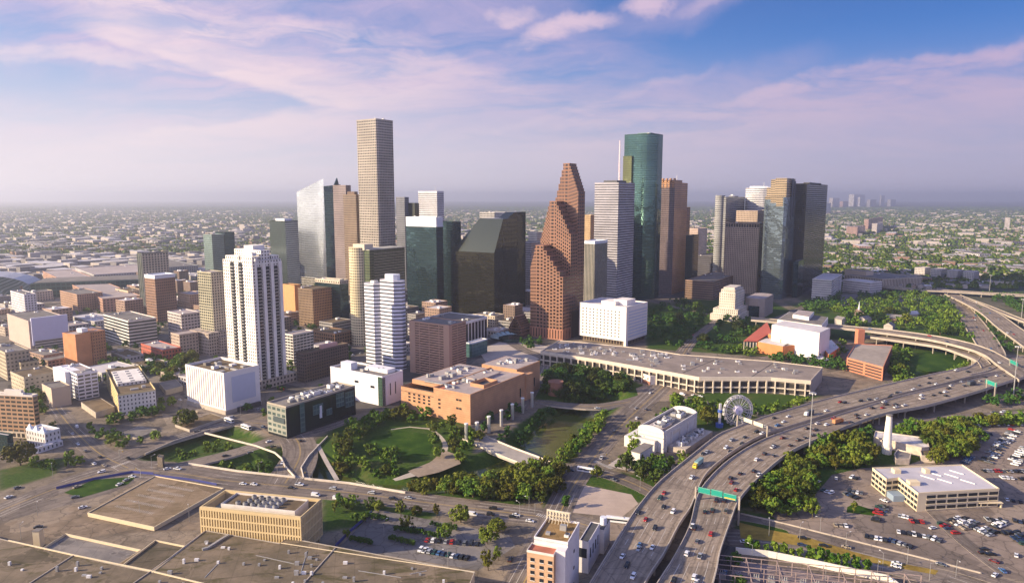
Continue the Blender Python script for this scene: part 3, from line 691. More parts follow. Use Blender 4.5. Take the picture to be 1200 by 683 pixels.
# green glass tower of rounded bays
f=Fr('skyscraper','very tall green glass tower with rounded corners behind the banded grey tower','skyscraper',733,742,776,154,352)
GREEN=facade('green_curtain_wall',(.04,.08,.07),(.10,.195,.165),.90,.82,gr=.07,gm=.85,blinds=.05,wmetal=.5,rough=.25,bump=.5,wallvar=.1)
W_,L_=f.W,f.L; tt=f.h-4
def rarc(cx,cy,r,a0,a1,n=8): return [(cx+r*math.cos(R(a0+(a1-a0)*i/n)),cy+r*math.sin(R(a0+(a1-a0)*i/n))) for i in range(n+1)]
W_=48; L_=30; rr=24
fp=rarc(rr,rr-10,rr,180,270,10)+[(W_-6,-10),(W_,-4)]+[(W_+2,L_-8)]+rarc(W_-rr+2,L_-rr+16,rr,0,90,8)+[(4,L_+16),(0,L_+6)]
f.root.location.x+=28; f.root.location.y+=10
mb=MB(); mb.prism(fp,0,tt,2.2,3.9,False); mb.build('facade',GREEN,f.root,smooth=False)
MB().prism(fp,tt-.4,tt,None,None).build('roof',ROOF_D,f.root)
mb=MB(); ring(mb,grow(fp,.1),tt-.3,tt+1.6,.6); mb.build('parapet',GREEN,f.root)
MB().prism([(14,2),(34,2),(34,26),(14,26)],tt,tt+4,3,4).build('penthouse',mat('green_metal',(.10,.17,.14),.4,.4),f.root)
for i in range(3): unit(f.root,10+12*i,4,tt,4,4,3,i)
mb=MB(); mb.prism([(-4.5,L_-2),(2,L_-2),(2,L_+14),(-4.5,L_+14)],0,f.h-40,2.2,3.9); mb.build('side_bay',facade('gold_green_glass',(.10,.11,.05),(.16,.17,.06),.9,.82,gr=.1,gm=.6,wmetal=.5,rough=.3),f.root)
# banded grey tower with the mast
f_band=facade('banded_grey_stone',(.40,.375,.385),(.03,.035,.04),1,.42,rough=.55,blinds=.35)
f=T('skyscraper','light grey tower of thin horizontal bands just left of the green glass tower','skyscraper',697,725,744,214,366,f_band,bay=3,fh=3.9,pent=5,pent_m=DARKM,n=3,seed=8)
g=Fr('broadcast_mast','white lattice broadcast mast standing above the towers just left of the green glass tower','mast',725.7,726.5,727.3,165,355)
MB().prism([(-14,-14),(14,-14),(14,14),(-14,14)],0,150,3,3.9).build('tower_base',f_band,g.root)
mb=MB(); z=150
for a_,b_ in ((-1,-1),(1,-1),(1,1),(-1,1)): mb.beam((a_*1.6,b_*1.6,z),(a_*.35,b_*.35,g.h),.45)
k=0
while z<g.h-6:
    s0=1.6-1.25*(z-150)/(g.h-150); mb.beam((-s0,-s0,z),(s0,-s0,z+6),.3); mb.beam((-s0,s0,z),(-s0,-s0,z+6),.3); z+=6
mb.build('lattice',mat('mast_paint',(.75,.62,.6),.6),g.root)
# red granite gabled tower, three stepped segments
f=Fr('skyscraper','red brown granite tower whose roof climbs in three stepped gables','skyscraper',622,661,686,194,399)
RED=facade('red_granite_grid',(.26,.14,.09),(.025,.013,.01),.62,.58,rough=.7,blinds=.2,wallvar=.10)
REDR=mat('red_granite',(.27,.13,.085),.8,var=.15,vs=.2)
H=f.h; W_=f.W; L_=f.L
# three slices one behind the other along x (the right-hand face); each is a stepped gable across y
def slice_(x0,x1,ymid,zr,zl,zrgt,ylo,yhi,nst,nm):
    """stepped gable: ridge zr at ymid, falls to zl at yhi (left) and zrgt at ylo (right)"""
    mb=MB(); rf=MB()
    ys=[]; pk=L_*.06
    for i in range(nst):
        if i==0: ys.append((ymid-pk,ymid+pk,zr))
        a=ymid+pk+(yhi-ymid-pk)*i/nst; b=ymid+pk+(yhi-ymid-pk)*(i+1)/nst; ys.append((a,b,zr+(zl-zr)*(i)/nst))
        a=ymid-pk-(ymid-pk-ylo)*i/nst; b=ymid-pk-(ymid-pk-ylo)*(i+1)/nst; ys.append((b,a,zr+(zrgt-zr)*(i)/nst))
    for a,b,z in ys:
        if b-a<.05: continue
        mb.box(x0,a,0,x1,b,z,4.2,4.4,False); MB().box(x0+.3,a+.1,z+.003,x1-.3,b,z+.25,None,None,False).build('roof_step',REDR,f.root)
    # gable front carries a pitched dormer ledge
    mb.build(nm,RED,f.root)
# heights read from the photograph at each slice
zb=lambda px,py,lx,ly: f.zat(px,py,lx,ly)
s1,s2=W_*.34,W_*.67
slice_(s2,W_,L_*.36,H*1.02,H*.62,H*.84,0,L_*.88,10,'gable_segment')
slice_(s1,s2-.01,L_*.56,H*.80,H*.55,H*.585,0.0,L_*.93,8,'gable_segment')
slice_(0,s1-.01,L_*.76,H*.545,H*.40,H*.34,0,L_,7,'gable_segment')
MB().prism(grow([(0,0),(W_,0),(W_,L_),(0,L_)],.6),0,14,4,14).build('base',facade('red_base',(.36,.17,.11),(.03,.02,.015),.35,.8),f.root)
MB().prism([(W_*.38,-2),(W_*.72,-2),(W_*.72,1),(W_*.38,1)],0,34,None,None).build('entrance_arch',mat('dark_recess',(.08,.045,.035),.8),f.root)
# small gabled banking hall at its foot
f=Fr('banking_hall','low red granite hall with a stepped gable at the foot of the red tower','building',596,611,622,374,396)
mb=MB()
for i in range(6):
    a=f.L*.5*i/6; z=f.h*(.55+.55*i/5); mb.box(0,a,0,f.W,f.L-a,z,3,4,False)
mb.build('wall',RED,f.root); MB().prism([(2,f.L*.1),(f.W,f.L*.1),(f.W,f.L*.9),(2,f.L*.9)],f.h*.5,f.h*.62,None,None).build('roof',mat('green_copper_roof',(.20,.27,.25),.6),f.root)
# pink granite and glass tower with scalloped crown
f_pk=facade('orange_granite_grid',(.50,.28,.15),(.05,.03,.02),.5,.5,blinds=.2); f_pg=facade('pinkish_glass',(.25,.19,.18),(.24,.19,.20),.9,.75,gr=.12,gm=.5,wmetal=.3,rough=.4,bump=.5)
f=T('skyscraper','tall orange granite tower with a scalloped crown, right of the green glass tower','skyscraper',773,791,806,214,345,f_pg,fm2=f_pk,bay=2.9,fh=3.9,n=2,par_m=f_pk)
# in local frame left face normal is -x ; crown barrels
mb=MB()
for i in range(4):
    y=f.L*(.12+.25*i); mb.box(-.4,y-f.L*.09,f.zt-8,f.W*.6,y+f.L*.09,f.zt+6,3,3.9,False); mb.cyl(f.W*.1,y,f.zt+4,f.zt+9,f.L*.08,n=10)
mb.build('crown',f_pk,f.root); 
MB().cyl(f.W*.6,f.L*.4,f.zt,f.zt+16,.4,n=6).build('antenna',UNITW,f.root)
# dark trapezoid twins with sloped glass roofs
DGL=facade('black_glass_gold_reflection',(.012,.015,.015),(.085,.078,.045),.92,.80,gr=.06,gm=.8,wmetal=.4,rough=.2,blinds=.04,bump=.5)  # warm tint in the glass stands for the golden light it mirrors
DGR=mat('sloped_glass_roof',(.055,.06,.045),.18,.8)
def wedge(nm,lab,xl,xc,xr,yt,yb,flip,cut=.45,ang=33.5):
    f=Fr(nm,lab,'skyscraper',xl,xc,xr,yt,yb,ang); W_,L_,H=f.W,f.L,f.h; zc=H-min(W_,L_)*.8
    mb=MB(); mb.prism(f.rect(),0,zc,3,3.8,False)
    # the top leans back from the front-left face
    A=(0,0,zc);B=(W_,0,zc);C=(W_,L_,zc);D=(0,L_,zc); E=(W_*cut,0,H);G=(W_*cut,L_*.55 if flip else L_,H);E2=(W_,0,H);G2=(W_,L_*.55 if flip else L_,H)
    uv=[(0,0),(8,0),(8,8),(0,8)]
    mb.poly([A,B,E2,E],uv); mb.poly([B,C,G2,E2],uv); mb.build('facade',DGL,f.root)
    rb=MB(); rb.poly([A,E,G,D],None); rb.poly([D,G,G2,C],None); rb.poly([E,E2,G2,G],None); rb.build('sloped_roof',DGR,f.root)
    return f
wedge('skyscraper','gold-reflection tinted black tower with a steep sloping glass roof, nearer of the twin wedges',530,579,606,257,373,True,.38)
wedge('skyscraper','black glass tower with a sloping top, further right and behind the gold tinted one',579,590,616,249,366,False,.5)
# teal glass tower with white top
TEAL=facade('teal_glass',(.02,.045,.05),(.075,.135,.145),.93,.85,gr=.06,gm=.85,wmetal=.4,rough=.2,blinds=.03,bump=.5)
f=T('skyscraper','dark teal glass tower with a plain white top storey','skyscraper',475.5,511,519,255,369,TEAL,bay=2.5,fh=3.9,crown_h=14,crown_m=mat('white_cladding',(.66,.68,.70),.5,var=.05),par=.6,n=2)
T('skyscraper','narrow dark teal glass tower tucked behind the white topped teal tower','skyscraper',512,530,540,260,362,TEAL,bay=2.5,n=2)
# the tall towers behind
f_w=facade('white_banded',(.60,.58,.58),(.05,.055,.06),1,.42,blinds=.4)
f=T('skyscraper','small white tower top with fine bands standing far behind the teal glass tower','skyscraper',490,512,520,224,335,f_w,bay=3,n=2,par=3,seed=4); MB().cyl(f.W*.6,f.L*.3,f.zt,f.zt+14,.35,n=6).build('antenna',UNITW,f.root)
f_gb=facade('grey_blue_grid',(.20,.20,.22),(.05,.06,.07),.6,.6,gm=.2)
T('skyscraper','slim grey tower just right of the tallest granite tower','skyscraper',464,474,479,231,345,f_gb,bay=3,n=1)
T('skyscraper','short dark olive tower between the slim grey tower and the white tower top','skyscraper',477,486,491,238,345,facade('olive_glass',(.05,.05,.03),(.05,.055,.04),.9,.8,gm=.4),bay=3,n=1)
T('skyscraper','pinkish grey fine gridded tower behind the slanted glass tower','skyscraper',390,405,411,217,352,facade('mauve_grid',(.24,.19,.175),(.07,.06,.06),.55,.5),bay=3,n=2,seed=9)
T('skyscraper','brown gridded tower between the mauve tower and the tallest granite tower','skyscraper',402,417,424,228,356,facade('brown_grid',(.22,.16,.11),(.04,.03,.02),.55,.55),bay=3,n=1,pent=6,pent_m=mat('brown_metal',(.16,.11,.08),.7))
T('skyscraper','broad grey office slab showing behind the black wedge towers','skyscraper',562,594,605,249,352,facade('pale_grey_grid',(.42,.40,.38),(.05,.055,.06),.7,.5),bay=3,n=3,roof=ROOF_G)
T('skyscraper','low banded grey tower behind the stepped red tower on its left','skyscraper',607,622,634,284,352,f_band,bay=3,n=3)
T('office_building','small pale office block on the skyline left of the stepped red tower','building',619,629,640,272,330,facade('pale_office',(.50,.47,.43),(.07,.07,.07),.7,.5),bay=3,n=2)
f=T('skyscraper','tan tower with a castellated top peeping between the red and the grey towers','skyscraper',683,692,698,252,338,facade('tan_grid',(.52,.36,.20),(.06,.045,.03),.5,.5),bay=3,n=1)
T('skyscraper','grey green tower of vertical beige ribs between the red tower and the banded tower','skyscraper',682,697,712,283,376,facade('beige_ribs',(.33,.29,.235),(.05,.07,.065),.55,1,gm=.2),bay=2.4,n=2,crown_h=3,crown_m=mat('white_cladding'))
# slanted glass tower
f=Fr('skyscraper','pale slanted glass tower with a sharp sloping roof and a folded dark right side','skyscraper',347,379,399,212,337)
H=f.h; W_,L_=f.W,f.L
PG=facade('pale_mirror_glass',(.42,.45,.47),(.50,.53,.55),.97,.88,gr=.16,gm=.85,wmetal=.7,rough=.22,blinds=.0,bump=.0,wallvar=.03)
mb=MB(); nb=14; nf=46; hl=f.zat(347,225,0,L_); wr=W_*.55
# left face: folded in two planes along a rising diagonal
A=(0,0,0);D=(0,L_,0);Tt=(wr*.0,0,H*1.02);TL=(0,L_,hl)
mid=(0,L_*.42,hl+(H*1.02-hl)*.58); lowm=(-1.5,0.0,0)
mb.poly([(0,L_,0),(-2.2,L_*.10,0),mid,(0,L_,hl)],[(0,0),(12,0),(8,44),(0,40)])
mb.poly([(-2.2,L_*.10,0),(0,0,0),(0,0,H*1.02),mid],[(12,0),(14,0),(14,46),(8,44)])
mb.build('mirror_facade',PG,f.root)
mb=MB(); mb.poly([(0,0,0),(W_,0,0),(W_,0,H*.97),(0,0,H*.95)],[(0,0),(10,0),(10,44),(0,43)]); mb.poly([(W_,0,0),(W_,L_,0),(W_,L_,hl),(W_,0,H*.97)],[(0,0),(10,0),(10,40),(0,44)]); mb.poly([(W_,L_,0),(0,L_,0),(0,L_,hl),(W_,L_,hl)],[(0,0),(10,0),(10,40),(0,40)])
mb.build('dark_facade',TEAL,f.root)
mb=MB(); mb.poly([(0,0,H*.95),(W_,0,H*.97),(W_,L_,hl),(0,L_,hl)],None); mb.build('sloped_roof',ROOF_D,f.root)
mb=MB(); mb.prism([(W_*.62,-.3),(W_*.95,-.3),(W_*.95,3),(W_*.62,3)],H*.9,H*.91,3,4,True,False,0,None,[(W_*.70,-.3),(W_*.74,-.3),(W_*.74,3),(W_*.70,3)])
mb=MB(); mb.poly([(W_*.45,-.4,H*.9),(W_,-.4,H*.9),(W_*.8,-.4,H*1.03)],None); mb.poly([(W_*.8,2,H*1.03),(W_,2,H*.9),(W_*.45,2,H*.9)],None); mb.poly([(W_*.45,-.4,H*.9),(W_*.8,-.4,H*1.03),(W_*.8,2,H*1.03),(W_*.45,2,H*.9)],None); mb.poly([(W_,2,H*.9),(W_*.8,2,H*1.03),(W_*.8,-.4,H*1.03),(W_,-.4,H*.9)],None)
mb.build('glass_fin',TEAL,f.root)
MB().prism(grow(f.rect(),6),0,18,4,5).build('podium',facade('podium_glass',(.40,.36,.30),(.03,.035,.03),.8,.7),f.root)
# left group
T('office_tower','green grey tower with a narrow lit edge and dark blank sides, far left of downtown','skyscraper',160,166,197,297,364,facade('dark_green_strips',(.12,.125,.10),(.035,.045,.045),.6,1),fm2=facade('sunlit_strips',(.58,.50,.36),(.06,.06,.05),.6,.6),bay=5,n=4)  # sunlight on the narrow left side is put into its cream colour
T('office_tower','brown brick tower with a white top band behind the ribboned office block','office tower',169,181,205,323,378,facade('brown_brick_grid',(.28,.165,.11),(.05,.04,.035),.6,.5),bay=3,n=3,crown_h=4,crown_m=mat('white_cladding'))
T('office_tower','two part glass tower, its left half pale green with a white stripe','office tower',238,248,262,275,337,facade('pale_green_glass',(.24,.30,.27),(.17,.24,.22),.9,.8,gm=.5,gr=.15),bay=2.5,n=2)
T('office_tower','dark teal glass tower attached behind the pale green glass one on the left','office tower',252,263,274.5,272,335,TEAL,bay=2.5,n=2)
T('skyscraper','pale green glass tower with a white roof frame left of the slanted glass tower','skyscraper',315.5,334,349,259,346,facade('shaded_green_grid',(.04,.055,.05),(.06,.08,.075),.85,.8,gm=.5),fm2=facade('sunlit_green_bands',(.42,.45,.38),(.16,.20,.18),1,.5,gm=.3),bay=2.5,n=3,pent=5,pent_m=mat('white_cladding'))  # left skin coloured paler as sunlit, right skin darker as shaded
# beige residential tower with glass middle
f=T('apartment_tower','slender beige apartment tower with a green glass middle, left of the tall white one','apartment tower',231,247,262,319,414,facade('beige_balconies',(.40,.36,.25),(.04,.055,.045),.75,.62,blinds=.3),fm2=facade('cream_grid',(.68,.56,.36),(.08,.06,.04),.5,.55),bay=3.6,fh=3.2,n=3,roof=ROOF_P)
for k,(a,b,c) in enumerate(((-4,-3,26),(f.W*.5,-8,20))): MB().box(a-8,b-4,0,a+26,f.L+8,c,3,3.6,False).build('podium',facade('podium_beige',(.42,.34,.27),(.07,.06,.05),.5,.5),f.root)
# tall white residential tower
WR=facade('white_punched',(.78,.73,.64),(.05,.04,.03),.42,.52,blinds=.35); WS=facade('white_balcony_stacks',(.60,.58,.56),(.02,.025,.03),.62,.78,blinds=.25)
WHITE=mat('white_render',(.78,.73,.65),.8,var=.06,vs=.2)
f=Fr('apartment_tower','tall white apartment tower with dark balcony stacks and crenellated top','apartment tower',260.5,295,329,301,457)
H=f.h; W_,L_=f.W,f.L
MB().prism(f.rect(),0,H-4,3.2,3.15,False).build('facade',WR,f.root)
# balconies: three deep recess stacks on the right face, two on the left, as real slabs and dark backs
def stack(x0,x1,y0,y1,side,z0,z1,nm='balcony_stack'):
    mb=MB(); n=int((z1-z0)/3.15)
    if side=='r':
        mb.box(x0,-.35,z0,x1,-.03,z1,None,None)
        for i in range(n): z=z0+i*3.15; mb.box(x0-.1,-1.5,z,x1+.1,-.3,z+.30,None,None,True,1); mb.box(x0,-1.5,z+.3,x1,-1.42,z+1.15,None,None,True,2)
    else:
        mb.box(-.35,y0,z0,-.03,y1,z1,None,None)
        for i in range(n): z=z0+i*3.15; mb.box(-1.5,y0-.1,z,-.3,y1+.1,z+.30,None,None,True,1); mb.box(-1.5,y0,z+.3,-1.42,y1,z+1.15,None,None,True,2)
    mb.build(nm,[mat('dark_window_glass',(.02,.024,.03),.1),WHITE,mat('railing_glass',(.12,.12,.12),.3)],f.root)
for a in (.16,.44,.72): stack(W_*a,W_*(a+.13),0,0,'r',8,H-10)
for a in (.34,.62): stack(0,0,L_*a,L_*(a+.11),'l',8,H-6)
MB().box(W_*.08,-1.2,0,W_*.13,0,H-2,None,None).build('pilaster',WHITE,f.root)
for a in (.31,.59,.88): MB().box(W_*a,-1.8,0,W_*(a+.10),0,H-6,None,None).build('pilaster',WHITE,f.root)
for a,b,h0 in ((.05,.30,-.5),(.36,.66,5),(.72,.97,-.5)):
    for c,d in ((.05,.42),(.5,.95)): MB().box(W_*a,L_*c,H-4,W_*b,L_*d,H+h0,3.2,3.1).build('crown_block',WR,f.root)
MB().prism(f.rect(),H-4.3,H-4,None,None).build('roof',ROOF_P,f.root)
MB().box(W_*.35,L_*.3,H-4,W_*.75,L_*.6,H+9,None,None).build('penthouse',WHITE,f.root); unit(f.root,W_*.2,L_*.15,H,5,4,3,1); unit(f.root,W_*.8,L_*.7,H,4,4,3,1)
MB().box(-6,-3,0,W_+10,L_+4,9,4,4.5,False).build('podium',facade('podium_beige'.replace('podium','tower_podium'),(.42,.36,.29),(.06,.05,.04),.5,.5),f.root)
# the white windowless hall
f=Fr('windowless_hall','large white windowless box with ribbed left side and blue grey panel, below the white tower','building',217,262,303.5,437,486)
H=f.h; W_,L_=f.W,f.L; WB=mat('white_panel_wall',(.74,.70,.65),.75,var=.06,vs=.1)
MB().prism(f.rect(),0,H-1.5,None,None,False).build('wall',WB,f.root); MB().prism(f.rect(.2),H-2.6,H-2.2,None,None).build('roof',ROOF_B,f.root)
mb=MB(); ring(mb,grow(f.rect(),.1),H-2.4,H,.8); mb.build('parapet',WB,f.root)
mb=MB()
for i in range(1,17): y=L_*i/17; mb.box(-.45,y-.25,5,-.05,y+.25,H-1,None,None)
mb.build('wall_rib',mat('white_panel_wall'),f.root); tag(COL.objects[-1])
MB().box(W_*.20,-.35,9,W_*.86,-.02,H-5,None,None).build('wall_panel',mat('blue_grey_panel',(.46,.48,.56),.6,var=.04),f.root)
MB().box(-.8,-.8,0,W_+.5,L_+.5,3.5,None,None).build('plinth',CONC,f.root)
MB().box(W_*.3,-2.5,0,W_*.95,-.3,4,3,4).build('entrance_canopy',DARKM,f.root)
for i,(a,b) in enumerate(((.15,.2),(.3,.5),(.5,.3),(.6,.7),(.75,.45),(.4,.8),(.8,.2))): unit(f.root,W_*a,L_*b,H-2.2,5,4,2.5 if i%2 else 1.5,i)
MB().box(W_*.45,L_*.1,H-2.2,W_*.52,L_*.6,H-1,None,None).build('roof_duct',UNIT,f.root)
# market square style rounded tower
f=Fr('apartment_tower','beige apartment tower with a rounded left bay and long green glass upper floors','apartment tower',404,428,474,290,407)
H=f.h; W_,L_=f.W,f.L; BE=facade('beige_round',(.66,.56,.36),(.09,.08,.05),.62,.60,blinds=.35); GG=facade('green_balcony_glass',(.15,.165,.085),(.05,.075,.05),.85,.72,gm=.3,blinds=.4)
rr=min(L_*.5,13); MB().cyl(rr*.9,L_-rr,0,H-1,rr,n=28,bay=2.8,fh=3.3,cap=True).build('round_bay',BE,f.root)
MB().prism([(rr*.5,0),(W_,0),(W_,L_-rr*.8),(rr*.5,L_-rr*.8)],0,H-4,3,3.3,False).build('facade',GG,f.root)
MB().prism([(rr*.5,0),(W_,0),(W_,L_-rr*.8),(rr*.5,L_-rr*.8)],H-4,H-3,None,None).build('roof',mat('roof_deck',(.36,.34,.28),.8),f.root)
mb=MB()
for i in range(int((H-40)/3.3)): z=36+i*3.3; mb.box(W_*.2,-1.1,z,W_*.98,0,z+.25,None,None)
mb.build('balcony',mat('cream_trim',(.62,.54,.38),.7),f.root); MB().box(rr*.4,L_*.2,H-4,rr*1.5,L_*.75,H+3,None,None).build('penthouse',mat('cream_trim'),f.root)
MB().box(W_*.3,-1.2,0,W_*1.02,L_*.6,H*.28,3,3.5,False).build('podium',BE,f.root)
# white chamfered ribbon tower, two linked shafts
f=Fr('office_tower','white tower of two linked chamfered shafts with dark ribbon windows, nearest the orange brick hall','office tower',422.5,466,479,330,434)
H=f.h; W_,L_=f.W,f.L; RB=facade('white_ribbons',(.66,.66,.70),(.035,.04,.05),1,.36,blinds=.2,rough=.6)
def oct_(x0,y0,x1,y1,c): return [(x0+c,y0),(x1-c,y0),(x1,y0+c),(x1,y1-c),(x1-c,y1),(x0+c,y1),(x0,y1-c),(x0,y0+c)]
MB().prism(oct_(0,0,W_,L_*.58,6),0,H,5,3.9,False).build('facade',RB,f.root); MB().prism(oct_(0,0,W_,L_*.58,6),H-.4,H,None,None).build('roof',ROOF_W,f.root)
MB().prism(oct_(-1,L_*.52,W_*.9,L_,6),0,H-5,5,3.9,False).build('facade',RB,f.root); MB().prism(oct_(-1,L_*.52,W_*.9,L_,6),H-5.4,H-5,None,None).build('roof',ROOF_W,f.root)
MB().prism(oct_(W_*.2,L_*.12,W_*.8,L_*.45,3),H,H+6,4,6).build('penthouse',mat('white_cladding'),f.root); unit(f.root,W_*.4,L_*.75,H-5,6,5,3,1)
# brown office block and white colonnaded annex
f=T('office_building','brown office block of thin window slots between the white ribbon tower and the orange hall','office building',480,526,546,381,444,facade('brown_slots',(.37,.235,.17),(.03,.022,.018),.93,.30,wallvar=.06),bay=14,fh=2.6,n=6,roof=ROOF_G,pent=0,seed=5)
MB().box(-.5,-.5,0,f.W*.16,f.L*.13,f.h-1,None,None).build('corner_pier',mat('brown_render',(.40,.26,.19),.8),f.root)
MB().box(-.3,f.L*.86,0,4,f.L+.3,f.h-1,None,None).build('corner_pier',mat('brown_render'),f.root)
f=T('theatre','white flat roofed theatre with a tall colonnade behind the brown office block','theatre',500,545,571,377,406,facade('white_colonnade',(.66,.62,.58),(.02,.025,.03),.72,.86),bay=7,fh=30,n=5,roof=ROOF_G,par_m=mat('white_cladding'),seed=2)
T('pavilion','small blue green glass pavilion with a white lid behind the orange hall','pavilion',546,553,571,402,419,facade('sea_glass',(.08,.16,.16),(.08,.17,.17),.9,.9,gm=.3),bay=3,n=0,roof=ROOF_W,par_m=mat('white_cladding'))
# sunken fountain plaza shells
f=Fr('glass_canopy','low curved glass canopy of the sunken plaza right of the pavilion','canopy',571,600,622,392,404)
mb=MB()
for i in range(9):
    a0=R(20+i*16); mb.beam((22+20*math.cos(a0),16+14*math.sin(a0),4),(22+30*math.cos(a0),16+24*math.sin(a0),6.5),5,.3)
mb.build('glass_panel',mat('canopy_glass',(.30,.42,.42),.15),f.root); MB().cyl(22,16,0,4.2,16,n=20,bay=3,fh=4).build('drum',TEAL,f.root)
# orange low towers and dark block
OR=facade('sunlit_orange_grid',(.52,.27,.12),(.05,.03,.02),.5,.5); ORB=mat('orange_brick',(.55,.30,.13),.85,var=.1,vs=.3)
T('office_building','orange brick slab with a sunlit end, left of two beside the tall white tower','office building',331,345,352,334,376,ORB,fm2=ORB,n=2,roof=ROOF_B)
T('office_building','brown gridded block with one orange lit flank, just right of the tall white tower','office building',349,366,391,339,384,facade('umber_grid',(.22,.15,.095),(.04,.03,.02),.55,.55),fm2=OR,bay=3,n=4,roof=ROOF_B)  # sun on the left flank painted in as orange, other sides kept dark
T('office_building','dark teal glass block with a beige attic behind the orange brick slabs','office building',369,398,408,329,381,TEAL,bay=3,n=4,crown_h=4,crown_m=facade('beige_attic',(.55,.48,.36),(.07,.06,.05),.5,.6),roof=ROOF_P)
f=T('parking_garage','open decked white parking garage right of the tall white tower','parking garage',333,343,367,392,428,facade('white_decks',(.60,.56,.50),(.03,.03,.03),.85,.55,blinds=0),bay=5,fh=3.2,n=2,roof=ROOF_P)
f=T('apartment_building','dark brick apartment block with many small balconies and a pink penthouse','apartment building',347,356,408,414,449,facade('dark_brick',(.13,.095,.08),(.035,.035,.035),.6,.6),bay=3,fh=3.2,n=6,roof=ROOF_B,seed=12)
MB().box(f.W*.45,f.L*.3,f.zt,f.W*.8,f.L*.7,f.zt+4,3,4).build('penthouse',mat('pink_render',(.55,.33,.29),.8),f.root)
mb=MB()
for i in range(5): mb.box(2,-1.2,4+i*3.2,f.W-2,-.1,4.25+i*3.2,None,None)
mb.build('balcony',mat('brown_metal'),f.root)
T('excavated_site','low brown timber decked structure between the dark block and the rounded tower','construction site',366,392,412,391,408,facade('site',(.22,.13,.08),(.04,.03,.02),.6,.6),bay=4,n=8,roof=ROOF_B)
# dark glass school building
f=Fr('school','dark glass clad school with green panels and cluttered roof, beside the park','school',313,335,416,476,514)
H=f.h; W_,L_=f.W,f.L
MB().prism(f.rect(),0,H-1.2,None,None,False).build('facade',facade('black_panel',(.018,.022,.024),(.02,.03,.03),.9,.85,gr=.1,gm=.3,rough=.35),f.root)
MB().prism(f.rect(),H-1.7,H-1.3,None,None).build('roof',ROOF_G,f.root); mb=MB(); ring(mb,grow(f.rect(),.1),H-1.5,H,.7); mb.build('parapet',mat('tan_trim',(.38,.33,.26),.8),f.root)
GP=facade('green_grey_windows',(.30,.30,.24),(.07,.10,.09),.7,.5,blinds=.5)
MB().box(-.4,0,2,-.02,L_,H-1.6,5,4,False).build('end_wall',GP,f.root)
MB().box(-.9,1.5,H*.45,-.42,L_*.65,H*.62,None,None).build('glass_bay',mat('bay_glass',(.08,.10,.10),.15),f.root)
for a,b,c,d in ((.18,.24,.05,1.0),(.36,.50,.45,.80),(.55,.63,.30,.55),(.70,.82,.45,.95),(.84,.97,.35,.9)):
    MB().box(W_*a,-.5,H*c,W_*b,-.03,H*d-1,3,4,False).build('window_panel',facade('teal_panel',(.10,.16,.15),(.10,.17,.17),.8,.7,gm=.3),f.root)
MB().box(W_*.45,-.7,H*.3,W_*.48,-.03,H*.7,None,None).build('white_sign',mat('white_cladding'),f.root)
clutter(f.root,W_*.12,L_*.15,W_*.95,L_*.85,H-1.3,26,33)
# white modernist hall
f=Fr('arts_building','white angular arts building with a green glass strip behind the orange hall','building',387,448,472,441,476)
H=f.h; W_,L_=f.W,f.L; WH=mat('white_stucco',(.72,.70,.70),.75,var=.04,vs=.2)
MB().prism(f.rect(),0,H-1,None,None,False).build('wall',WH,f.root); MB().prism(f.rect(),H-1.8,H-1.4,None,None).build('roof',ROOF_G,f.root); mb=MB(); ring(mb,grow(f.rect(),.1),H-1.6,H,.8); mb.build('parapet',WH,f.root)
MB().box(-.4,0,0,3.5,5,H-1,2,3).build('glass_strip',facade('green_strip',(.05,.09,.06),(.05,.10,.07),.85,.8,gm=.3),f.root)
for a,b in ((.15,.55),(.45,.62),(.78,.35)): MB().box(-.3,L_*a,H*b,-.02,L_*(a+.07),H*b+2,None,None).build('window',mat('dark_window_glass'),f.root)
for a in (.35,.6): MB().box(W_*a,-.3,H*.3,W_*(a+.03),-.02,H*.7,None,None).build('window',mat('dark_window_glass'),f.root)
MB().box(W_*.15,L_*.65,H-1.4,W_*.45,L_*.85,H+5,None,None).build('roof_stair_tower',WH,f.root); MB().box(W_*.5,L_*.1,H-1.4,W_*.9,L_*.5,H+2,None,None).build('roof_pavilion',WH,f.root); clutter(f.root,5,5,W_-3,L_*.6,H-1.3,7,3)
# right group
T('office_building','dark green glass block behind the orange granite tower','office building',804,812,819,276,345,facade('dk_green',(.05,.06,.045),(.03,.04,.035),.8,.7,gm=.2),bay=3,n=2)
T('office_building','red brown stub tower top behind the orange granite tower','office building',798,804,809,243,330,RED,bay=3,n=1)
T('office_building','pale apartment block far behind, just right of the orange granite tower','office building',808,818,829,268,312,facade('pale_apts',(.56,.42,.33),(.09,.08,.07),.5,.5),bay=3,n=1)
T('office_building','low brown block of striped brick beside the dark park','office building',803,836,868,330,352,facade('striped_brick',(.30,.20,.14),(.05,.04,.03),1,.4),bay=3,n=6,roof=ROOF_G)
T('office_building','low dark grey office block behind the striped brick one','office building',818,834,850,300,332,facade('dark_bands',(.13,.12,.12),(.04,.04,.045),1,.5),bay=3,n=4,roof=ROOF_G)
f=Fr('skyscraper','grey banded tower with rounded ends at the left of the right hand group','skyscraper',837,850,873,229,334)
CB=facade('curved_grey_bands',(.36,.35,.33),(.05,.06,.06),1,.42); H=f.h; L_,W_=f.L,f.W; r_=min(W_,L_)*.5
MB().cyl(r_,L_*.6,0,H,r_*.85,n=28,bay=4).build('round_bay',CB,f.root); MB().cyl(W_*.65,r_*.9,0,H-1,r_*.85,n=28,bay=4).build('round_bay',CB,f.root); MB().prism([(r_*.6,0),(W_,0),(W_,L_*.6),(r_*.6,L_*.6)],0,H-3,4,3.9).build('facade',CB,f.root); unit(f.root,W_*.5,L_*.3,H,6,5,2,1)
f=Fr('skyscraper','white banded round tower top standing behind the right hand group','skyscraper',880,890,904,218,330)
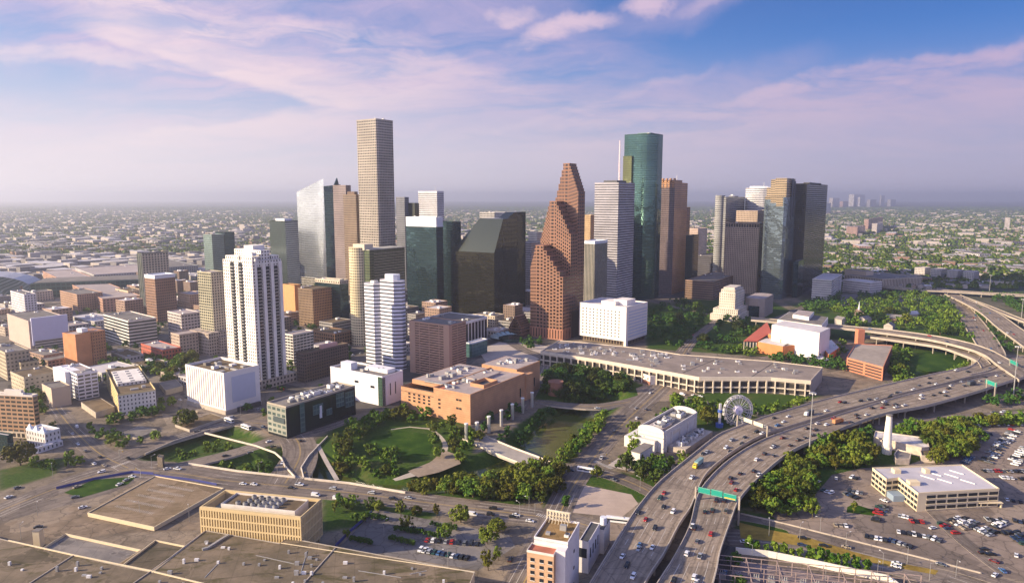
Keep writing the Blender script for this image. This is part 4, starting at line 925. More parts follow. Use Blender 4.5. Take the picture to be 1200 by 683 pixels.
MB().cyl(f.W*.6,f.L*.35,0,f.h-4,f.W*.36,n=28,bay=4).build('facade',f_w,f.root); MB().cyl(f.W*.6,f.L*.35,f.h-4,f.h,f.W*.28,n=24,bay=None,fh=None).build('penthouse',mat('white_cladding'),f.root); MB().cyl(f.W*.6,f.L*.35,f.h,f.h+9,.35,n=6).build('antenna',UNITW,f.root)
TG=facade('tan_square_grid',(.46,.355,.265),(.045,.035,.03),.55,.55,blinds=.2)
T('skyscraper','tan gridded tower top rising just behind the square tan gridded tower','skyscraper',863,888,900,247,336,TG,bay=3,n=2,roof=ROOF_P)
T('skyscraper','tan tower with a square window grid and a dark louvred top band','skyscraper',850.5,890,899,262,345,TG,bay=3.2,fh=3.9,crown_h=7,crown_m=facade('louvre',(.30,.23,.17),(.02,.02,.02),.7,.9),n=3,roof=ROOF_P)
# mirror glass tower with stepped tan top
f=Fr('skyscraper','blue mirror glass tower crowned by a stepped tan granite cap','skyscraper',895.5,922,933,231,351)
H=f.h; W_,L_=f.W,f.L; BM=facade('blue_mirror',(.14,.17,.17),(.24,.30,.31),.94,.85,gr=.07,gm=.75,wmetal=.6,rough=.25,blinds=.02,bump=.7)
MB().prism(oct_(0,0,W_,L_,4),0,H,2.4,3.9,False).build('facade',BM,f.root)
TC=facade('tan_cap',(.42,.32,.20),(.10,.08,.05),.9,.5,gr=.2); h2=f.zat(905,209,4,L_*.6)
for i,(a,b,c,d,z1) in enumerate(((.05,.05,.95,.55,h2),(.05,.55,.95,.75,h2*.99),(.05,.75,.9,.92,H+.5*(h2-H)))): MB().box(W_*a,L_*b,H-.02,W_*c,L_*d,z1,3,3.9).build('stepped_cap',TC,f.root)
for i,(a,b,z) in enumerate(((.15,.45,-12),(.45,.7,-6),(.7,.95,0))): MB().box(-.5,L_*a,H+z-4,.2,L_*b,H+1,3,3.9).build('stepped_cap',TC,f.root)
MB().box(W_*.45,-.9,H*.78,W_*.62,-.05,h2,None,None).build('dark_notch',DARKM,f.root); MB().box(W_*.7,-.9,H*.82,W_*.85,-.05,h2*.98,None,None).build('dark_notch',DARKM,f.root)
T('skyscraper','dark olive glass slab at the right end of downtown','skyscraper',932.5,946,970,215,345,facade('dark_olive',(.065,.06,.042),(.035,.035,.025),.82,.70,gm=.35,gr=.12,blinds=.1,bump=.4),bay=2.8,n=3,pent=4,pent_m=DARKM)
T('office_building','small dark teal block at the foot of the olive slab','office building',930,936,942,306,349,TEAL,bay=3,n=1)
T('office_building','small white office block with window bands right of the olive slab','office building',952,975,987,328,352,facade('white_small_bands',(.60,.56,.52),(.09,.10,.10),1,.35),bay=4,n=3,roof=ROOF_W)
f=Fr('city_hall','pale stone city hall with a stepped central tower among trees','city hall',843.5,862,873,338,376)
ST=facade('pale_stone_windows',(.60,.53,.43),(.08,.07,.06),.35,.5); H=f.h; W_,L_=f.W,f.L
MB().box(0,0,0,W_,L_,H*.84,3,3.6,False).build('facade',ST,f.root); MB().box(W_*.06,L_*.06,H*.84,W_*.94,L_*.94,H*.94,3,8).build('upper_stage',ST,f.root); MB().box(W_*.15,L_*.15,H*.94,W_*.85,L_*.85,H,None,None).build('cap',mat('pale_stone',(.56,.50,.42),.85,var=.08),f.root)
MB().box(-5,-6,0,W_+3,L_+7,H*.36,3,3.8).build('wing',ST,f.root); MB().box(-9,-9,0,W_+4,L_+10,H*.2,3,3.8).build('wing',ST,f.root)
f=Fr('civic_annex','low brown grey civic annex with a dark glazed opening beside the city hall','building',872,895,908,351,373)
MB().prism(oct_(0,0,f.W,f.L,8),0,f.h,None,None).build('wall',mat('brown_grey_stone',(.33,.27,.225),.85,var=.1,vs=.2),f.root); MB().prism(grow(oct_(0,0,f.W,f.L,8),-1),f.h,f.h+.6,None,None).build('roof',ROOF_P,f.root); MB().box(-.4,f.L*.2,1,-.03,f.L*.75,f.h*.62,3,4).build('glazing',TEAL,f.root)
# white cube
f=Fr('courthouse','white cube of small square windows with a white roof before the stepped red tower','courthouse',679,734,759,360,406,38)
H=f.h; W_,L_=f.W,f.L; CW=mat('white_concrete',(.74,.68,.62),.8,var=.04,vs=.2)
MB().prism(f.rect(),6,H-1,None,None,False,True).build('wall',CW,f.root); MB().prism(f.rect(),H-1.8,H-1.4,None,None).build('roof',ROOF_W,f.root); mb=MB(); ring(mb,grow(f.rect(),.1),H-1.6,H,.6); mb.build('parapet',CW,f.root)
MB().prism(grow(f.rect(),-3),0,6,4,6,False).build('ground_floor',facade('dark_lobby',(.20,.15,.10),(.03,.02,.02),.7,.7),f.root)
MB().box(-.6,-.6,0,4.5,2.5,H-.5,None,None).build('corner_pier',CW,f.root)
wmesh=MB().box(-.12,-.75,-.85,.02,.75,.85,None,None).mesh('window',mat('dark_window_glass')); 
nr,nc=9,11
for i in range(nr):
    for j in range(nc): link('window',wmesh,f.root,(0,7+(L_-10)*(j+.5)/nc,9+(H-14)*(i+.5)/nr))
mb=MB()
for i in range(10): z=9+(H-14)*i/9; mb.box(5,-.7,z,W_-1,-.03,z+.9,None,None)
mb.build('louvre_band',mat('white_concrete'),f.root)
mb=MB()
for i in range(9): z=10+(H-14)*i/9; mb.box(6,-.10,z,W_-2,-.02,z+1.6,None,None)
mb.build('ribbon_window',mat('blue_grey_panel'),f.root)
MB().box(W_*.2,L_*.32,H-1.4,W_*.62,L_*.62,H+3,None,None).build('penthouse',CW,f.root); MB().box(W_*.35,L_*.15,H-1.4,W_*.75,L_*.42,H+5,None,None).build('penthouse',CW,f.root)
# ---------------- landmark buildings nearer the camera ----------------
DW=mat('dark_window_glass',(.02,.024,.03),.1); TRIMW=mat('white_cladding'); 
def winmesh(w,h,d=.12,m=None,axis='x'):
    # a framed window proud of a wall whose outside is -x (axis x) or -y (axis y)
    mb=MB()
    if axis=='x': mb.box(-d,-w/2,-h/2,-.0,w/2,h/2,None,None)
    else: mb.box(-w/2,-d,-h/2,w/2,-.0,h/2,None,None)
    return mb.mesh('window',m or DW)
# orange brick performing arts hall
OB=mat('orange_brick_wall',(.48,.265,.145),.85,var=.12,vs=.25)
def brickwall(name,base,joint=.35):
    def b(nt,bs):
        g=nt.new('ShaderNodeNewGeometry').outputs['Position']; s=nt.new('ShaderNodeSeparateXYZ',{0:g})
        n=nt.noise(g,.12,6.0,.6).outputs[0]; c=nt.mix(nt.ramp(n,.3,.7),(*[x*.88 for x in base],1),(*[x*1.1 for x in base],1))
        j=nt.m('LESS_THAN',nt.m('FRACT',nt.m('MULTIPLY',s.outputs[2],.55)),.16)
        nt.put(bs.inputs['Base Color'],nt.mix(nt.m('MULTIPLY',j,joint),c,(*[x*.45 for x in base],1)))
    return mat(name,rough=.85,build=b)
BW=brickwall('coursed_orange_brick',(.49,.27,.145))
f=Fr('performing_arts_hall','huge orange brick hall with a stepped pinkish roof beside the bayou','concert hall',508,551,631,462,498)
H=f.h; 
def q(*pts): return [f.loc(a,b,H) for a,b in pts]
L_=f.L; W_=f.W; Wm=f.loc(615.6,436.8,H)[0]
MB().prism([(0,0),(Wm,0),(Wm,L_),(0,L_)],0,H-1.2,None,None,False).build('wall',BW,f.root)
MB().prism([(0,0),(Wm,0),(Wm,L_),(0,L_)],H-1.9,H-1.5,None,None).build('roof',ROOF_P,f.root); mb=MB(); ring(mb,grow([(0,0),(Wm,0),(Wm,L_),(0,L_)],.12),H-1.6,H,.8); mb.build('parapet',OB,f.root)
hl=f.zat(466,447,0,L_+34)
lw=[(0,L_),(14,L_),(14,L_+36),(0,L_+36)]
MB().prism([(0,L_+.01),(Wm,L_+.01),(Wm,L_+36),(0,L_+36)],0,H-4.5,None,None,False).build('lower_wing',BW,f.root)
MB().prism([(0,L_+.01),(12,L_+.01),(12,L_+36),(0,L_+36)],H-8.5,H-8,None,None).build('lower_roof',ROOF_D,f.root)
MB().prism([(12,L_+.02),(Wm-2,L_+.02),(Wm-2,L_+34),(12,L_+34)],H-4.5,H-.8,None,None).build('upper_block',OB,f.root)
MB().prism([(13,L_+.5),(Wm-3,L_+.5),(Wm-3,L_+33),(13,L_+33)],H-.8,H-.6,None,None).build('roof',ROOF_P,f.root)
W2=Wm+40
MB().prism([(Wm,9),(W2,9),(W2,L_+10),(Wm,L_+10)],0,H+1.5,None,None).build('rear_wing',BW,f.root); MB().prism([(Wm+1,10),(W2-1,10),(W2-1,L_+9),(Wm+1,L_+9)],H+1.5,H+1.7,None,None).build('roof',ROOF_P,f.root)
MB().box(Wm,-1.2,0,Wm+12,9,H-2,None,None).build('stair_block',BW,f.root)
# sunken light well, raised strips, red roof patch
mb=MB(); ring(mb,[(24,4),(44,4),(44,18),(24,18)],H-1.5,H+1.4,.6); mb.build('light_well_wall',OB,f.root); MB().box(24.6,4.6,H-1.49,43.4,17.4,H-1.3,None,None).build('light_well_floor',ROOF_D,f.root)
MB().box(4,L_*.82,H-1.5,26,L_+4,H-1.2,None,None).build('roof_patch',ROOF_R,f.root); MB().box(40,L_*.5,H-1.5,Wm-12,L_-3,H+.4,None,None).build('raised_roof',ROOF_P,f.root)
MB().box(12,L_*.7,H-1.5,15,L_+20,H,None,None).build('roof_duct',UNIT,f.root)
clutter(f.root,6,L_*.55,Wm-6,L_-2,H-1.4,14,5,.8); clutter(f.root,Wm+4,14,W2-4,L_,H+1.7,10,8); clutter(f.root,14,L_+4,Wm-6,L_+30,H-.6,12,9)
wm_=winmesh(2.4,1.5); 
for j,(y0,n) in enumerate(((L_+6,5),)):
    for a in range(5):
        for b in range(3): link('window',wm_,f.root,(-.0,L_+5+a*5.4,H-9.5-b*2.8))
for b in range(3): link('window',wm_,f.root,(0,L_-6,H-9.5-b*3.3)); 
for b in range(2): link('window',wm_,f.root,(0,13,H-6.5-b*7)); link('window',wm_,f.root,(0,10,H-6.5-b*7))
wy=winmesh(1.8,8,axis='y')
for x in (Wm-8,Wm+24,Wm+30): link('window',wy,f.root,(x,0 if x<Wm else 9,9))
# the lit pillars: steel tubes along the waterfront terrace
PL=mat('brushed_steel',(.62,.60,.56),.35,.6); 
def pillars():
    mb=MB(); mb.cyl(0,0,0,12.5,1.35,n=7,cap=True); me1=mb.mesh('shaft',PL); mb=MB(); mb.cyl(0,0,12.51,13.4,1.6,n=7); me2=mb.mesh('cap',UNITW)
    names=['leftmost, standing at the head of the footbridge','second from the left, brightly sunlit','third from the left, beside the brick wall corner','fourth from the left against the brick wall','fifth from the left against the brick wall','sixth from the left against the brick wall','rightmost, at the far end of the brick wall']
    for (px,py),s in zip(((546.5,516),(559,514.5),(573,507),(587.5,499),(600.5,491.5),(612.5,484),(623.5,477)),names):
        x,y=P(px,py,0); r=thing('steel_pillar','tall faceted steel pillar, '+s,'pillar',(x,y,min(0,hz(x,y))),random.random(),'steel pillars along the orange hall'); link('shaft',me1,r); link('cap',me2,r)
pillars()
# long entertainment complex
TR=mat('tan_trim_concrete',(.62,.53,.41),.8,var=.08,vs=.2)
back=[(655,398.5),(679,400.5),(730,405.5),(757,408.5),(797,415),(905,423),(964,430)]; front=[(950,445.5),(903,441.5),(820,441.5),(758,430.5),(700,420.5),(634,411)]
CR=mat('complex_roof',(.25,.205,.17),.9,var=.22,vs=.10)
root,q_,c_=poly_building('entertainment_complex','very long low complex with a pale colonnade and cluttered flat roof right of centre','building',front[::-1]+back[::-1],15.0,mat('complex_wall',(.42,.36,.29),.85,var=.1,vs=.2),CR,par_m=TR)
fw=[(P(a,b,15)[0]-c_[0],P(a,b,15)[1]-c_[1]) for a,b in front[::-1]]
mb=MB(); 
for a,b in zip(fw[:-1],fw[1:]): mb.beam((a[0],a[1]-.6,13.3),(b[0],b[1]-.6,13.3),2.2,3.4)
mb.build('fascia',TR,root)
pm=MB().box(-.55,-1.1,0,.55,1.1,11.7,None,None).mesh('column',TR)
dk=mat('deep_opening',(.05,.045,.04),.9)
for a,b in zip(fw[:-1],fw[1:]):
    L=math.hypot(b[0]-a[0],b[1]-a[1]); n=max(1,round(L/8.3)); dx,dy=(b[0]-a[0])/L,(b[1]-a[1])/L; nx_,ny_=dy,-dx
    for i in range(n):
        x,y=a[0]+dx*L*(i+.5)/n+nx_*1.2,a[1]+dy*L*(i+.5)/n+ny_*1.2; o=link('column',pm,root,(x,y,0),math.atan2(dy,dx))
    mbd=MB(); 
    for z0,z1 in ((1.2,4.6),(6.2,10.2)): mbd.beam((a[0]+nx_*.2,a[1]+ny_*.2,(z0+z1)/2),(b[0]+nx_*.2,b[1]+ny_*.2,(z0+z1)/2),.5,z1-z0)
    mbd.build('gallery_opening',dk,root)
    mbd=MB(); mbd.beam((a[0]+nx_*1.0,a[1]+ny_*1.0,5.4),(b[0]+nx_*1.0,b[1]+ny_*1.0,5.4),1.6,1.0); mbd.build('balcony_slab',TR,root)
# roof clutter and seams
rg=random.Random(11)
qr=[(x,y) for x,y in q_]
def scat(root,poly,z,n,seed,big=1.0,c=(0,0)):
    rg=random.Random(seed); xs=[p[0] for p in poly]; ys=[p[1] for p in poly]; k=0; t_=0
    sh=grow(poly,-2.5)
    while k<n and t_<n*30:
        t_+=1; x,y=rg.uniform(min(xs),max(xs)),rg.uniform(min(ys),max(ys))
        if inpoly(x,y,sh): unit(root,x,y,z,rg.choice((2,2,3,5))*big,rg.choice((2,3))*big,rg.choice((1,1.5,2,2.5)),rg.randint(0,1)); k+=1
left=[(P(a,b,15)[0]-c_[0],P(a,b,15)[1]-c_[1]) for a,b in ((640,409),(660,401),(757,410),(795,416),(778,431),(758,428),(700,418))]
right=[(P(a,b,15)[0]-c_[0],P(a,b,15)[1]-c_[1]) for a,b in ((797,418),(905,425),(955,432),(948,443),(903,438),(820,438),(790,432))]
scat(root,left,14.1,80,3,1.0); scat(root,right,14.1,26,4,.9)
mb=MB(); mb.poly([(x,y,14.16) for x,y in (left if sum(left[i][0]*left[(i+1)%7][1]-left[(i+1)%7][0]*left[i][1] for i in range(7))>0 else left[::-1])]); mb.build('gravel_roof',ROOF_B,root)
for a,b in (((905,425),(880,441)),((842,419),(800,436))):
    A=[P(*a,15),P(*b,15)]; mb=MB(); mb.beam((A[0][0]-c_[0],A[0][1]-c_[1],14.3),(A[1][0]-c_[0],A[1][1]-c_[1],14.3),.5,.35); mb.build('roof_seam',ROOF_D,root)
# low art deco block in front of it
root,qa,ca=poly_building('restaurant_block','low white block with round windows and red brick foot, below the long complex','building',[(720,424),(728,419.5),(757,426),(778,436),(770,440),(762,440.5)],9,mat('cream_wall',(.66,.60,.52),.8,var=.1),ROOF_W)
A=P(720,424,9);B=P(762,440.5,9); dx,dy=B[0]-A[0],B[1]-A[1]; L=math.hypot(dx,dy); rz=math.atan2(dy,dx); wmh=winmesh(1.6,1.6,.15,axis='y')
for i in range(9): link('window',wmh,root,(A[0]-ca[0]+dx*(i+.5)/9,A[1]-ca[1]+dy*(i+.5)/9,5.6),rz)
mb=MB(); mb.beam((A[0]-ca[0],A[1]-ca[1]-.3,1.6),(B[0]-ca[0],B[1]-ca[1]-.3,1.6),.6,3.2); mb.build('brick_foot',REDR,root)
# theatre with the red roof
f=Fr('theatre','white and orange theatre with a sweeping red roof, in the trees right of centre','theatre',903,960,972,378,412,36)
def blockpix(root_o,name,pix,h,m,z0=0,roofm=None):
    w=pp(pix,h); a=sum(w[i][0]*w[(i+1)%len(w)][1]-w[(i+1)%len(w)][0]*w[i][1] for i in range(len(w)))
    if a<0: w=w[::-1]
    mw=root_o.matrix_basis if False else None
    return w
th=f.root; bpy.context.view_layer.update(); inv=th.matrix_world.inverted()
def lw_(pix,h):
    w=[inv@Vector((*P(a,b,h),0)) for a,b in pix]; w=[(v.x,v.y) for v in w]; a=sum(w[i][0]*w[(i+1)%len(w)][1]-w[(i+1)%len(w)][0]*w[i][1] for i in range(len(w)))
    return w[::-1] if a<0 else w
WT=mat('white_stage_wall',(.70,.655,.61),.8,var=.06,vs=.2); OT=mat('orange_stucco',(.60,.22,.085),.85,var=.1,vs=.2); RR=mat('red_metal_roof',(.42,.10,.055),.55,var=.12,vs=.2)
def vol(pix,h,m,nm,z0=0,rm=ROOF_W):
    w=lw_(pix,h); MB().prism(w,z0,h-.3,None,None).build(nm,m,th); MB().prism(grow(w,-.8),h-.3,h-.1,None,None).build('roof',rm,th)
vol([(904.5,380),(919,375.5),(973,384),(960.5,390)],32,WT,'stage_tower')
vol([(911,374),(925,365),(939,367),(950,368),(970.5,371.5),(963,381)],24,WT,'rear_block',0,ROOF_G); vol([(929,368),(936,363),(954,365),(948,371)],29,WT,'rear_block',0,ROOF_P)
vol([(888,400),(897,396),(922,396.5),(931,402.5),(917.5,405.5)],13,OT,'front_block'); vol([(917.5,405),(928,398),(944,396),(957,400),(956,404),(935,404)],13,OT,'front_block',0,ROOF_P)
vol([(900,391),(906,388),(944,394),(940,399),(915,397)],17,OT,'mid_block',0,ROOF_P); vol([(958,401),(975,398),(984,407),(971,415)],8,OT,'side_block',0,ROOF_W)
# red sloping roof
a1,a2,a3,a4,a5,a6=[inv@Vector((*P(x,y,z),z)) for x,y,z in ((871,399.5,12),(887,400,12),(904,389,17),(904,386,17),(899,377,14),(887,388,12))]
mb=MB(); mb.poly([tuple(v) for v in (a1,a2,a3,a5)]); mb.poly([tuple(v-Vector((0,0,.8))) for v in (a5,a3,a2,a1)]); mb.build('red_roof',RR,th)
w=lw_([(873,401),(887,401.5),(902,391),(897,385)],11); MB().prism(w,0,11,None,None).build('glass_lobby',mat('lobby_glass',(.07,.09,.08),.15),th)
for i in range(5):
    v=inv@Vector((*P(872+i*3.6,401+i*.2,11),0)); MB().box(v.x-.3,v.y-.3,0,v.x+.3,v.y+.3,11.6,None,None).build('column',TR,th)
MB().prism(lw_([(951,418),(962,416),(972,421),(962,423)],4),3.4,4,None,None).build('canopy',WT,th)
# orange car park
f=Fr('parking_garage','orange brick parking garage with dark deck openings, right of the theatre','parking garage',993,1034,1047,413,447,38) if False else None
root,qg,cg=poly_building('parking_garage','orange brick parking garage with dark deck openings, right of the red roofed theatre','parking garage',[(992.5,418.5),(1003,402.5),(1046,404.5),(1035,430)],14,mat('salmon_brick',(.52,.20,.115),.85,var=.08,vs=.2),mat('garage_roof',(.32,.27,.22),.9,var=.2,vs=.15),par_m=mat('salmon_brick'))
A=P(992.5,418.5,14);B=P(1035,430,14);C_=P(1046,404.5,14)
for (p,r_w) in (((A,B),2),((B,C_),1)):
    a,b=p; dx,dy=b[0]-a[0],b[1]-a[1]; L=math.hypot(dx,dy); nx_,ny_=dy/L,-dx/L
    for seg in range(r_w):
        for lv_ in range(4):
            s0=(seg+.06)/r_w; s1=(seg+.94)/r_w; z=2.2+lv_*3.0; mb=MB()
            mb.beam((a[0]-cg[0]+dx*s0+nx_*.05,a[1]-cg[1]+dy*s0+ny_*.05,z),(a[0]-cg[0]+dx*s1+nx_*.05,a[1]-cg[1]+dy*s1+ny_*.05,z),.3,1.5); mb.build('deck_opening',dk,root)
v=P(1007.5,394,10); MB().box(v[0]-cg[0]-4,v[1]-cg[1]-4,0,v[0]-cg[0]+4,v[1]-cg[1]+4,19,None,None).build('stair_tower',mat('salmon_brick'),root)
# aquarium block with curved parapets
f=Fr('aquarium_building','white stuccoed waterfront building with curved gable parapets beside the freeway','building',748,778,817,506,531,38)
H=f.h; W_,L_=f.W,f.L; AQ=mat('stucco',(.60,.565,.52),.8,var=.07,vs=.25)
MB().prism(f.rect(),0,H-1.5,None,None,False).build('wall',AQ,f.root); MB().prism(f.rect(),H-2.2,H-1.8,None,None).build('roof',ROOF_G,f.root); mb=MB(); ring(mb,grow(f.rect(),.12),H-1.9,H,.7); mb.build('parapet',AQ,f.root)
def gable(x,nm):
    mb=MB(); n=14; pts=[]
    for i in range(n+1): y=L_*i/n; u=abs(2*i/n-1); pts.append((y,H+ (2.6*math.cos(u*math.pi/2)**.6 if u<.97 else 0)))
    for (ya,za),(yb_,zb_) in zip(pts[:-1],pts[1:]): 
        mb.poly([(x,ya,H-2),(x,ya,za),(x,yb_,zb_),(x,yb_,H-2)][::-1] if False else [(x,yb_,H-2),(x,ya,H-2),(x,ya,za),(x,yb_,zb_)]); mb.poly([(x+1,ya,H-2),(x+1,yb_,H-2),(x+1,yb_,zb_),(x+1,ya,za)]); mb.poly([(x,ya,za),(x+1,ya,za),(x+1,yb_,zb_),(x,yb_,zb_)])
    mb.build(nm,AQ,f.root)
gable(-.35,'curved_gable'); gable(W_-.7,'curved_gable')
MB().box(-.6,0,H-5.2,-.02,L_,H-4.7,None,None).build('cornice',mat('pale_concrete'),f.root); MB().box(-.3,L_*.45,H-9,-.02,L_*.52,H-7.8,None,None).build('window',DW,f.root)
for x in (.05,.2,.45,.7,.93): MB().box(W_*x,-.7,0,W_*x+1.5,-.02,H-3,None,None).build('pilaster',AQ,f.root)
MB().box(W_*.2,-.4,H*.62,W_*.5,-.03,H*.8,None,None).build('sign_panel',mat('pale_concrete'),f.root)
MB().prism([(-4,L_*.25),(0,L_*.25),(0,L_+3),(-4,L_+3)],0,H*.55,None,None).build('porch',AQ,f.root)
MB().box(W_*.1,-14,0,W_*.95,-1,4.2,None,None).build('terrace',CONC,f.root); MB().box(-4,L_,0,W_*.6,L_+9,H*.5,4,4).build('annex',AQ,f.root)
clutter(f.root,4,4,W_-4,L_-4,H-1.8,30,17); clutter(f.root,W_*.12,-13,W_*.93,-2,4.2,40,18,.7); MB().box(W_*.12,L_*.2,H-1.8,W_*.38,L_*.8,H-.4,None,None).build('roof_deck',ROOF_P,f.root)
f=Fr('service_building','small pale service building in the trees in front of the aquarium','building',740,750,765,531,545,38); MB().prism(f.rect(),0,f.h,None,None).build('wall',AQ,f.root); MB().prism(f.rect(-.5),f.h,f.h+.4,None,None).build('roof',ROOF_G,f.root); MB().box(2,-.2,1,5,-.02,3,None,None).build('door',DW,f.root)
# ferris wheel
x,y=P(864,497,0); wh=thing('ferris_wheel','white Ferris wheel with a pale hub disc, between the aquarium and the elevated freeway','ferris wheel',(x,y,0),R(8))
rad=math.hypot(P(881,480,0)[0]-P(846,480,0)[0],0)/2*.93; hzc=PY(864,480,y)[2]; WP=mat('white_steel',(.52,.50,.50),.5)
mb=MB(); N=40
for s_ in (-1.3,1.3):
    for rr in (rad,rad*.86):
        for i in range(N):
            a,b=2*math.pi*i/N,2*math.pi*(i+1)/N; mb.beam((rr*math.cos(a),s_,hzc+rr*math.sin(a)),(rr*math.cos(b),s_,hzc+rr*math.sin(b)),.38)
mb.build('rim',WP,wh); mb=MB()
for i in range(20):
    a=2*math.pi*i/20; 
    for s_ in (-1,1): mb.beam((0,s_*1.6,hzc),(rad*math.cos(a),s_*1.2,hzc+rad*math.sin(a)),.32)
    mb.beam((rad*math.cos(a),-1.3,hzc+rad*math.sin(a)),(rad*math.cos(a),1.3,hzc+rad*math.sin(a)),.25)
mb.build('spokes',WP,wh)
mb=MB(); n=24; 
pts=[(rad*.27*math.cos(2*math.pi*i/n),rad*.27*math.sin(2*math.pi*i/n)) for i in range(n)]
mb.poly([(a,-2.2,hzc+b) for a,b in pts]); mb.poly([(a,2.2,hzc+b) for a,b in reversed(pts)])
for i in range(n): a,b=pts[i],pts[(i+1)%n]; mb.poly([(b[0],-2.2,hzc+b[1]),(a[0],-2.2,hzc+a[1]),(a[0],2.2,hzc+a[1]),(b[0],2.2,hzc+b[1])])
mb.build('hub_disc',mat('lilac_hub',(.66,.60,.72),.5),wh)
cm=MB().box(-.9,-.9,-2.2,.9,.9,-.3,None,None).mesh('gondola',mat('gondola_paint',(.55,.52,.5),.4,var=.2))
for i in range(20): a=2*math.pi*(i+.5)/20; link('gondola',cm,wh,(rad*.98*math.cos(a),0,hzc+rad*.98*math.sin(a)))
mb=MB(); 
for s_ in (-3,3):
    for d in (-.16,.16): mb.beam((rad*d*1.6,s_*1.3,0),(0,s_*.8,hzc),.9)
mb.build('support_leg',WP,wh)
x,y=P(843,500,0); r=thing('drop_tower','thin white amusement drop tower with a blue base, just left of the Ferris wheel','tower',(x,y,0)); MB().box(-.8,-.8,0,.8,.8,19,None,None).build('mast',WP,r); MB().cyl(0,0,0,3,3,n=12).build('base',mat('blue_paint',(.05,.10,.35),.5),r); MB().cyl(0,0,12,14,1.8,n=12).build('carriage',mat('blue_paint'),r)
# white chimney-like tower beside the freeway
x,y=P(1039,531,0); r=thing('white_tower','tall tapering white tower standing beside the freeway above the trees','tower',(x,y,0)); h=PY(1042,487,y)[2]
MB().cyl(0,0,0,5,3.4,3.2,n=8).build('base',mat('white_wall'),r); MB().cyl(0,0,5,h,2.9,1.9,n=20,bay=None,fh=None).build('shaft',mat('white_wall'),r); MB().cyl(0,0,h,h+.8,2.2,n=16).build('cap',ROOF_G,r)
# long worn building behind it
root,qb,cb=poly_building('warehouse','long low worn white warehouse behind the white tapering tower','warehouse',[(1024,511),(1026,504.5),(1086,512.5),(1089,523),(1080,524)],7,mat('worn_white_wall',(.55,.46,.36),.9,var=.3,vs=.2),mat('worn_white_roof',(.55,.50,.45),.9,var=.35,vs=.25),bay=5)
poly_building('shed','small rusty roofed shed right of the worn white warehouse','shed',[(1078,526),(1083,521),(1097,525),(1096,534),(1080,533)],5,mat('worn_white_wall'),ROOF_B); poly_building('shed','small grey roofed shed at the right foot of the white tapering tower','shed',[(1048,531),(1052,526),(1068,530),(1066,537),(1050,537)],4.5,mat('worn_white_wall'),ROOF_G)
# three storey office by the car parks
CY_=mat('cream_concrete',(.66,.55,.36),.8,var=.05,vs=.2)
of=[(1022.5,547.5),(1039,560.5),(1053,559),(1076,577),(1171,571.7),(1127.5,543.8)]; HO=11.5
root,qo,co=poly_building('office_building','cream three storey office with a huge flat grey roof among the car parks','office',of,HO,CY_,mat('lilac_membrane_roof',(.47,.44,.45),.8,var=.12,vs=.08))
w=[P(a,b,HO) for a,b in of]
def winrow(root,a,b,c,n,zs,hh,inset=.08,wf=.84):
    dx,dy=b[0]-a[0],b[1]-a[1]; L=math.hypot(dx,dy); rz=math.atan2(dy,dx); wd=L/n*wf; m=winmesh(wd,hh,inset,axis='y'); fm=MB().box(-wd/2-.25,-inset-.25,-hh/2-.35,wd/2+.25,-inset+.02,-hh/2,None,None).mesh('sill',CY_)
    for z in zs:
        for i in range(n): 
            x,y=a[0]-c[0]+dx*(i+.5)/n,a[1]-c[1]+dy*(i+.5)/n; o=link('window',m,root,(x,y,z),rz); link('sill',fm,o)
winrow(root,w[0],w[1],co,4,(2.0,5.3,8.6),1.9); winrow(root,w[2],w[3],co,6,(2.0,5.3,8.6),1.9); 
e0=(w[3][0]+(w[4][0]-w[3][0])*.10,w[3][1]+(w[4][1]-w[3][1])*.10); winrow(root,e0,w[4],co,7,(2.0,5.3,8.6),1.9); winrow(root,w[1],w[2],co,2,(5.3,8.6),1.9)
MB().box(w[1][0]-co[0]+1,w[1][1]-co[1]-7,0,w[2][0]-co[0]+6,w[1][1]-co[1]+1,3.6,None,None).build('entrance_canopy',mat('blue_grey_awning',(.22,.28,.34),.6),root)
x,y=P(1157,590,0); MB().box(x-co[0]-9,y-co[1]-6,2.8,x-co[0]+5,y-co[1]+4,3.3,None,None).build('porte_cochere',CY_,root)
for dx in (-8,4): MB().box(x-co[0]+dx,y-co[1]-5.5,0,x-co[0]+dx+.8,y-co[1]-4.7,2.8,None,None).build('column',CY_,root)
for px,py,ww in ((1050,553,4),(1070,567,6),(1085,553,3)): x,y=P(px,py,11); MB().box(x-co[0]-ww/2,y-co[1]-2,10.6,x-co[0]+ww/2,y-co[1]+2,13.2,None,None).build('rooftop_unit',CY_,root)
lm=MB().box(-.35,-4,0,.35,4,.5,None,None).mesh('skylight',UNITW)
for px,py in ((1095,555),(1087,559),(1115,557),(1107,563),(1134,564),(1121,553)): x,y=P(px,py,11); link('skylight',lm,root,(x-co[0],y-co[1],10.75),R(35))
# ---- ribbed post office and the great worn roofs in the foreground ----
f=Fr('post_office','long ribbed tan office block with an open roof well, bottom left of the view','office block',234.5,352,376,605.6,657,12)
H=f.h; W_,L_=f.W,f.L; TB=mat('tan_ribbed_concrete',(.60,.46,.24),.85,var=.06,vs=.2); TBd=mat('tan_recess',(.34,.28,.19),.9)
zb_=3.5
MB().prism(f.rect(.5),zb_,H-1.5,None,None,False,True).build('wall',TBd,f.root)
MB().prism(f.rect(4),0,zb_+.1,5,4,False).build('ground_floor',facade('recessed_glazing',(.16,.13,.10),(.03,.03,.03),.8,.8),f.root)
mb=MB(); nn=int(L_/1.5)
for i in range(nn+1):
    y=L_*i/nn; mb.box(-.25,y-.38,zb_,.48,y+.38,H-1.0,None,None)
n2=int(W_/1.5)
for i in range(n2+1): x=W_*i/n2; mb.box(x-.38,-.25,zb_,x+.38,.48,H-1.0,None,None)
mb.build('rib',TB,f.root); tag(COL.objects[-1])
mb=MB()
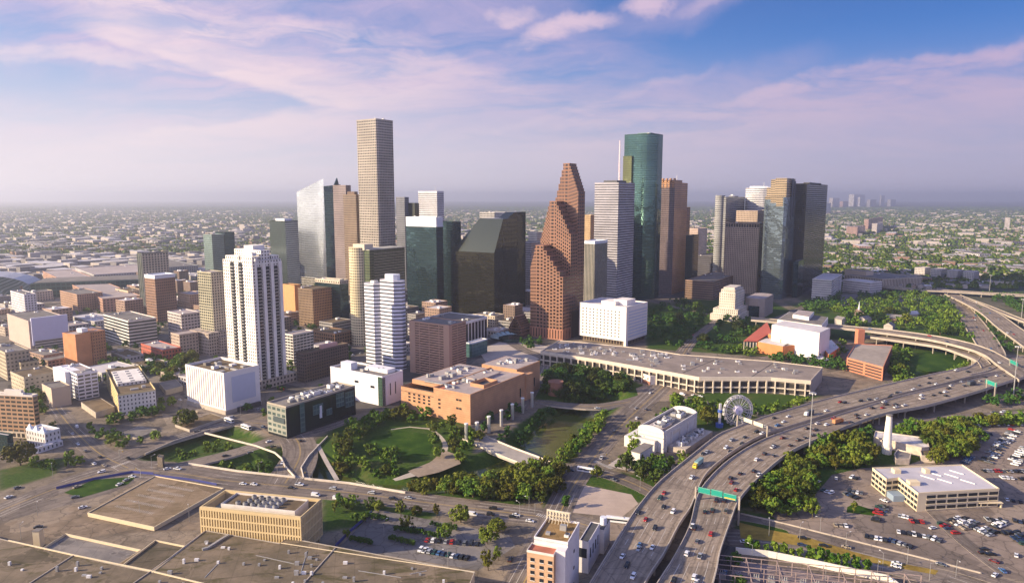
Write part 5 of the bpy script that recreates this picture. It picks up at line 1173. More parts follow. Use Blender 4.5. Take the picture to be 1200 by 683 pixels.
for z in [zb_+(H-zb_-1.0)*k/4 for k in range(5)]:
    mb.box(-.32,-.32,z-.35,.45,L_+.2,z+.45,None,None); mb.box(.45,-.32,z-.35,W_+.2,.45,z+.45,None,None)
mb.build('string_course',TB,f.root)
mb=MB(); ring(mb,grow(f.rect(),.3),H-1.6,H,1.4); mb.build('parapet',TB,f.root)
MB().prism(f.rect(1),H-5.2,H-4.8,None,None).build('roof',mat('blue_grey_roof',(.16,.20,.20),.85,var=.15),f.root)
MB().box(4.5,L_*.10,H-4.8,W_-3,L_*.84,H-.6,None,None).build('penthouse',mat('cream_wall'),f.root); mb=MB(); ring(mb,[(4.4,L_*.10-.1),(W_-2.9,L_*.10-.1),(W_-2.9,L_*.84+.1),(4.4,L_*.84+.1)],H-1.2,H+.5,.5); mb.build('penthouse_parapet',mat('cream_wall'),f.root)
MB().box(5,L_*.10+.5,H-.6,W_-3.5,L_*.3,H-.35,None,None).build('gravel_roof',ROOF_B,f.root); MB().box(5,L_*.52,H-.6,W_-3.5,L_*.83,H-.35,None,None).build('gravel_roof',ROOF_B,f.root)
MB().box(4.1,L_*.30,H-4.2,4.48,L_*.62,H-2.6,None,None).build('louvre_opening',dk,f.root)
fan=MB(); fan.cyl(0,0,0,1.6,1.3,n=12); fan.cyl(0,0,1.6,2.0,1.0,.8,n=12,mi=1); fan=fan.mesh('exhaust_fan',[UNIT,DARKM])
for i in range(16): link('exhaust_fan',fan,f.root,(7+(i%3)*4.0,L_*.32+(i//3)*4.2,H-.4))
for a in (.25,.6): MB().box(W_*a,.5,0,W_*a+1,1.5,zb_,None,None).build('column',TB,f.root)
MB().box(W_-1.5,1,0,W_-.5,2,zb_+.2,None,None).build('column',TB,f.root)
# great warehouse roof (bottom left), with recess and walls
def stained(name,lo,hi,st,pat=1.0):
    def b(nt,bs):
        g=nt.new('ShaderNodeNewGeometry').outputs['Position']
        mp=nt.new('ShaderNodeMapping',{'Vector':g,'Rotation':(0,0,R(-12)),'Scale':(.35,1.0,1.0)}).outputs[0]
        n1=nt.noise(g,.06,8.0,.7).outputs[0]; n2=nt.noise(mp,.10,7.0,.72,1.2).outputs[0]; n3=nt.noise(g,.9,5.0,.7).outputs[0]
        c=nt.mix(nt.ramp(n1,.35,.65),(*lo,1),(*hi,1)); c=nt.mix(nt.m('MULTIPLY',nt.ramp(n2,.50,.64),.75*pat),c,(*st,1)); c=nt.mix(nt.m('MULTIPLY',nt.ramp(n3,.5,.75),.3),c,(*[x*.5 for x in lo],1))
        sp_=nt.new('ShaderNodeSeparateXYZ',{0:nt.new('ShaderNodeMapping',{'Vector':g,'Rotation':(0,0,R(-12))}).outputs[0]})
        for ax,pitch in ((0,9.0),(1,31.0)): c=nt.mix(nt.m('MULTIPLY',nt.m('LESS_THAN',nt.m('FRACT',nt.m('MULTIPLY',sp_.outputs[ax],1/pitch)),.025),.45),c,(*[x*.45 for x in lo],1))
        po=nt.noise(g,.035,5.0,.55).outputs[0]; ed=nt.m('ABSOLUTE',nt.m('SUBTRACT',po,.60)); c=nt.mix(nt.m('MULTIPLY',nt.m('GREATER_THAN',po,.60),.35),c,(*[x*.4 for x in lo],1)); c=nt.mix(nt.m('MULTIPLY',nt.ramp(ed,.012,.0),.5),c,(*[min(1,x*1.25) for x in hi],1))
        nt.put(bs.inputs['Base Color'],c)
    return mat(name,rough=.95,build=b,spec=.15)
SR=stained('stained_gravel_roof',(.13,.105,.07),(.22,.17,.115),(.055,.052,.015)); SRD=stained('stained_dark_roof',(.09,.075,.05),(.15,.12,.085),(.04,.04,.02)); SRB=stained('stained_grey_roof',(.16,.145,.135),(.26,.23,.20),(.09,.075,.06),.6)
HW=11.0
root,qw,cw=poly_building('warehouse','enormous flat worn roof filling the bottom left edge, streaked with moss','warehouse',[(10,633),(49,641.3),(139,661.5),(179,670),(217,640),(241.6,621),(328,636),(337,629.5),(556,670),(520,760),(-150,760),(-120,600)],HW,mat('warehouse_wall',(.40,.35,.28),.9,var=.15,vs=.2),SR,par=.5,par_m=mat('warehouse_wall'))
def roofline(pts,z,w=.6,h=.8,nm='parapet_wall',m=None):
    mb=MB()
    for a,b in zip(pts[:-1],pts[1:]): A=P(a[0],a[1],z);B=P(b[0],b[1],z); mb.beam((A[0]-cw[0],A[1]-cw[1],z),(B[0]-cw[0],B[1]-cw[1],z),w,h)
    mb.build(nm,m or mat('cream_concrete'),root)
roofline([(10,633),(86,650),(174,668),(240,684),(300,699)],HW,.5,.7); roofline([(240,622),(200,652.5),(155,684)],HW,.35,.5,m=CONC); roofline([(86,650),(33,684)],HW,.35,.4,m=CONC); roofline([(393,641.5),(355,684)],HW,.4,.4,m=CONC); roofline([(329,636),(440,653),(556,670)],HW-.2,.4,.5)
for i,(a,b) in enumerate(((262,634),(273,647))): pass
mb=MB()
pa=[(268,627),(258,633),(252,637),(244,642),(237,644)]
for a,b in zip(pa[:-1],pa[1:]): A=P(*a,HW);B=P(*b,HW); mb.beam((A[0]-cw[0],A[1]-cw[1],HW+.2),(B[0]-cw[0],B[1]-cw[1],HW+.2),1.3,1.1)
mb.build('roof_duct',UNIT,root)
sc=[(P(a,b,HW)[0]-cw[0],P(a,b,HW)[1]-cw[1]) for a,b in ((250,625),(330,640),(440,655),(540,672),(520,690),(170,690),(215,655))]
if sum(sc[i][0]*sc[(i+1)%7][1]-sc[(i+1)%7][0]*sc[i][1] for i in range(7))<0: sc=sc[::-1]
scat(root,sc,HW-.5,34,21,.42)
for i,(a,b) in enumerate((((300,650),(345,660)),((420,668),(470,676)),((255,660),(240,676)),((360,645),(352,672)),((480,672),(500,668)))):
    A=P(*a,HW);B=P(*b,HW); mb=MB(); mb.beam((A[0]-cw[0],A[1]-cw[1],HW-.2),(B[0]-cw[0],B[1]-cw[1],HW-.2),.35,.35); mb.build('roof_pipe',UNIT,root)
sc=[(P(a,b,HW)[0]-cw[0],P(a,b,HW)[1]-cw[1]) for a,b in ((0,640),(90,655),(200,680),(120,690),(-20,690))]
if sum(sc[i][0]*sc[(i+1)%5][1]-sc[(i+1)%5][0]*sc[i][1] for i in range(5))<0: sc=sc[::-1]
scat(root,sc,HW-.5,10,22,.42)
# lower recessed roofs
r2,_,_=poly_building('loading_building','lower grey roofed building with a long white back wall beside the great worn roof','building',[(50,641.5),(77,624.5),(165,643.5),(138,661)],7.5,mat('warehouse_wall'),SRB,par=1.6,par_m=mat('cream_concrete'))
r3,_,_=poly_building('loading_building','small lower mossy roof with a white back wall beside the grey roofed one','building',[(143,661.5),(182,632),(217,639),(180,668)],7.5,mat('warehouse_wall'),SRD,par=1.2,par_m=mat('cream_concrete'))
x,y=P(46,640,0); r4=thing('roof_stair','small white stair tower left of the grey roofed loading building','tower',(x,y,0)); MB().box(-1.7,-1.7,0,1.7,1.7,9,None,None).build('wall',CY_,r4); MB().box(-1.9,-1.9,9,1.9,1.9,9.3,None,None).build('roof',ROOF_G,r4)
# raised parking deck
PD=stained('parking_deck_surface',(.20,.145,.085),(.29,.215,.14),(.11,.08,.04),.7)
r5,qd_,cd=poly_building('parking_deck','raised brown parking deck edged with low white walls, behind the great worn roof','parking deck',[(102.6,600.3),(181.5,557),(262,571.5),(180.5,617)],2.4,mat('cream_concrete'),PD,par=.8,par_m=mat('cream_concrete'))
mb=MB(); A=P(118,597,2);B=P(190,560,2);C2=P(176,609,2)
for i in range(5):
    for j in range(22):
        u=.12+.17*i; v=.12+.78*j/22; x=A[0]+(B[0]-A[0])*u+(C2[0]-A[0])*v; y=A[1]+(B[1]-A[1])*u+(C2[1]-A[1])*v; dx,dy=(B[0]-A[0]),(B[1]-A[1]); L=math.hypot(dx,dy); dx,dy=dx/L*2.4,dy/L*2.4
        mb.beam((x-cd[0],y-cd[1],1.95),(x-cd[0]+dx,y-cd[1]+dy,1.95),.28,.02)
    mb.build('stall_marking',PAINT,r5); mb=MB()
# brick hotel with white flank
f=Fr('hotel','brick fronted block with a plain white flank and brown roof at the bottom centre','hotel',626,665.4,679,635,710,20)
H=f.h; W_,L_=f.W,f.L; HWt=mat('white_painted_wall',(.66,.62,.60),.8,var=.08,vs=.3); HB=brickwall('hotel_brick',(.50,.32,.19),.2)
MB().prism(f.rect(),0,H-.9,None,None,False).build('wall',HWt,f.root); MB().prism(f.rect(),H-1.4,H-1,None,None).build('roof',stained('brown_hotel_roof',(.22,.14,.06),(.33,.21,.09),(.15,.10,.04)),f.root); mb=MB(); ring(mb,grow(f.rect(),.1),H-1.2,H,.5); mb.build('parapet',HWt,f.root)
H2=H-4; MB().box(-7,L_*.28,0,-.02,L_+1,H2,None,None,False).build('brick_front',HB,f.root); MB().box(-6.8,L_*.28+.2,H2,-.03,L_+.8,H2+.25,None,None).build('roof',ROOF_R,f.root); mb=MB(); ring(mb,[(-7.1,L_*.28),(-.05,L_*.28),(-.05,L_+1.1),(-7.1,L_+1.1)],H2,H2+1,.4); mb.build('parapet',mat('cream_wall'),f.root)
MB().box(-4,0,0,-.02,L_*.28,H-2.5,None,None).build('stair_tower',HWt,f.root)
hm_=winmesh(1.9,1.5,.1); hs=MB().box(-.25,-1.1,-1.0,.02,1.1,-.78,None,None).mesh('sill',mat('cream_wall'))
for i,yy in enumerate((.38,.63,.9)):
    for z in range(8):
        if H2-3-z*3.0>1:
            o=link('window',hm_,f.root,(-7,L_*yy,H2-3.0-z*3.0)); link('sill',hs,o)
for i in range(3): MB().box(W_*.5,-.2,4+i*8,W_*.5+1.2,-.02,5.4+i*8,None,None).build('window',DW,f.root)
unit(f.root,W_*.6,L_*.35,H-1,2,3,2.5,0); unit(f.root,W_*.35,L_*.15,H-1,3,2,1,1); unit(f.root,W_*.3,L_*.7,H-1,2,2,.8,0)
# the rooftop hoarding (its back and frame face this way)
mb=MB(); yb0,yb1=L_*.3,L_*.98
for i in range(8): y=yb0+(yb1-yb0)*i/7; mb.beam((W_-1,y,H-1),(W_-1,y,H+3.6),.25); mb.beam((W_-4,y,H-1),(W_-1,y,H+3.2),.2)
mb.beam((W_-1,yb0,H+3.6),(W_-1,yb1,H+3.6),.3); mb.beam((W_-1.0,yb0,H+1.4),(W_-1,yb1,H+1.4),.25); mb.build('hoarding_frame',mat('cream_trim'),f.root)
MB().box(W_-.8,yb0-.5,H+.3,W_-.5,yb1+.5,H+4.2,None,None).build('hoarding_panel',mat('hoarding_back',(.55,.50,.40),.8,var=.2,vs=.8),f.root)
# low annex beside it
f=Fr('annex_building','low white two storey building with a dark metal roof right of the brick fronted block','building',679,690,703,636,672,22)
MB().prism(f.rect(),0,f.h,None,None).build('wall',HWt,f.root); MB().prism(f.rect(.4),f.h,f.h+.3,None,None).build('roof',ROOF_D,f.root); mb=MB(); ring(mb,grow(f.rect(),.05),f.h-.5,f.h+.7,.35); mb.build('parapet',HWt,f.root)
for i in range(4): MB().box(f.W*(.12+.22*i),-.15,f.h*.45,f.W*(.12+.22*i)+1.6,-.02,f.h*.75,None,None).build('window',DW,f.root)
for i in range(2): MB().box(-.15,f.L*(.2+.4*i),f.h*.5,-.02,f.L*(.2+.4*i)+2,f.h*.8,None,None).build('window',DW,f.root)
f=Fr('annex_building','narrow pale tower with a round white tank beside the elevated freeway, bottom centre','building',702,708,715,621,649,22); MB().prism(f.rect(),0,f.h,None,None).build('wall',mat('cream_wall'),f.root); MB().prism(f.rect(.3),f.h,f.h+.2,None,None).build('roof',ROOF_D,f.root); MB().cyl(f.W*.5,f.L*.5,f.h+.2,f.h+4,1.8,n=16).build('tank',TRIMW,f.root)
# ---- left side buildings ----
f=T('hotel_block','brown block of many dark windows with a white flat roof at the far left','apartment building',-60,38,44,463,513,facade('brown_brick_windows',(.36,.225,.13),(.045,.045,.04),.78,.50,wallvar=.08),bay=5,fh=3.3,n=4,roof=ROOF_P,ang=10,par_m=mat('cream_wall'))
MB().box(-2,-.5,0,f.W,f.L,4,4,4,False).build('arcade',facade('arcade',(.55,.46,.34),(.04,.035,.03),.7,.75),f.root); MB().box(f.W*.3,f.L*.15,f.zt,f.W*.8,f.L*.35,f.zt+4,None,None).build('penthouse',mat('cream_wall'),f.root)
T('office_building','dark teal glazed building cut by the left edge below the brown block','building',-40,8,14,510,534,TEAL,bay=3,n=2,ang=20,roof=ROOF_W)
f=Fr('mansion','small white house with ornamental gables and roof terrace left of the junction','house',30,52,70,505,526,25)
MB().prism(f.rect(),0,f.h-2,3,3.5).build('wall',facade('white_villa',(.66,.62,.58),(.06,.06,.06),.35,.5),f.root)
for i,y in enumerate((.15,.5,.85)):
    mb=MB(); yy=f.L*y; w=f.L*.14; mb.prism([(-.3,yy-w),(f.W*.25,yy-w),(f.W*.25,yy+w),(-.3,yy+w)],f.h-2,f.h+2.5,None,None,True,False,0,None,[(f.W*.08,yy-w*.1),(f.W*.12,yy-w*.1),(f.W*.12,yy+w*.1),(f.W*.08,yy+w*.1)]); mb.build('gable',TRIMW,f.root)
mb=MB(); ring(mb,f.rect(),f.h-2,f.h-1,.4); mb.build('parapet',TRIMW,f.root); MB().box(-8,-4,0,f.W*.9,-.1,4,3,4).build('wing',facade('white_villa'),f.root) if False else MB().box(-8,-4,0,f.W*.9,-.1,4,3,4).build('wing',MATS['white_villa'],f.root)
f=T('apartment_building','white six storey block with window bands left of the ribbed white hall','apartment building',70,90,114,438,469,facade('white_blue_bands',(.66,.65,.68),(.05,.06,.08),.8,.5),bay=5,fh=3.4,n=8,roof=ROOF_P,ang=40)
MB().box(-4,f.L*.4,0,f.W*.5,f.L+6,f.h*.97,None,None).build('side_block',WH,f.root)
T('office_building','tan blank sided block with a slanted roof edge behind the brown block, left','building',49,60,82,455,478,mat('tan_wall',(.50,.41,.31),.85,var=.06,vs=.2),n=1,roof=ROOF_G,ang=40)
T('office_building','long low tan block with window slots behind the slant edged tan block','building',12,28,70,442,462,facade('tan_slots',(.42,.36,.26),(.06,.055,.045),.4,.35),bay=4,n=4,roof=ROOF_B,ang=38)
f=T('office_building','white and yellow three storey building with a terraced roof left of the windowless white hall','building',124,138,182,462,487,facade('yellow_arcade',(.66,.52,.26),(.05,.045,.04),.5,.55),fm2=facade('white_arcade',(.68,.64,.58),(.05,.05,.05),.35,.5),bay=2.8,fh=3.4,n=4,roof=ROOF_B,ang=55)
MB().box(f.W*.1,f.L*.3,f.zt,f.W*.9,f.L*.8,f.zt+3,3,3).build('penthouse',MATS['white_arcade'],f.root)
T('office_building','nine storey block of white bands and dark ribbon windows, left middle distance','office building',121,150,183,376,407,facade('ribbon_office',(.56,.53,.48),(.03,.035,.035),1,.55),bay=5,fh=4,n=4,roof=ROOF_G,ang=40,par_m=mat('cream_wall'),seed=44)
T('office_building','pale six storey gridded block right of the ribboned office block','office building',196,212,234,368,402,facade('pale_grid',(.50,.44,.40),(.07,.07,.07),.7,.5),bay=4,n=4,roof=ROOF_P,ang=40)
OW=brickwall('orange_slab_brick',(.55,.25,.12),.15)
f=T('apartment_building','pair of orange brick slabs joined by a white stair core, left middle distance','apartment building',73,88,106,392,433,OW,n=2,roof=ROOF_P,ang=28); MB().box(f.W*1.02,-2,0,f.W*1.02+14,f.L*.9,f.h*1.0,3,3.3).build('second_slab',facade('dim_orange_grid',(.40,.19,.10),(.05,.03,.02),.4,.4),f.root); MB().box(f.W*.6,f.L*.2,f.h,f.W,f.L*.6,f.h+4,None,None).build('stair_core',TRIMW,f.root)
f=T('cinema_building','large block with a blank pale lilac screen wall, far left','building',8,33,78,376,409,mat('rose_wall',(.46,.36,.30),.85,var=.08),n=4,roof=ROOF_G,ang=40); MB().box(f.W*.05,-3,4,f.W*1.0,-.1,f.h+3,None,None).build('screen_wall',mat('lilac_screen',(.55,.54,.66),.7,var=.03),f.root); MB().box(f.W*.1,-4,0,f.W*1.1,-3.05,f.h*.28,5,3).build('deck',facade('deck_bands',(.45,.40,.33),(.04,.04,.04),1,.4),f.root)
for i,(a,b,c,yt,yb,col,lab) in enumerate((
 (-10,6,34,413,446,(.42,.35,.25),'tan block with small windows at the left edge below the lilac screen'),(10,24,44,425,446,(.36,.30,.20),'small tan block with a peaked parapet near the left edge'),
 (200,210,232,392,420,(.40,.31,.24),'brownish mid rise podium block left of the beige tower'),
 (104,112,121,400,424,(.55,.53,.52),'narrow white block behind the orange slabs'),
 (130,148,168,418,428,(.45,.40,.36),'low pale warehouse with a bright roof below the ribboned block'),(165,190,212,410,425,(.42,.12,.08),'small red brick block near the beige tower'),
 (70,90,120,345,365,(.40,.25,.17),'brick apartment block by the stadium'),(135,150,168,341,358,(.55,.43,.30),'cream and tan apartment block left of the dark green tower'),
 (208,222,240,345,362,(.45,.30,.20),'brick mid rise right of the brown brick tower'),(12,28,42,345,372,(.62,.58,.58),'white low building in front of the stadium'))):
    T('mid_rise_building',lab,'building',a,b,c,yt,yb,facade('mid_'+str(i),col,(.06,.055,.05),.5,.5),bay=3.5,n=3,roof=(ROOF_G,ROOF_B,ROOF_P)[i%3],ang=40,seed=i)
# ballpark with an arched white roof and convention centre
x,y=P(-26,352,0); r=thing('stadium','stadium with a big arched silver roof at the far left edge','stadium',(x,y,0),R(20))
mb=MB(); n=14
for i in range(n):
    a,b=math.pi*i/n,math.pi*(i+1)/n; p0=(-110*math.cos(a),20+26*math.sin(a)); p1=(-110*math.cos(b),20+26*math.sin(b)); mb.poly([(p0[0]-30,0,p0[1]),(p1[0]-30,0,p1[1]),(p1[0]-30,75,p1[1]),(p0[0]-30,75,p0[1])])
mb.build('arched_roof',mat('silver_roof',(.50,.48,.48),.5,.3,var=.08),r); mb=MB(); 
pts=[(-110*math.cos(math.pi*i/n)-30,20+26*math.sin(math.pi*i/n)) for i in range(n+1)]
mb.poly([(pts[0][0],-.1,0)]+[(pts[-1][0],-.1,0)]+[(a,-.1,z) for a,z in reversed(pts)],[(i*2,i) for i in range(n+3)]); mb.build('end_wall',facade('stadium_glass',(.22,.26,.24),(.10,.15,.14),.8,.8),r)
MB().box(80,0,0,310,90,26,8,6).build('stand',facade('green_stand',(.06,.11,.09),(.04,.08,.07),.8,.7),r); MB().box(84,4,26,306,86,27,None,None).build('roof',ROOF_G,r)
for i,(a,b,c,yt,yb,lab) in enumerate(((50,120,165,350,366,'long brick loft terrace with a pale roof in front of the stadium'),(88,110,190,322,333,'long low pale warehouse beyond the stadium'),(150,180,232,314,324,'long dark roofed shed behind the dark green tower'))):
    T('warehouse',lab,'warehouse',a,b,c,yt,yb,facade('wh_'+str(i),((.40,.24,.17),(.42,.40,.38),(.25,.26,.26))[i],(.05,.05,.05),.5,.5),bay=5,n=3,roof=(ROOF_P,ROOF_P,ROOF_G)[i],ang=48)
# right: gymnasium-like hall, apartment rows
T('exhibition_hall','long hall with a sloping dark roof and pale ribbed walls, right of the olive slab','hall',990,1034,1081,327,339,facade('ribbed_hall',(.50,.42,.32),(.12,.10,.08),.5,1),ang=70,bay=4,n=4,roof=ROOF_G)
T('exhibition_hall','tall blank pale box attached left of the sloping roofed hall','hall',990,1015,1024,318,334,mat('tan_wall'),ang=60,n=2,roof=ROOF_G)
T('office_building','long white low building in front of the sloping roofed hall','building',988,1020,1034,331,345,facade('white_low',(.60,.56,.54),(.1,.1,.1),1,.3),bay=4,n=3,roof=ROOF_W,ang=60)
for i in range(4): T('apartment_building','pale grey stepped apartment block, %s in the row beyond the freeway'%(('first from the left','second from the left','third from the left','rightmost')[i]),'apartment building',1072+i*19,1084+i*19,1091+i*19,314+i*1.6,326+i*1.6,facade('grey_apts',(.46,.42,.38),(.07,.07,.07),.5,.55),bay=3,n=3,roof=ROOF_P,ang=50,group='grey apartment row',seed=i)
for i,(a,b,c,yt,yb,lab) in enumerate(((1178,1184,1200,255,268,'pale twin block on the right horizon'),(1013,1018,1035,257,270,'pink brick mid rise near the right horizon'),(995,1001,1014,228,242,'tallest pale tower of the far medical district'),(1031,1033,1037,229,241,'slim white tower with a pointed top in the far district'),(972,976,984,232,243,'grey slab at the left of the far district'),(984,988,994,236,243,'white block in the far district between two taller ones'),(1004,1008,1013,231,242,'brownish slab right of the tallest far tower'),(1016,1020,1027,234,243,'low white block of the far district'),(1022,1028,1035,262,273,'beige long block before the far district'),(992,1005,1014,266,276,'cream apartment block before the far district'),(962,968,974,238,250,'pinkish block at the left end of the far district'),(1040,1044,1050,234,242,'low block at the right end of the far district'))):
    T('distant_tower',lab,'tower',a,b,c,yt,yb,facade('dist_%d'%(i%4),((.50,.44,.40),(.38,.24,.19),(.55,.52,.50),(.32,.30,.30))[i%4],(.12,.12,.13),.6,.5),bay=6,fh=5,n=1,ang=35,par=1)
# power substation beside the white retaining wall
x,y=P(930,690,0); r=thing('power_substation','power substation of rusty pink steel frames behind the long white wall','substation',(x,y,0),R(-12)); SS=mat('rusty_steel',(.33,.25,.22),.7,var=.25,vs=.5); mb=MB(); rg=random.Random(5)
for i in range(16):
    for j in range(4):
        X0,Y0=-48+i*7,-16+j*9; mb.beam((X0,Y0,0),(X0,Y0,7.5),.35)
        if i<15: mb.beam((X0,Y0,7.3),(X0+7,Y0,7.3),.3); mb.beam((X0,Y0,5),(X0+7,Y0,5),.22)
        if j<3 and i%2==0: mb.beam((X0,Y0,7.3),(X0,Y0+9,7.3),.25)
mb.build('steel_frame',SS,r)
tm=MB(); tm.box(-1.5,-1.2,0,1.5,1.2,2.6,None,None); [tm.cyl(k,0,2.6,4.2,.25,n=6) for k in (-1,0,1)]; tm=tm.mesh('transformer',UNIT)
for i in range(30): link('transformer',tm,r,(-45+(i%15)*7+rg.uniform(-1,1),-11.5+(i//15)*14,0))

# raised planters and low pavilions among the streets at the left
for i,(pg,h,l) in enumerate((([(205,497),(247,484),(262,489),(222,503)],2.2,'low brown roofed plaza structure beside the big kerb tree'),([(140,508),(162,499),(184,503),(160,513)],1.6,'brown raised planter terrace left of the road bridge'),([(95,471),(118,466),(134,476),(112,483)],5,'low flat roofed market block with a courtyard below the white six storey block'),([(186,448),(206,444),(214,452),(194,457)],5,'low brown shed in the square left of the windowless hall'),([(150,448),(166,444),(172,450),(156,455)],5,'small grey shed in the square left of the windowless hall'))):
    rt,qq,cc=poly_building('low_structure',l,'building',pg,h,mat('warehouse_wall'),ROOF_B if i%2==0 else ROOF_G,par=.5)
rt,qq,cc=poly_building('bridge_pier_house','small dark stone gatehouse at the left end of the road bridge','building',[(184,535),(186,532),(192,533),(190,536)],7,mat('dark_stone',(.16,.13,.10),.9,var=.2,vs=.5),ROOF_D,par=.5)
for i,(px,py,w,d,h,c,l) in enumerate(((118,268,120,60,10,4,'big pale roof first from the left near the left horizon'),(155,264,150,50,9,4,'long white roof second from the left near the left horizon'),(210,262,90,60,12,4,'bright roof third from the left near the left horizon'),(60,292,110,60,9,3,'grey roofed shed in the left distance'),(95,300,80,50,9,4,'pale shed in the left distance'),(250,300,90,50,8,4,'pale shed behind the white residential tower'),
  (1120,252,160,60,12,4,'white hall near the right horizon'),(1165,249,180,50,12,0,'long cream hall near the right horizon'),(1082,264,120,50,12,0,'cream block in the right distance'),(1045,276,110,40,14,4,'white block in the right distance'),(992,268,90,40,16,0,'cream terrace in the right distance'),(1182,286,90,50,12,1,'tan block at the right edge distance'),(1100,282,90,40,10,1,'tan roofed block in the right middle distance'),(1010,292,90,40,14,4,'pale block behind the sloping roofed hall'),(1140,300,100,40,10,3,'grey block before the right suburbs'),(640,256,160,50,12,4,'white hall far behind the stepped red tower'))):
    x,y=P(px,py,0); r=thing('distant_hall',l,'building',(x,y,0),R(56+(i%3)*20)); MB().box(-w/2,-d/2,0,w/2,d/2,h,8,5,False).build('wall',facade('dist_%d'%(i%4),(.5,.45,.4),(.1,.1,.1)),r); MB().box(-w/2+.5,-d/2+.5,h,w/2-.5,d/2-.5,h+.3,None,None,False).build('roof',(ROOF_P,ROOF_B,ROOF_G,ROOF_G,ROOF_W)[c],r)
# ---------------- trees ----------------
def leafm(name,a,b):
    def bb(nt,bs):
        g=nt.new('ShaderNodeNewGeometry').outputs['Position']; oi=nt.new('ShaderNodeObjectInfo').outputs['Random']
        n=nt.noise(g,.28,4.0,.6).outputs[0]; n2=nt.noise(g,.03,3.0,.6).outputs[0]
        c=nt.mix(nt.ramp(nt.m('ADD',nt.m('MULTIPLY',n,.5),nt.m('MULTIPLY',n2,.5)),.38,.62),(*a,1),(*b,1))
        hs=nt.new('ShaderNodeHueSaturation',{'Color':c,'Hue':nt.m('ADD',.452,nt.m('MULTIPLY',oi,.08)),'Value':nt.m('ADD',.55,nt.m('MULTIPLY',oi,1.0))})
        nt.put(bs.inputs['Base Color'],hs.outputs[0])
    return mat(name,rough=.75,build=bb,spec=.25)
LEAF=leafm('foliage',(.035,.068,.007),(.135,.155,.018)); LEAFD=leafm('dark_or_shaded_foliage',(.022,.050,.008),(.058,.088,.014)); LEAFR=leafm('rusty_foliage',(.13,.03,.02),(.20,.07,.03)); BARK=mat('bark',(.10,.075,.05),.9)  # second leaf colour: shade painted into shaded groves, elsewhere just a darker tone
def crown_arrays(rg,rad,hgt_,z0,ncl,per,size,flat=1.0):
    """leaf clumps through the crown's volume -> (nquads,4,3)"""
    out=[]
    for c in range(ncl):
        a=rg.uniform(0,2*math.pi); u=rg.random()**.45; zz=rg.uniform(-.9,1.0); rr=rad*u*math.sqrt(max(.05,1-zz*zz*.85))*rg.uniform(.62,1.28)
        cx,cy,cz=rr*math.cos(a),rr*math.sin(a),z0+hgt_*.5*(1+zz*.82); cr=rad*rg.uniform(.13,.40)
        for k in range(per):
            v=Vector((rg.gauss(0,1),rg.gauss(0,1),rg.gauss(0,1)*.8)).normalized()*cr*rg.uniform(.6,1.0)
            p=Vector((cx,cy,cz))+v; n=(v.normalized()+Vector((rg.uniform(-.5,.5),rg.uniform(-.5,.5),rg.uniform(-.1,.6)))).normalized()
            t1=n.orthogonal().normalized(); t2=n.cross(t1); an=rg.uniform(0,6.28); x=t1*math.cos(an)+t2*math.sin(an); y=n.cross(x); s=size*rg.uniform(.6,1.25)
            out.append([tuple(p-x*s-y*s*.7),tuple(p+x*s-y*s*.7),tuple(p+x*s+y*s*.7),tuple(p-x*s+y*s*.7)])
    return np.array(out,dtype=np.float32)
def mesh_from_quads(name,q,mats,mi=None,smooth=False):
    n=len(q); me=bpy.data.meshes.new(name); me.vertices.add(n*4); me.vertices.foreach_set('co',q.reshape(-1)); me.loops.add(n*4); me.loops.foreach_set('vertex_index',np.arange(n*4,dtype=np.int32))
    me.polygons.add(n); me.polygons.foreach_set('loop_start',np.arange(n,dtype=np.int32)*4); me.polygons.foreach_set('loop_total',np.full(n,4,np.int32))
    for m in mats: me.materials.append(m)
    if mi is not None: me.polygons.foreach_set('material_index',mi.astype(np.int32))
    me.update(); return me
rg=random.Random(3); KINDS=[]
for i,(rad,ch,z0,ncl,per,sz) in enumerate(((5.2,7.0,2.2,30,34,.42),(4.2,7.5,2.4,26,32,.40),(6.3,7.2,2.4,38,34,.46),(3.0,5.0,1.8,16,28,.34),(3.8,9.5,2.2,26,32,.40),(2.2,3.2,.6,10,26,.30))):
    cm=mesh_from_quads('crown',crown_arrays(rg,rad,ch,z0,ncl,per,sz),[LEAF]); mb=MB(); mb.cyl(0,0,-.6,z0+ch*.35,.055*rad+.08,.03*rad,n=7,cap=False)
    for k in range(5):
        a=k*1.26+rg.uniform(-.3,.3); mb.beam((0,0,z0*.7+k*.25),(rad*.55*math.cos(a),rad*.55*math.sin(a),z0+ch*rg.uniform(.35,.6)),.03*rad)
    tm=mb.mesh('trunk',BARK); KINDS.append((cm,tm,rad))
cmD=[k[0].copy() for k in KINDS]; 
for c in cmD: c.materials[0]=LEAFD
cmR=KINDS[3][0].copy(); cmR.materials[0]=LEAFR
TREES=[]   # x,y,kind,scale,dark,label,group
def region(pix,n,kinds,label,group,dark=0,smin=.8,smax=1.2,z=0,seed=0,sep=5.0):
    pg=pp(pix,z); rg=random.Random(seed+len(TREES)); xs=[p[0] for p in pg]; ys=[p[1] for p in pg]; k=0; tr=0; pl_=[]
    while k<n and tr<n*40:
        tr+=1; x,y=rg.uniform(min(xs),max(xs)),rg.uniform(min(ys),max(ys))
        if not inpoly(x,y,pg): continue
        if any((x-a)**2+(y-b)**2<sep*sep for a,b in pl_): continue
        if any(inpoly(x,y,o) for o in OCC[:]): continue
        pl_.append((x,y)); k+=1
        TREES.append((x,y,rg.choice(kinds),rg.uniform(smin,smax),dark,label,group))
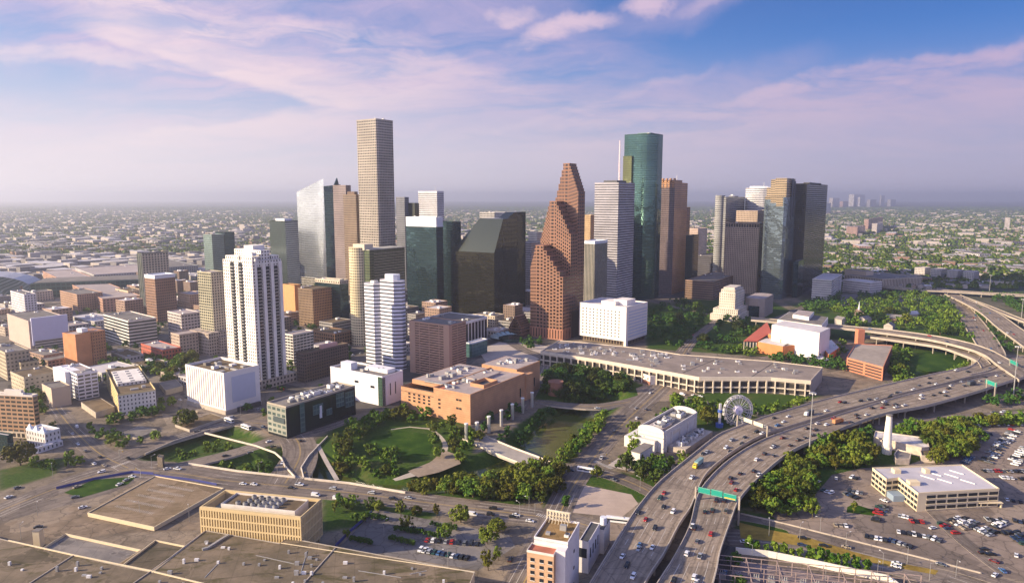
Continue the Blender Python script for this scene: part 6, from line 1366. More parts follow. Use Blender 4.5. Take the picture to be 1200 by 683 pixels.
def line(pix,n,kinds,label,group,dark=0,jit=1.5,seed=0,smin=.85,smax=1.15):
    rg=random.Random(seed+99); w=pp(pix); seg=[math.hypot(b[0]-a[0],b[1]-a[1]) for a,b in zip(w[:-1],w[1:])]; T_=sum(seg)
    for i in range(n):
        d=T_*(i+.5)/n; j=0
        while j<len(seg)-1 and d>seg[j]: d-=seg[j]; j+=1
        u=d/seg[j]; x=w[j][0]+(w[j+1][0]-w[j][0])*u+rg.uniform(-jit,jit); y=w[j][1]+(w[j+1][1]-w[j][1])*u+rg.uniform(-jit,jit); TREES.append((x,y,rg.choice(kinds),rg.uniform(smin,smax),dark,label,group))
def one(px,py,k,s,label,dark=0): x,y=P(px,py,0); TREES.append((x,y,k,s,dark,label,None))
G1='trees around the round lawn'
region([(392,520),(420,498),(460,485),(500,480),(512,492),(480,498),(440,506),(418,518),(412,545),(398,550)],36,(0,1,4),'sunlit leafy tree in the belt behind the round park lawn',G1,0,.8,1.15,seed=1,sep=5)
region([(402,540),(425,548),(465,556),(470,548),(440,552),(420,540),(405,530)],13,(1,3,0),'bushy tree on the bank below the round park lawn',G1,0,.7,1.0,seed=2,sep=5)
region([(424,534),(446,546),(466,542),(462,534),(440,530)],8,(3,1,0),'tree at the lower left edge of the round park lawn',G1,0,.6,1.1,seed=71,sep=4)
region([(505,505),(530,500),(562,512),(562,530),(540,545),(508,535)],18,(0,1,4),'tree in the clump between the round lawn and the footbridge',G1,0,.8,1.1,seed=3,sep=5.5)
G2='trees between the avenue and the bayou'
region([(448,576),(480,570),(530,572),(590,560),(640,548),(660,556),(650,590),(600,598),(540,592),(490,586)],62,(0,1,2),'tree in the dense row between the avenue and the bayou',G2,0,.85,1.25,seed=4,sep=5.5)
region([(655,545),(662,522),(680,505),(700,490),(714,486),(716,496),(700,512),(684,530),(672,548)],34,(0,1,4),'tree on the right bank of the bayou beside the wide street','trees on the right bank of the bayou',0,.75,1.1,seed=5,sep=5)
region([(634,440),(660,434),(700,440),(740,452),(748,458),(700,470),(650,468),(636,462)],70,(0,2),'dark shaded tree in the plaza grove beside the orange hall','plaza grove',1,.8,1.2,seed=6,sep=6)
region([(610,500),(640,478),(655,478),(640,495),(615,510),(590,520),(580,512)],20,(1,3),'shrubby tree on the bank under the orange hall wall','bank shrubs by the orange hall',1,.7,1.0,seed=7,sep=4.5)
region([(550,505),(560,500),(620,470),(632,470),(600,492),(570,508)],10,(3,5),'small shrub at the foot of the steel pillars','bank shrubs by the orange hall',1,.8,1.2,seed=8,sep=4)
for a,b,n in (((424,606),(455,611),12),((461,622),(500,628),12),((455,633),(486,640),10),((410,634),(436,639),12),((505,617),(535,622),9),((500,629),(515,631),5)): line([a,b],n,(5,),'clipped shrub in a hedge row of the grey car park','car park hedge shrubs',1,.3,n,.38,.5)
region([(100,500),(120,505),(128,520),(108,515)],5,(3,5),'small tree on the verge left of the junction','street trees on the left',0,.8,1.2,seed=61)
region([(40,548),(100,540),(95,548),(50,556)],9,(3,1,5),'small tree on the left grass strip','street trees on the left',0,.6,1.1,seed=62)
region([(275,487),(312,478),(314,488),(285,494)],4,(3,),'street tree before the dark glass school','street trees on the left',0,.8,1.0,seed=63)
line([(742,540),(765,500),(800,470)],8,(3,1),'street tree along the wide street near the aquarium','aquarium trees',0,1,7)
# trees of the foreground car park, each different
for i,(px,py,k,s,l) in enumerate(((443,600,0,.8,'single tree at the left corner of the grey car park'),(412,597,1,.9,'round tree just right of the ribbed tan block'),(392,600,3,1.1,'small tree touching the ribbed tan block'),(418,612,5,1.4,'pale shrub right of the ribbed tan block'),
  (470,604,1,.8,'first tree of the row along the top of the grey car park'),(487,604,0,.75,'second tree of the row along the top of the grey car park'),(512,606,3,1.0,'small tree in the middle of the row along the top of the grey car park'),(540,612,2,1.05,'largest tree of the grey car park, at its top right'),
  (476,621,1,.75,'tree standing alone among the car park bays'),(522,632,0,1.0,'large tree over the parked cars in the middle of the car park'),(571,637,2,.95,'broad tree at the right end of the parked row'),(582,624,2,.9,'broad tree by the right entrance of the car park'),
  (407,630,5,1.2,'shrub at the bottom left corner of the grey car park'),(428,611,5,1.3,'shrub at the top left of the grey car park'),(572,668,1,.9,'tree at the corner of the great worn roof'),(584,656,3,1.0,'small tree on the verge at the right of the car park'),
  (218,500,2,1.45,'big round tree alone on the kerb left of the white windowless hall'),(24,545,2,1.6,'large lime green tree below the white mansion'),(700,560,0,.9,'round tree left of the bus stop on the wide street'),(709,527,1,1.0,'tree in the middle of the wide street verge'),
  (130,522,0,.9,'tree left of the bridge beside the junction'),(63,503,3,1.0,'small tree by the car park near the mansion'),(362,572,5,1.2,'low shrub on the avenue behind the ribbed tan block'),(1000,600,3,.9,'small tree at the edge of the right car park'))):
    one(px,py,k,s,l)
region([(390,586),(410,584),(450,590),(440,600),(400,606)],6,(0,1),'tree in the clump right of the ribbed tan block','clump by the ribbed block',1,.7,.95,seed=9)
line([(75,572),(112,562),(150,556)],9,(0,3),'tree of the row beside the small green triangle at the left','row by the green triangle',0,1.2,1)
region([(150,480),(200,470),(205,482),(160,494),(120,500)],14,(0,1),'tree in front of the yellow and white terraced building','street trees on the left',0,.8,1.1,seed=10)
region([(120,515),(160,505),(190,508),(180,520),(140,528)],10,(0,3),'tree on the traffic island left of the bridge','street trees on the left',0,.7,1.0,seed=11)
region([(228,483),(262,488),(255,495),(225,490)],6,(3,5),'shrub at the foot of the white windowless hall','shrubs by the white hall',0,1.0,1.5,seed=12,sep=3)
region([(110,420),(150,425),(170,440),(130,450)],22,(0,1,2),'tree in the small park among the left hand blocks','trees among the left blocks',0,.8,1.2,seed=13,sep=6)
region([(170,425),(228,422),(235,450),(180,455)],34,(0,2),'tree in the square left of the white windowless hall','trees among the left blocks',0,.9,1.3,seed=14,sep=7)
region([(30,460),(72,470),(60,490),(40,486)],12,(0,1),'tree between the brown block and the tan blocks','trees among the left blocks',0,.8,1.2,seed=15)
region([(240,545),(325,545),(325,552),(250,549)],9,(3,5),'shrub in the sunken bank left of the curving junction','sunken bank shrubs',0,.9,1.5,seed=16,sep=4)
region([(205,528),(285,510),(290,518),(215,536)],10,(3,5),'shrub on the sunken lawn under the road bridge','sunken bank shrubs',0,.7,1.1,seed=17,sep=4)
# right of the wide street
region([(698,552),(740,552),(745,568),(705,562)],7,(0,2),'round dark tree on the paved corner by the bus','corner trees',1,.9,1.2,seed=18,sep=7)
region([(744,550),(780,556),(765,575),(748,568)],5,(0,2),'round tree squeezed between the service building and the freeway','corner trees',1,1.0,1.3,seed=19,sep=7)
region([(735,515),(748,500),(745,535),(770,548),(800,540),(800,548),(760,556),(735,535)],18,(1,3),'tree round the foot of the aquarium building','aquarium trees',0,.7,1.1,seed=20)
region([(785,470),(850,478),(860,490),(830,500),(818,486),(790,484)],30,(0,1),'tree between the long complex and the aquarium building','aquarium trees',0,.7,1.1,seed=21)
region([(850,478),(905,480),(935,472),(950,470),(930,480),(895,488),(870,492)],30,(1,3),'tree on the strip behind the Ferris wheel','strip behind the wheel',0,.6,1.0,seed=22,sep=4.5)
line([(662,598),(668,585),(680,568)],8,(3,),'rusty red shrub beside the sandy lot','red shrubs by the sandy lot',2,.8,5)
region([(672,505),(0,0)],0,(0,),'','')if 0 else None
R_='trees right of the freeway'
region([(868,590),(890,568),(925,548),(950,530),(965,528),(955,560),(945,590),(955,612),(900,605)],60,(0,1,4,2),'tree in the wood below the freeway beside the car park',R_,0,.8,1.2,seed=23)
region([(960,530),(1000,518),(1022,528),(1022,545),(985,552),(958,548)],46,(0,4,1),'tall tree behind the car park left of the white tapering tower',R_,0,.85,1.3,seed=24)
region([(955,522),(1000,508),(1020,506),(1020,516),(980,524)],20,(4,),'tall slim tree close under the freeway deck',R_,1,.8,1.1,seed=25)
region([(1090,512),(1140,508),(1146,520),(1130,536),(1092,545),(1080,538)],48,(0,2),'broad tree in the copse right of the worn warehouse',R_,0,.8,1.3,seed=26)
region([(1050,505),(1200,490),(1200,498),(1130,503),(1060,512)],40,(0,1),'tree in the row between the frontage road and the upper car park',R_,0,.75,1.1,seed=27)
region([(860,635),(866,635),(866,690),(850,690)],5,(0,),'tree beside the lane under the freeway edge',R_,1,.7,1.0,seed=28)
region([(868,642),(1000,668),(1040,676),(1000,666),(870,640)],0,(5,),'','')
line([(872,645),(940,657),(1020,673)],14,(5,),'small clipped shrub along the white retaining wall','shrubs along the white wall',0,.6,6,.7,1.1)
# park between downtown and the long complex, and beyond the theatre
region([(755,365),(800,352),(838,370),(880,378),(898,392),(880,400),(850,415),(800,410),(758,398)],120,(0,2,1),'dark tree in the shaded civic park','civic park trees',1,.7,1.6,seed=30,sep=9)
region([(845,412),(885,405),(890,415),(860,420)],12,(0,),'tree left of the red roofed theatre','theatre trees',0,.9,1.2,seed=31,sep=6)
region([(905,418),(985,424),(990,436),(960,432),(905,424)],32,(0,1),'tree between the theatre and the long complex','theatre trees',1,.8,1.1,seed=32,sep=6)
region([(978,365),(1000,352),(1080,346),(1112,356),(1135,380),(1152,402),(1120,396),(1060,388),(985,382)],215,(0,2,1,4),'tree of the wood beyond the curved ramp','wood beyond the ramp',0,.7,1.7,seed=33,sep=10)
region([(1080,352),(1110,352),(1120,365),(1090,362)],20,(0,2),'tree of the wood beyond the curved ramp','wood beyond the ramp',1,.9,1.5,seed=34,sep=9)
region([(1145,362),(1170,385),(1198,412),(1180,415),(1160,398),(1150,380)],44,(0,1),'tree in the wedge between the freeway arms','wedge between freeway arms',1,.8,1.2,seed=35,sep=8)
region([(1150,345),(1230,350),(1260,385),(1210,375),(1170,356)],90,(0,2),'tree beyond the east freeway','trees beyond the east freeway',1,.9,1.3,seed=36,sep=9)
region([(1046,405),(1065,402),(1070,415),(1060,432),(1044,430)],16,(0,1),'tree beside the orange garage','pond trees',0,.8,1.2,seed=37,sep=7)
region([(1100,442),(1140,430),(1146,424),(1128,418),(1132,428),(1108,438)],22,(0,1),'tree on the far side of the small pond','pond trees',0,.8,1.1,seed=38,sep=6)
region([(1045,440),(1062,436),(1070,450),(1048,452)],12,(0,2),'tree between the orange garage and the pond','pond trees',0,.8,1.2,seed=39,sep=6)
region([(975,412),(990,402),(990,416),(976,418)],8,(0,),'tree between the theatre and the orange garage','pond trees',0,.8,1.1,seed=40)
region([(935,360),(985,345),(985,362),(950,368)],40,(0,2),'tree behind the theatre','wood behind the theatre',1,1,1.4,seed=41,sep=9)
region([(1150,470),(1200,455),(1200,475),(1150,480)],14,(0,4),'tree under the right end of the freeway',R_,1,.8,1.1,seed=42)
region([(1050,480),(1110,468),(1120,476),(1060,490)],18,(0,4),'tree under the right end of the freeway',R_,1,.8,1.1,seed=43)
region([(1000,345),(1080,343),(1085,348),(1000,352)],30,(0,2),'tree before the sloping roofed hall','wood behind the theatre',1,.9,1.3,seed=44,sep=9)
region([(600,398),(630,396),(640,404),(615,412)],12,(3,0),'street tree on the plaza at the foot of the red tower','street trees by the red tower',1,.8,1.1,seed=45,sep=6)
# street trees round the downtown blocks
rg=random.Random(77)
for (ox,oy) in BLOCKS:
    if oy>1500: continue
    for k in range(9):
        a=rg.choice((2,80)); b=rg.uniform(2,80); a,b=(a,b) if rg.random()<.5 else (b,a); x=ox+rv[0]*a+lv[0]*b; y=oy+rv[1]*a+lv[1]*b
        if abs(x)<.8*y and not any(inpoly(x,y,o) for o in OCC): TREES.append((x,y,rg.choice((0,1,3)),rg.uniform(.7,1.1),rg.randint(0,1),'street tree on a downtown pavement','downtown street trees'))
def onroad(x,y):
    for k,(rows,ln) in ROADS.items():
        for r in rows[::2]:
            if math.hypot((r[0]+r[2])/2-x,(r[1]+r[3])/2-y)<math.hypot(r[2]-r[0],r[3]-r[1])*.5+1.5: return True
    return False
okT=[t_ for t_ in TREES if not (t_[0]**2+t_[1]**2<1200**2 and onroad(t_[0],t_[1])) and (sd(WATER1,np.array([t_[0]]),np.array([t_[1]]))[0]>1.5)]
okT.sort(key=lambda t_:-(KINDS[t_[2]][2]*t_[3])/math.hypot(t_[0],t_[1]))
rg=random.Random(8); rest=[]
for i,(x,y,k,s,dk_,lab,grp) in enumerate(okT):
    if i<298 or grp is None:
        r=thing('tree',lab,'tree',(x,y,hz(x,y)-.1),rg.uniform(0,6.28),grp); s2=s*rg.uniform(.92,1.08); r.scale=(s2,s2,s*rg.uniform(.9,1.15))
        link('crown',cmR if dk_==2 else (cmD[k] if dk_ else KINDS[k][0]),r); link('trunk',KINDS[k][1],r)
    else: rest.append((x,y,k,s,dk_))
rg2=random.Random(21); LOW=[[crown_arrays(rg2,KINDS[k][2],6.5,1.5,16,11,.80) for _ in range(3)] for k in range(6)]
qs=[];mi=[]
for (x,y,k,s,dk_) in rest:
    q=LOW[k][rg.randint(0,2)]; 
    if math.hypot(x,y)>1100: q=q[::2]
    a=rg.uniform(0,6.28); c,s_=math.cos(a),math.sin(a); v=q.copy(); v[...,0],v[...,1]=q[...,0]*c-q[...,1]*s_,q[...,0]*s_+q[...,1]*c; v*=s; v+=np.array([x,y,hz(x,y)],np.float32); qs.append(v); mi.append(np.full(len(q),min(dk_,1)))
o=link('woodland',mesh_from_quads('woodland',np.concatenate(qs),[LEAF,LEAFD],np.concatenate(mi))); tag(o,'mass of smaller and farther trees beyond the nearest ones','trees',kind='stuff')
# ---------------- the rest of the city: low blocks, suburbs, far canopy ----------------
rg=random.Random(100)
cols=[(.40,.33,.26),(.34,.23,.17),(.48,.45,.41),(.30,.28,.26),(.52,.44,.33),(.24,.17,.13),(.44,.42,.42)]
protoB=[]
for i in range(12):
    w=rg.choice((22,28,34,38)); d=rg.choice((20,26,34)); h=(5,7,9,12,16,22,8,11,26,6,14,19)[i]
    m=facade('block_facade_%d'%(i%7),cols[i%7],(.05,.05,.05),(.5,.6,.45,.9,.5,.55,.6)[i%7],(.5,.45,.5,.4,.5,.55,.5)[i%7])
    wm_=MB().box(-w/2,-d/2,0,w/2,d/2,h,4,3.8,False).mesh('wall',m); rm=MB().box(-w/2+.3,-d/2+.3,h,w/2-.3,d/2-.3,h+.05,None,None,False).mesh('roof',(ROOF_P,ROOF_G,ROOF_W,ROOF_B,ROOF_G,ROOF_W)[i%6])
    pm_=MB(); ring(pm_,[(-w/2,-d/2),(w/2,-d/2),(w/2,d/2),(-w/2,d/2)],h-.1,h+.8,.4); pm_=pm_.mesh('parapet',m)
    um=MB().box(-2.5,-2,0,2.5,2,2.4,None,None,False).mesh('rooftop_unit',UNITW); protoB.append((wm_,rm,pm_,um,w,d,h))
cand=[]
for (ox,oy) in BLOCKS:
    for a,b in ((21,21),(61,21),(21,61),(61,61)):
        if rg.random()<.12: continue
        x=ox+rv[0]*a+lv[0]*b; y=oy+rv[1]*a+lv[1]*b
        if abs(x)>.80*y or any(inpoly(x+u,y+v,o) for o in OCC for u in (-13,0,13) for v in (-13,0,13)): continue
        cand.append((x,y))
cand.sort(key=lambda c:c[0]**2+c[1]**2)
words=['pale','tan','brown','grey','cream','brick','white']
restb=[]
for i,(x,y) in enumerate(cand):
    p=protoB[rg.randint(0,11)]
    if y<760 and p[6]>14: p=protoB[rg.choice((0,1,2,3,6,9))]
    if i<295:
        r=thing('low_rise_building','low rise block with a flat roof among the downtown side streets','building',(x,y,.1),math.pi/2-A33+rg.choice((0,math.pi/2)),'low rise blocks of the downtown grid')
        link('wall',p[0],r); link('roof',p[1],r); link('parapet',p[2],r)
        for k in range(rg.randint(1,3)): link('rooftop_unit',p[3],r,(rg.uniform(-.3,.3)*p[4],rg.uniform(-.3,.3)*p[5],p[6]))
    else: restb.append((x,y,p[4],p[5],p[6],0.58))
# suburbs
def inCity(x,y): return inpoly(x,y,CITY)
WALLM=[mat('pale_wall_paint',(.42,.37,.32),.85,var=.1),mat('tan_wall_paint',(.34,.26,.19),.85,var=.1),mat('brick_wall_far',(.24,.155,.11),.85),mat('grey_roof_sheet',(.19,.175,.17),.8),mat('white_roof_sheet',(.50,.47,.46),.7),mat('rust_roof_sheet',(.20,.13,.10),.85)]
def hmesh(w,d,h,gable,wmi,rmi):
    mb=MB(); mb.box(-w/2,-d/2,0,w/2,d/2,h,None,None,False,wmi)
    if gable:
        e=.5; A=[(-w/2-e,-d/2-e,h),(w/2+e,-d/2-e,h),(w/2+e,0,h+d*.28),(-w/2-e,0,h+d*.28),(w/2+e,d/2+e,h),(-w/2-e,d/2+e,h)]
        mb.poly([A[0],A[1],A[2],A[3]],None,rmi); mb.poly([A[3],A[2],A[4],A[5]],None,rmi); mb.poly([A[1],A[4],A[2]],None,wmi); mb.poly([A[0],A[3],A[5]],None,wmi)
    else: mb.poly([(-w/2,-d/2,h+.05),(w/2,-d/2,h+.05),(w/2,d/2,h+.05),(-w/2,d/2,h+.05)],None,rmi)
    return mb.mesh('house',WALLM)
HM=[hmesh(14,10,4,True,0,3),hmesh(16,11,4.5,True,1,5),hmesh(12,9,6,True,0,3),hmesh(18,12,4,True,2,3),hmesh(15,10,4,True,0,4)]
WMH=[hmesh(44,26,7,False,0,4),hmesh(62,30,8,False,3,4),hmesh(34,22,6,False,1,3),hmesh(50,34,8,False,0,3),hmesh(30,18,11,False,2,3),hmesh(40,20,9,False,3,3)]
nr=np.random.RandomState(4)
def field(n,ymin,ymax,p=1.35):
    y=ymin*(ymax/ymin)**(nr.rand(n)**p); x=(nr.rand(n)*2-1)*.80*y; return x,y
def blocked(x,y):
    if inCity(x,y): return True
    dx,dy=P(1000,420,0)
    if y<1050: return True
    # park, wood and interchange areas on the right
    px,py=proj(x,y,0); return (px>740 and py>338 and px<1400) or (py>352)
xs,ys=field(9000,900,9500,1.0); hs=[];ws=[]
for x,y in zip(xs,ys):
    if blocked(x,y): continue
    zone=math.sin(x*.0021+1.3)*math.cos(y*.0017)+.6*math.sin(x*.0007-y*.0011)
    k=rg.random()
    if k<(.14+.16*(zone>0) if x>0 else .34+.2*(zone>0)): ws.append((x,y))
    else: hs.append((x,y))
hs.sort(key=lambda c:c[0]**2+c[1]**2); ws.sort(key=lambda c:c[0]**2+c[1]**2)
ang=lambda: R(56.5)+rg.choice((0,math.pi/2)) 
for i,(x,y) in enumerate(hs[:290]): tag(link('house',HM[rg.randint(0,4)],None,(x,y,0),ang()),'small pitched roof house in the suburb beyond downtown','house','suburban houses')
for i,(x,y) in enumerate(ws[:290]): tag(link('warehouse',WMH[rg.randint(0,5)],None,(x,y,0),ang()),'flat roofed low commercial building in the sprawl beyond downtown','warehouse','suburban flat roofed buildings')
def merge(lst,name,lab,cat,sizes):
    qs=[];mi=[]
    for (x,y) in lst:
        w,d,h,wm,rm=sizes[rg.randint(0,len(sizes)-1)]; f=rg.uniform(.7,1.5); w*=f; d*=f; a=ang(); c,s=math.cos(a),math.sin(a)
        b=[(x+c*u*w/2-s*v*d/2,y+s*u*w/2+c*v*d/2) for u,v in ((-1,-1),(1,-1),(1,1),(-1,1))]
        for i in range(4):
            p,q=b[i],b[(i+1)%4]; qs.append([(p[0],p[1],0),(q[0],q[1],0),(q[0],q[1],h),(p[0],p[1],h)]); mi.append(wm)
        qs.append([(p[0],p[1],h) for p in b]); mi.append(rm)
    tag(link(name,mesh_from_quads(name,np.array(qs,np.float32),WALLM,np.array(mi))),lab,cat,kind='stuff')
merge(hs[290:],'far_houses','countless small houses dotting the plain to the horizon','houses',[(14,10,6,0,3),(16,12,6,1,5),(13,10,7,0,4),(20,14,6,2,3),(18,12,6,0,0)])
merge(ws[290:]+[(a[0],a[1]) for a in restb],'far_commercial_buildings','countless flat roofed buildings of the far sprawl','buildings',[(48,28,7,0,4),(64,32,8,3,4),(36,24,7,1,3),(56,32,8,0,0),(32,22,12,3,3),(44,20,14,0,4)])
# canopy of the suburbs: one mass
qs=[]; mi=[]
xs,ys=field(52000,1000,13000,.80)
octa=[]
for x,y in zip(xs,ys):
    if inpoly(x,y,CITY) or (blocked(x,y) and y<1500): continue
    z_=math.sin(x*.0031-.4)*math.cos(y*.0023+1)+.7*math.sin(x*.0011+y*.0017)
    if rg.random()>.66+.30*z_+.26*(x>0): continue
    n=3 if y<2500 else 1; sc=1.0 if y<2500 else 1.0+(y-2500)/3500
    for k in range(n):
        cx,cy=x+rg.uniform(-12,12)*(n>1),y+rg.uniform(-12,12)*(n>1); r=rg.uniform(4,7)*sc; h=rg.uniform(6,11)
        a0=rg.uniform(0,1.5); ring_=[(cx+r*math.cos(a0+i*1.2566)*rg.uniform(.8,1.15),cy+r*math.sin(a0+i*1.2566)*rg.uniform(.8,1.15)) for i in range(5)]
        up=[(cx+r*.55*math.cos(a0+.5+i*1.2566),cy+r*.55*math.sin(a0+.5+i*1.2566)) for i in range(5)]
        for i in range(5):
            p,q=ring_[i],ring_[(i+1)%5]; u,v=up[i],up[(i+1)%5]
            qs.append([(p[0],p[1],1),(q[0],q[1],1),(v[0],v[1],h*.85),(u[0],u[1],h*.85)]); mi.append(rg.randint(0,1))
        qs.append([(up[0][0],up[0][1],h*.85),(up[1][0],up[1][1],h*.9),(up[2][0],up[2][1],h),(up[4][0],up[4][1],h)]); mi.append(0)
tag(link('suburban_canopy',mesh_from_quads('suburban_canopy',np.array(qs,np.float32),[LEAF,LEAFD],np.array(mi))),'tree canopy of the suburbs running to the horizon','trees',kind='stuff')

# a few houses and a chapel in the wood beyond the ramp
for i,(px,py,l) in enumerate(((1013,378,'white wooden house among the trees beyond the ramp, left'),(1006,371,'white spired chapel among the trees beyond the ramp'),(985,381,'small pale house by the theatre wood'),(1048,377,'pinkish roofed house deeper in the wood'),(1068,372,'grey roofed house in the wood beyond the ramp'),(1042,386,'low pale house by the ramp edge'))):
    x,y=P(px,py,0); o=link('house',HM[i%5],None,(x,y,0),R(30+40*i),(1.1,1.1,1.5)); tag(o,l,'house')
    if i==1: MB().cyl(0,0,6,16,1.6,.05,n=8).build('spire',TRIMW,o)
# ---------------- vehicles, lamps, signs ----------------
GL=mat('car_glass',(.015,.02,.025),.08); TY=mat('tyre_rubber',(.02,.02,.02),.8); HLm=mat('headlamp_lens',(.7,.7,.7),.2); TLm=mat('tail_lamp_lens',(.35,.02,.02),.3)
CC={'white':(.72,.72,.71),'silver':(.42,.43,.44),'grey':(.15,.155,.16),'black':(.018,.018,.02),'dark blue':(.025,.045,.10),'red':(.34,.02,.018),'blue':(.06,.15,.32),'tan':(.34,.28,.20),'dark green':(.02,.06,.045),'maroon':(.13,.018,.02),'yellow':(.65,.48,.04),'orange':(.55,.17,.04)}
CM={k:mat('car_paint_'+k.replace(' ','_'),v,.3,.25 if k in('silver','grey') else 0) for k,v in CC.items()}
def sec(mb,prof,w0,w1f=1.0,mi=0):
    """side profile (x,z) extruded across y"""
    n=len(prof)
    for i in range(n):
        a,b=prof[i],prof[(i+1)%n]; mb.poly([(a[0],-w0*a[2],a[1]),(a[0],w0*a[2],a[1]),(b[0],w0*b[2],b[1]),(b[0],-w0*b[2],b[1])][::-1],None,mi)
    mb.poly([(p[0],-w0*p[2],p[1]) for p in prof],None,mi); mb.poly([(p[0],w0*p[2],p[1]) for p in reversed(prof)],None,mi)
VB={}
def carmesh(kind):
    if kind in VB: return VB[kind]
    body=MB(); glass=MB()
    if kind=='sedan': 
        sec(body,[(-2.3,.3,.96),(2.25,.28,.94),(2.32,.62,.9),(1.2,.92,.97),(-1.55,.98,.97),(-2.32,.88,.92)],.92)
        sec(body,[(-1.15,1.36,.74),(-1.35,1.30,.76),(.35,1.30,.76),(.2,1.42,.72),(-.9,1.44,.72)],.92); sec(glass,[(-1.85,.95,.88),(1.15,.92,.90),(.33,1.35,.74),(-1.2,1.38,.74)],.92); L=4.6
    elif kind=='suv':
        sec(body,[(-2.35,.35,.97),(2.3,.32,.95),(2.36,.95,.93),(1.25,1.08,.97),(-2.3,1.15,.97)],.97); sec(glass,[(-2.25,1.12,.93),(1.2,1.05,.93),(.45,1.66,.82),(-2.05,1.68,.82)],.97); sec(body,[(-2.05,1.64,.84),(.45,1.62,.84),(.35,1.76,.78),(-1.9,1.78,.78)],.97); L=4.8
    elif kind=='pickup':
        sec(body,[(-2.8,.45,.95),(2.7,.42,.95),(2.75,1.0,.94),(1.5,1.12,.97),(-2.8,1.08,.97)],.98); sec(glass,[(-.75,1.1,.93),(1.4,1.1,.93),(.75,1.72,.82),(-.6,1.74,.82)],.98); sec(body,[(-.6,1.7,.84),(.75,1.68,.84),(.65,1.82,.78),(-.5,1.84,.78)],.98); glass.box(-2.7,-.75,1.085,-.9,.75,1.10,None,None); L=5.6
    elif kind=='van':
        sec(body,[(-2.7,.35,.97),(2.5,.32,.95),(2.6,1.0,.93),(1.9,1.25,.95),(1.3,2.1,.85),(-2.6,2.2,.88)],1.0); sec(glass,[(1.35,1.25,1.0),(1.93,1.27,.97),(1.42,1.95,.88),(.6,1.95,.895),(.5,1.3,.99)],1.0); L=5.3
    wh=MB(); n=10
    for i in range(n): pass
    r=.34; pts=[(r*math.cos(2*math.pi*i/n),r*math.sin(2*math.pi*i/n)) for i in range(n)]
    wh.poly([(a,.12,b) for a,b in pts][::-1]); wh.poly([(a,-.12,b) for a,b in pts])
    for i in range(n): a,b=pts[i],pts[(i+1)%n]; wh.poly([(a[0],-.12,a[1]),(a[0],.12,a[1]),(b[0],.12,b[1]),(b[0],-.12,b[1])][::-1])
    hl=MB().box(-.05,-.2,-.08,.05,.2,.08,None,None)
    VB[kind]=(body,glass.mesh('window_glass',GL),wh.mesh('wheel',TY),hl.mesh('headlight',HLm),hl.mesh('tail_light',TLm),L,{}); return VB[kind]
CARQ=[]
def car(*a,**k): CARQ.append((a,k))
def make_car(kind,color,x,y,z,rz,label,group,parts=True):
    B=carmesh(kind); 
    if color not in B[6]: B[6][color]=B[0].mesh('body',CM[color])
    nm={'sedan':'car','suv':'car','pickup':'pickup_truck','van':'van'}[kind]
    r=thing(nm,label,{'car':'car','pickup_truck':'pickup','van':'van'}[nm],(x,y,z),rz,group)
    link('body',B[6][color],r); link('window_glass',B[1],r)
    if parts:
        L=B[5]
        for sx in (-.31,.31):
            for sy in (-.82,.82): link('wheel',B[2],r,(sx*L,sy,.34))
        for sy in (-.6,.6): link('headlight',B[3],r,(L*.495,sy,.66)); link('tail_light',B[4],r,(-L*.495,sy,.78))
    return r
def dirat(rows,x,y):
    b=min(range(len(rows)-1),key=lambda i:((rows[i][0]+rows[i][2])/2-x)**2+((rows[i][1]+rows[i][3])/2-y)**2); r,q=rows[b],rows[b+1]
    f=((x-r[0])*(r[2]-r[0])+(y-r[1])*(r[3]-r[1]))/max(1e-6,(r[2]-r[0])**2+(r[3]-r[1])**2)
    return math.atan2((q[1]+q[3]-r[1]-r[3]),(q[0]+q[2]-r[0]-r[2])),f,b,r
rg=random.Random(2)
D='x'
def z6(l,ox,oy,s): return [(ox+a/s,oy+b/s,c) for a,b,c in l]
dkc=['black','black','grey','dark blue','black','maroon']
fin_=z6([(433,575,'white'),(455,612,'black suv'),(490,655,'white suv'),(487,523,'blue'),(505,548,'silver'),(543,535,'white'),(573,470,'black suv'),(538,435,'red'),(505,405,'black'),(620,395,'white suv'),(600,382,'black'),(578,343,'dark green'),(610,332,'red'),(720,267,'white'),(752,172,'black'),(777,168,'silver')],600,480,3.3625)\
 +z6([(168,147,'white'),(178,160,'black'),(198,120,'silver'),(227,132,'black'),(245,108,'black'),(290,86,'black'),(305,91,'white'),(362,60,'blue'),(375,33,'black'),(410,47,'white'),(415,25,'white')],800,480,3.365)\
 +z6([(97,572,'red'),(127,577,'black'),(170,566,'black'),(20,610,'white'),(318,540,'black'),(335,530,'black'),(388,562,'black suv'),(410,515,'white'),(434,518,'white'),(497,490,'black'),(500,468,'black'),(525,493,'white'),(565,465,'black'),(605,430,'white'),(655,438,'black'),(360,530,'silver'),(450,500,'grey'),(250,560,'silver'),(210,560,'grey')],960,320,3.796)
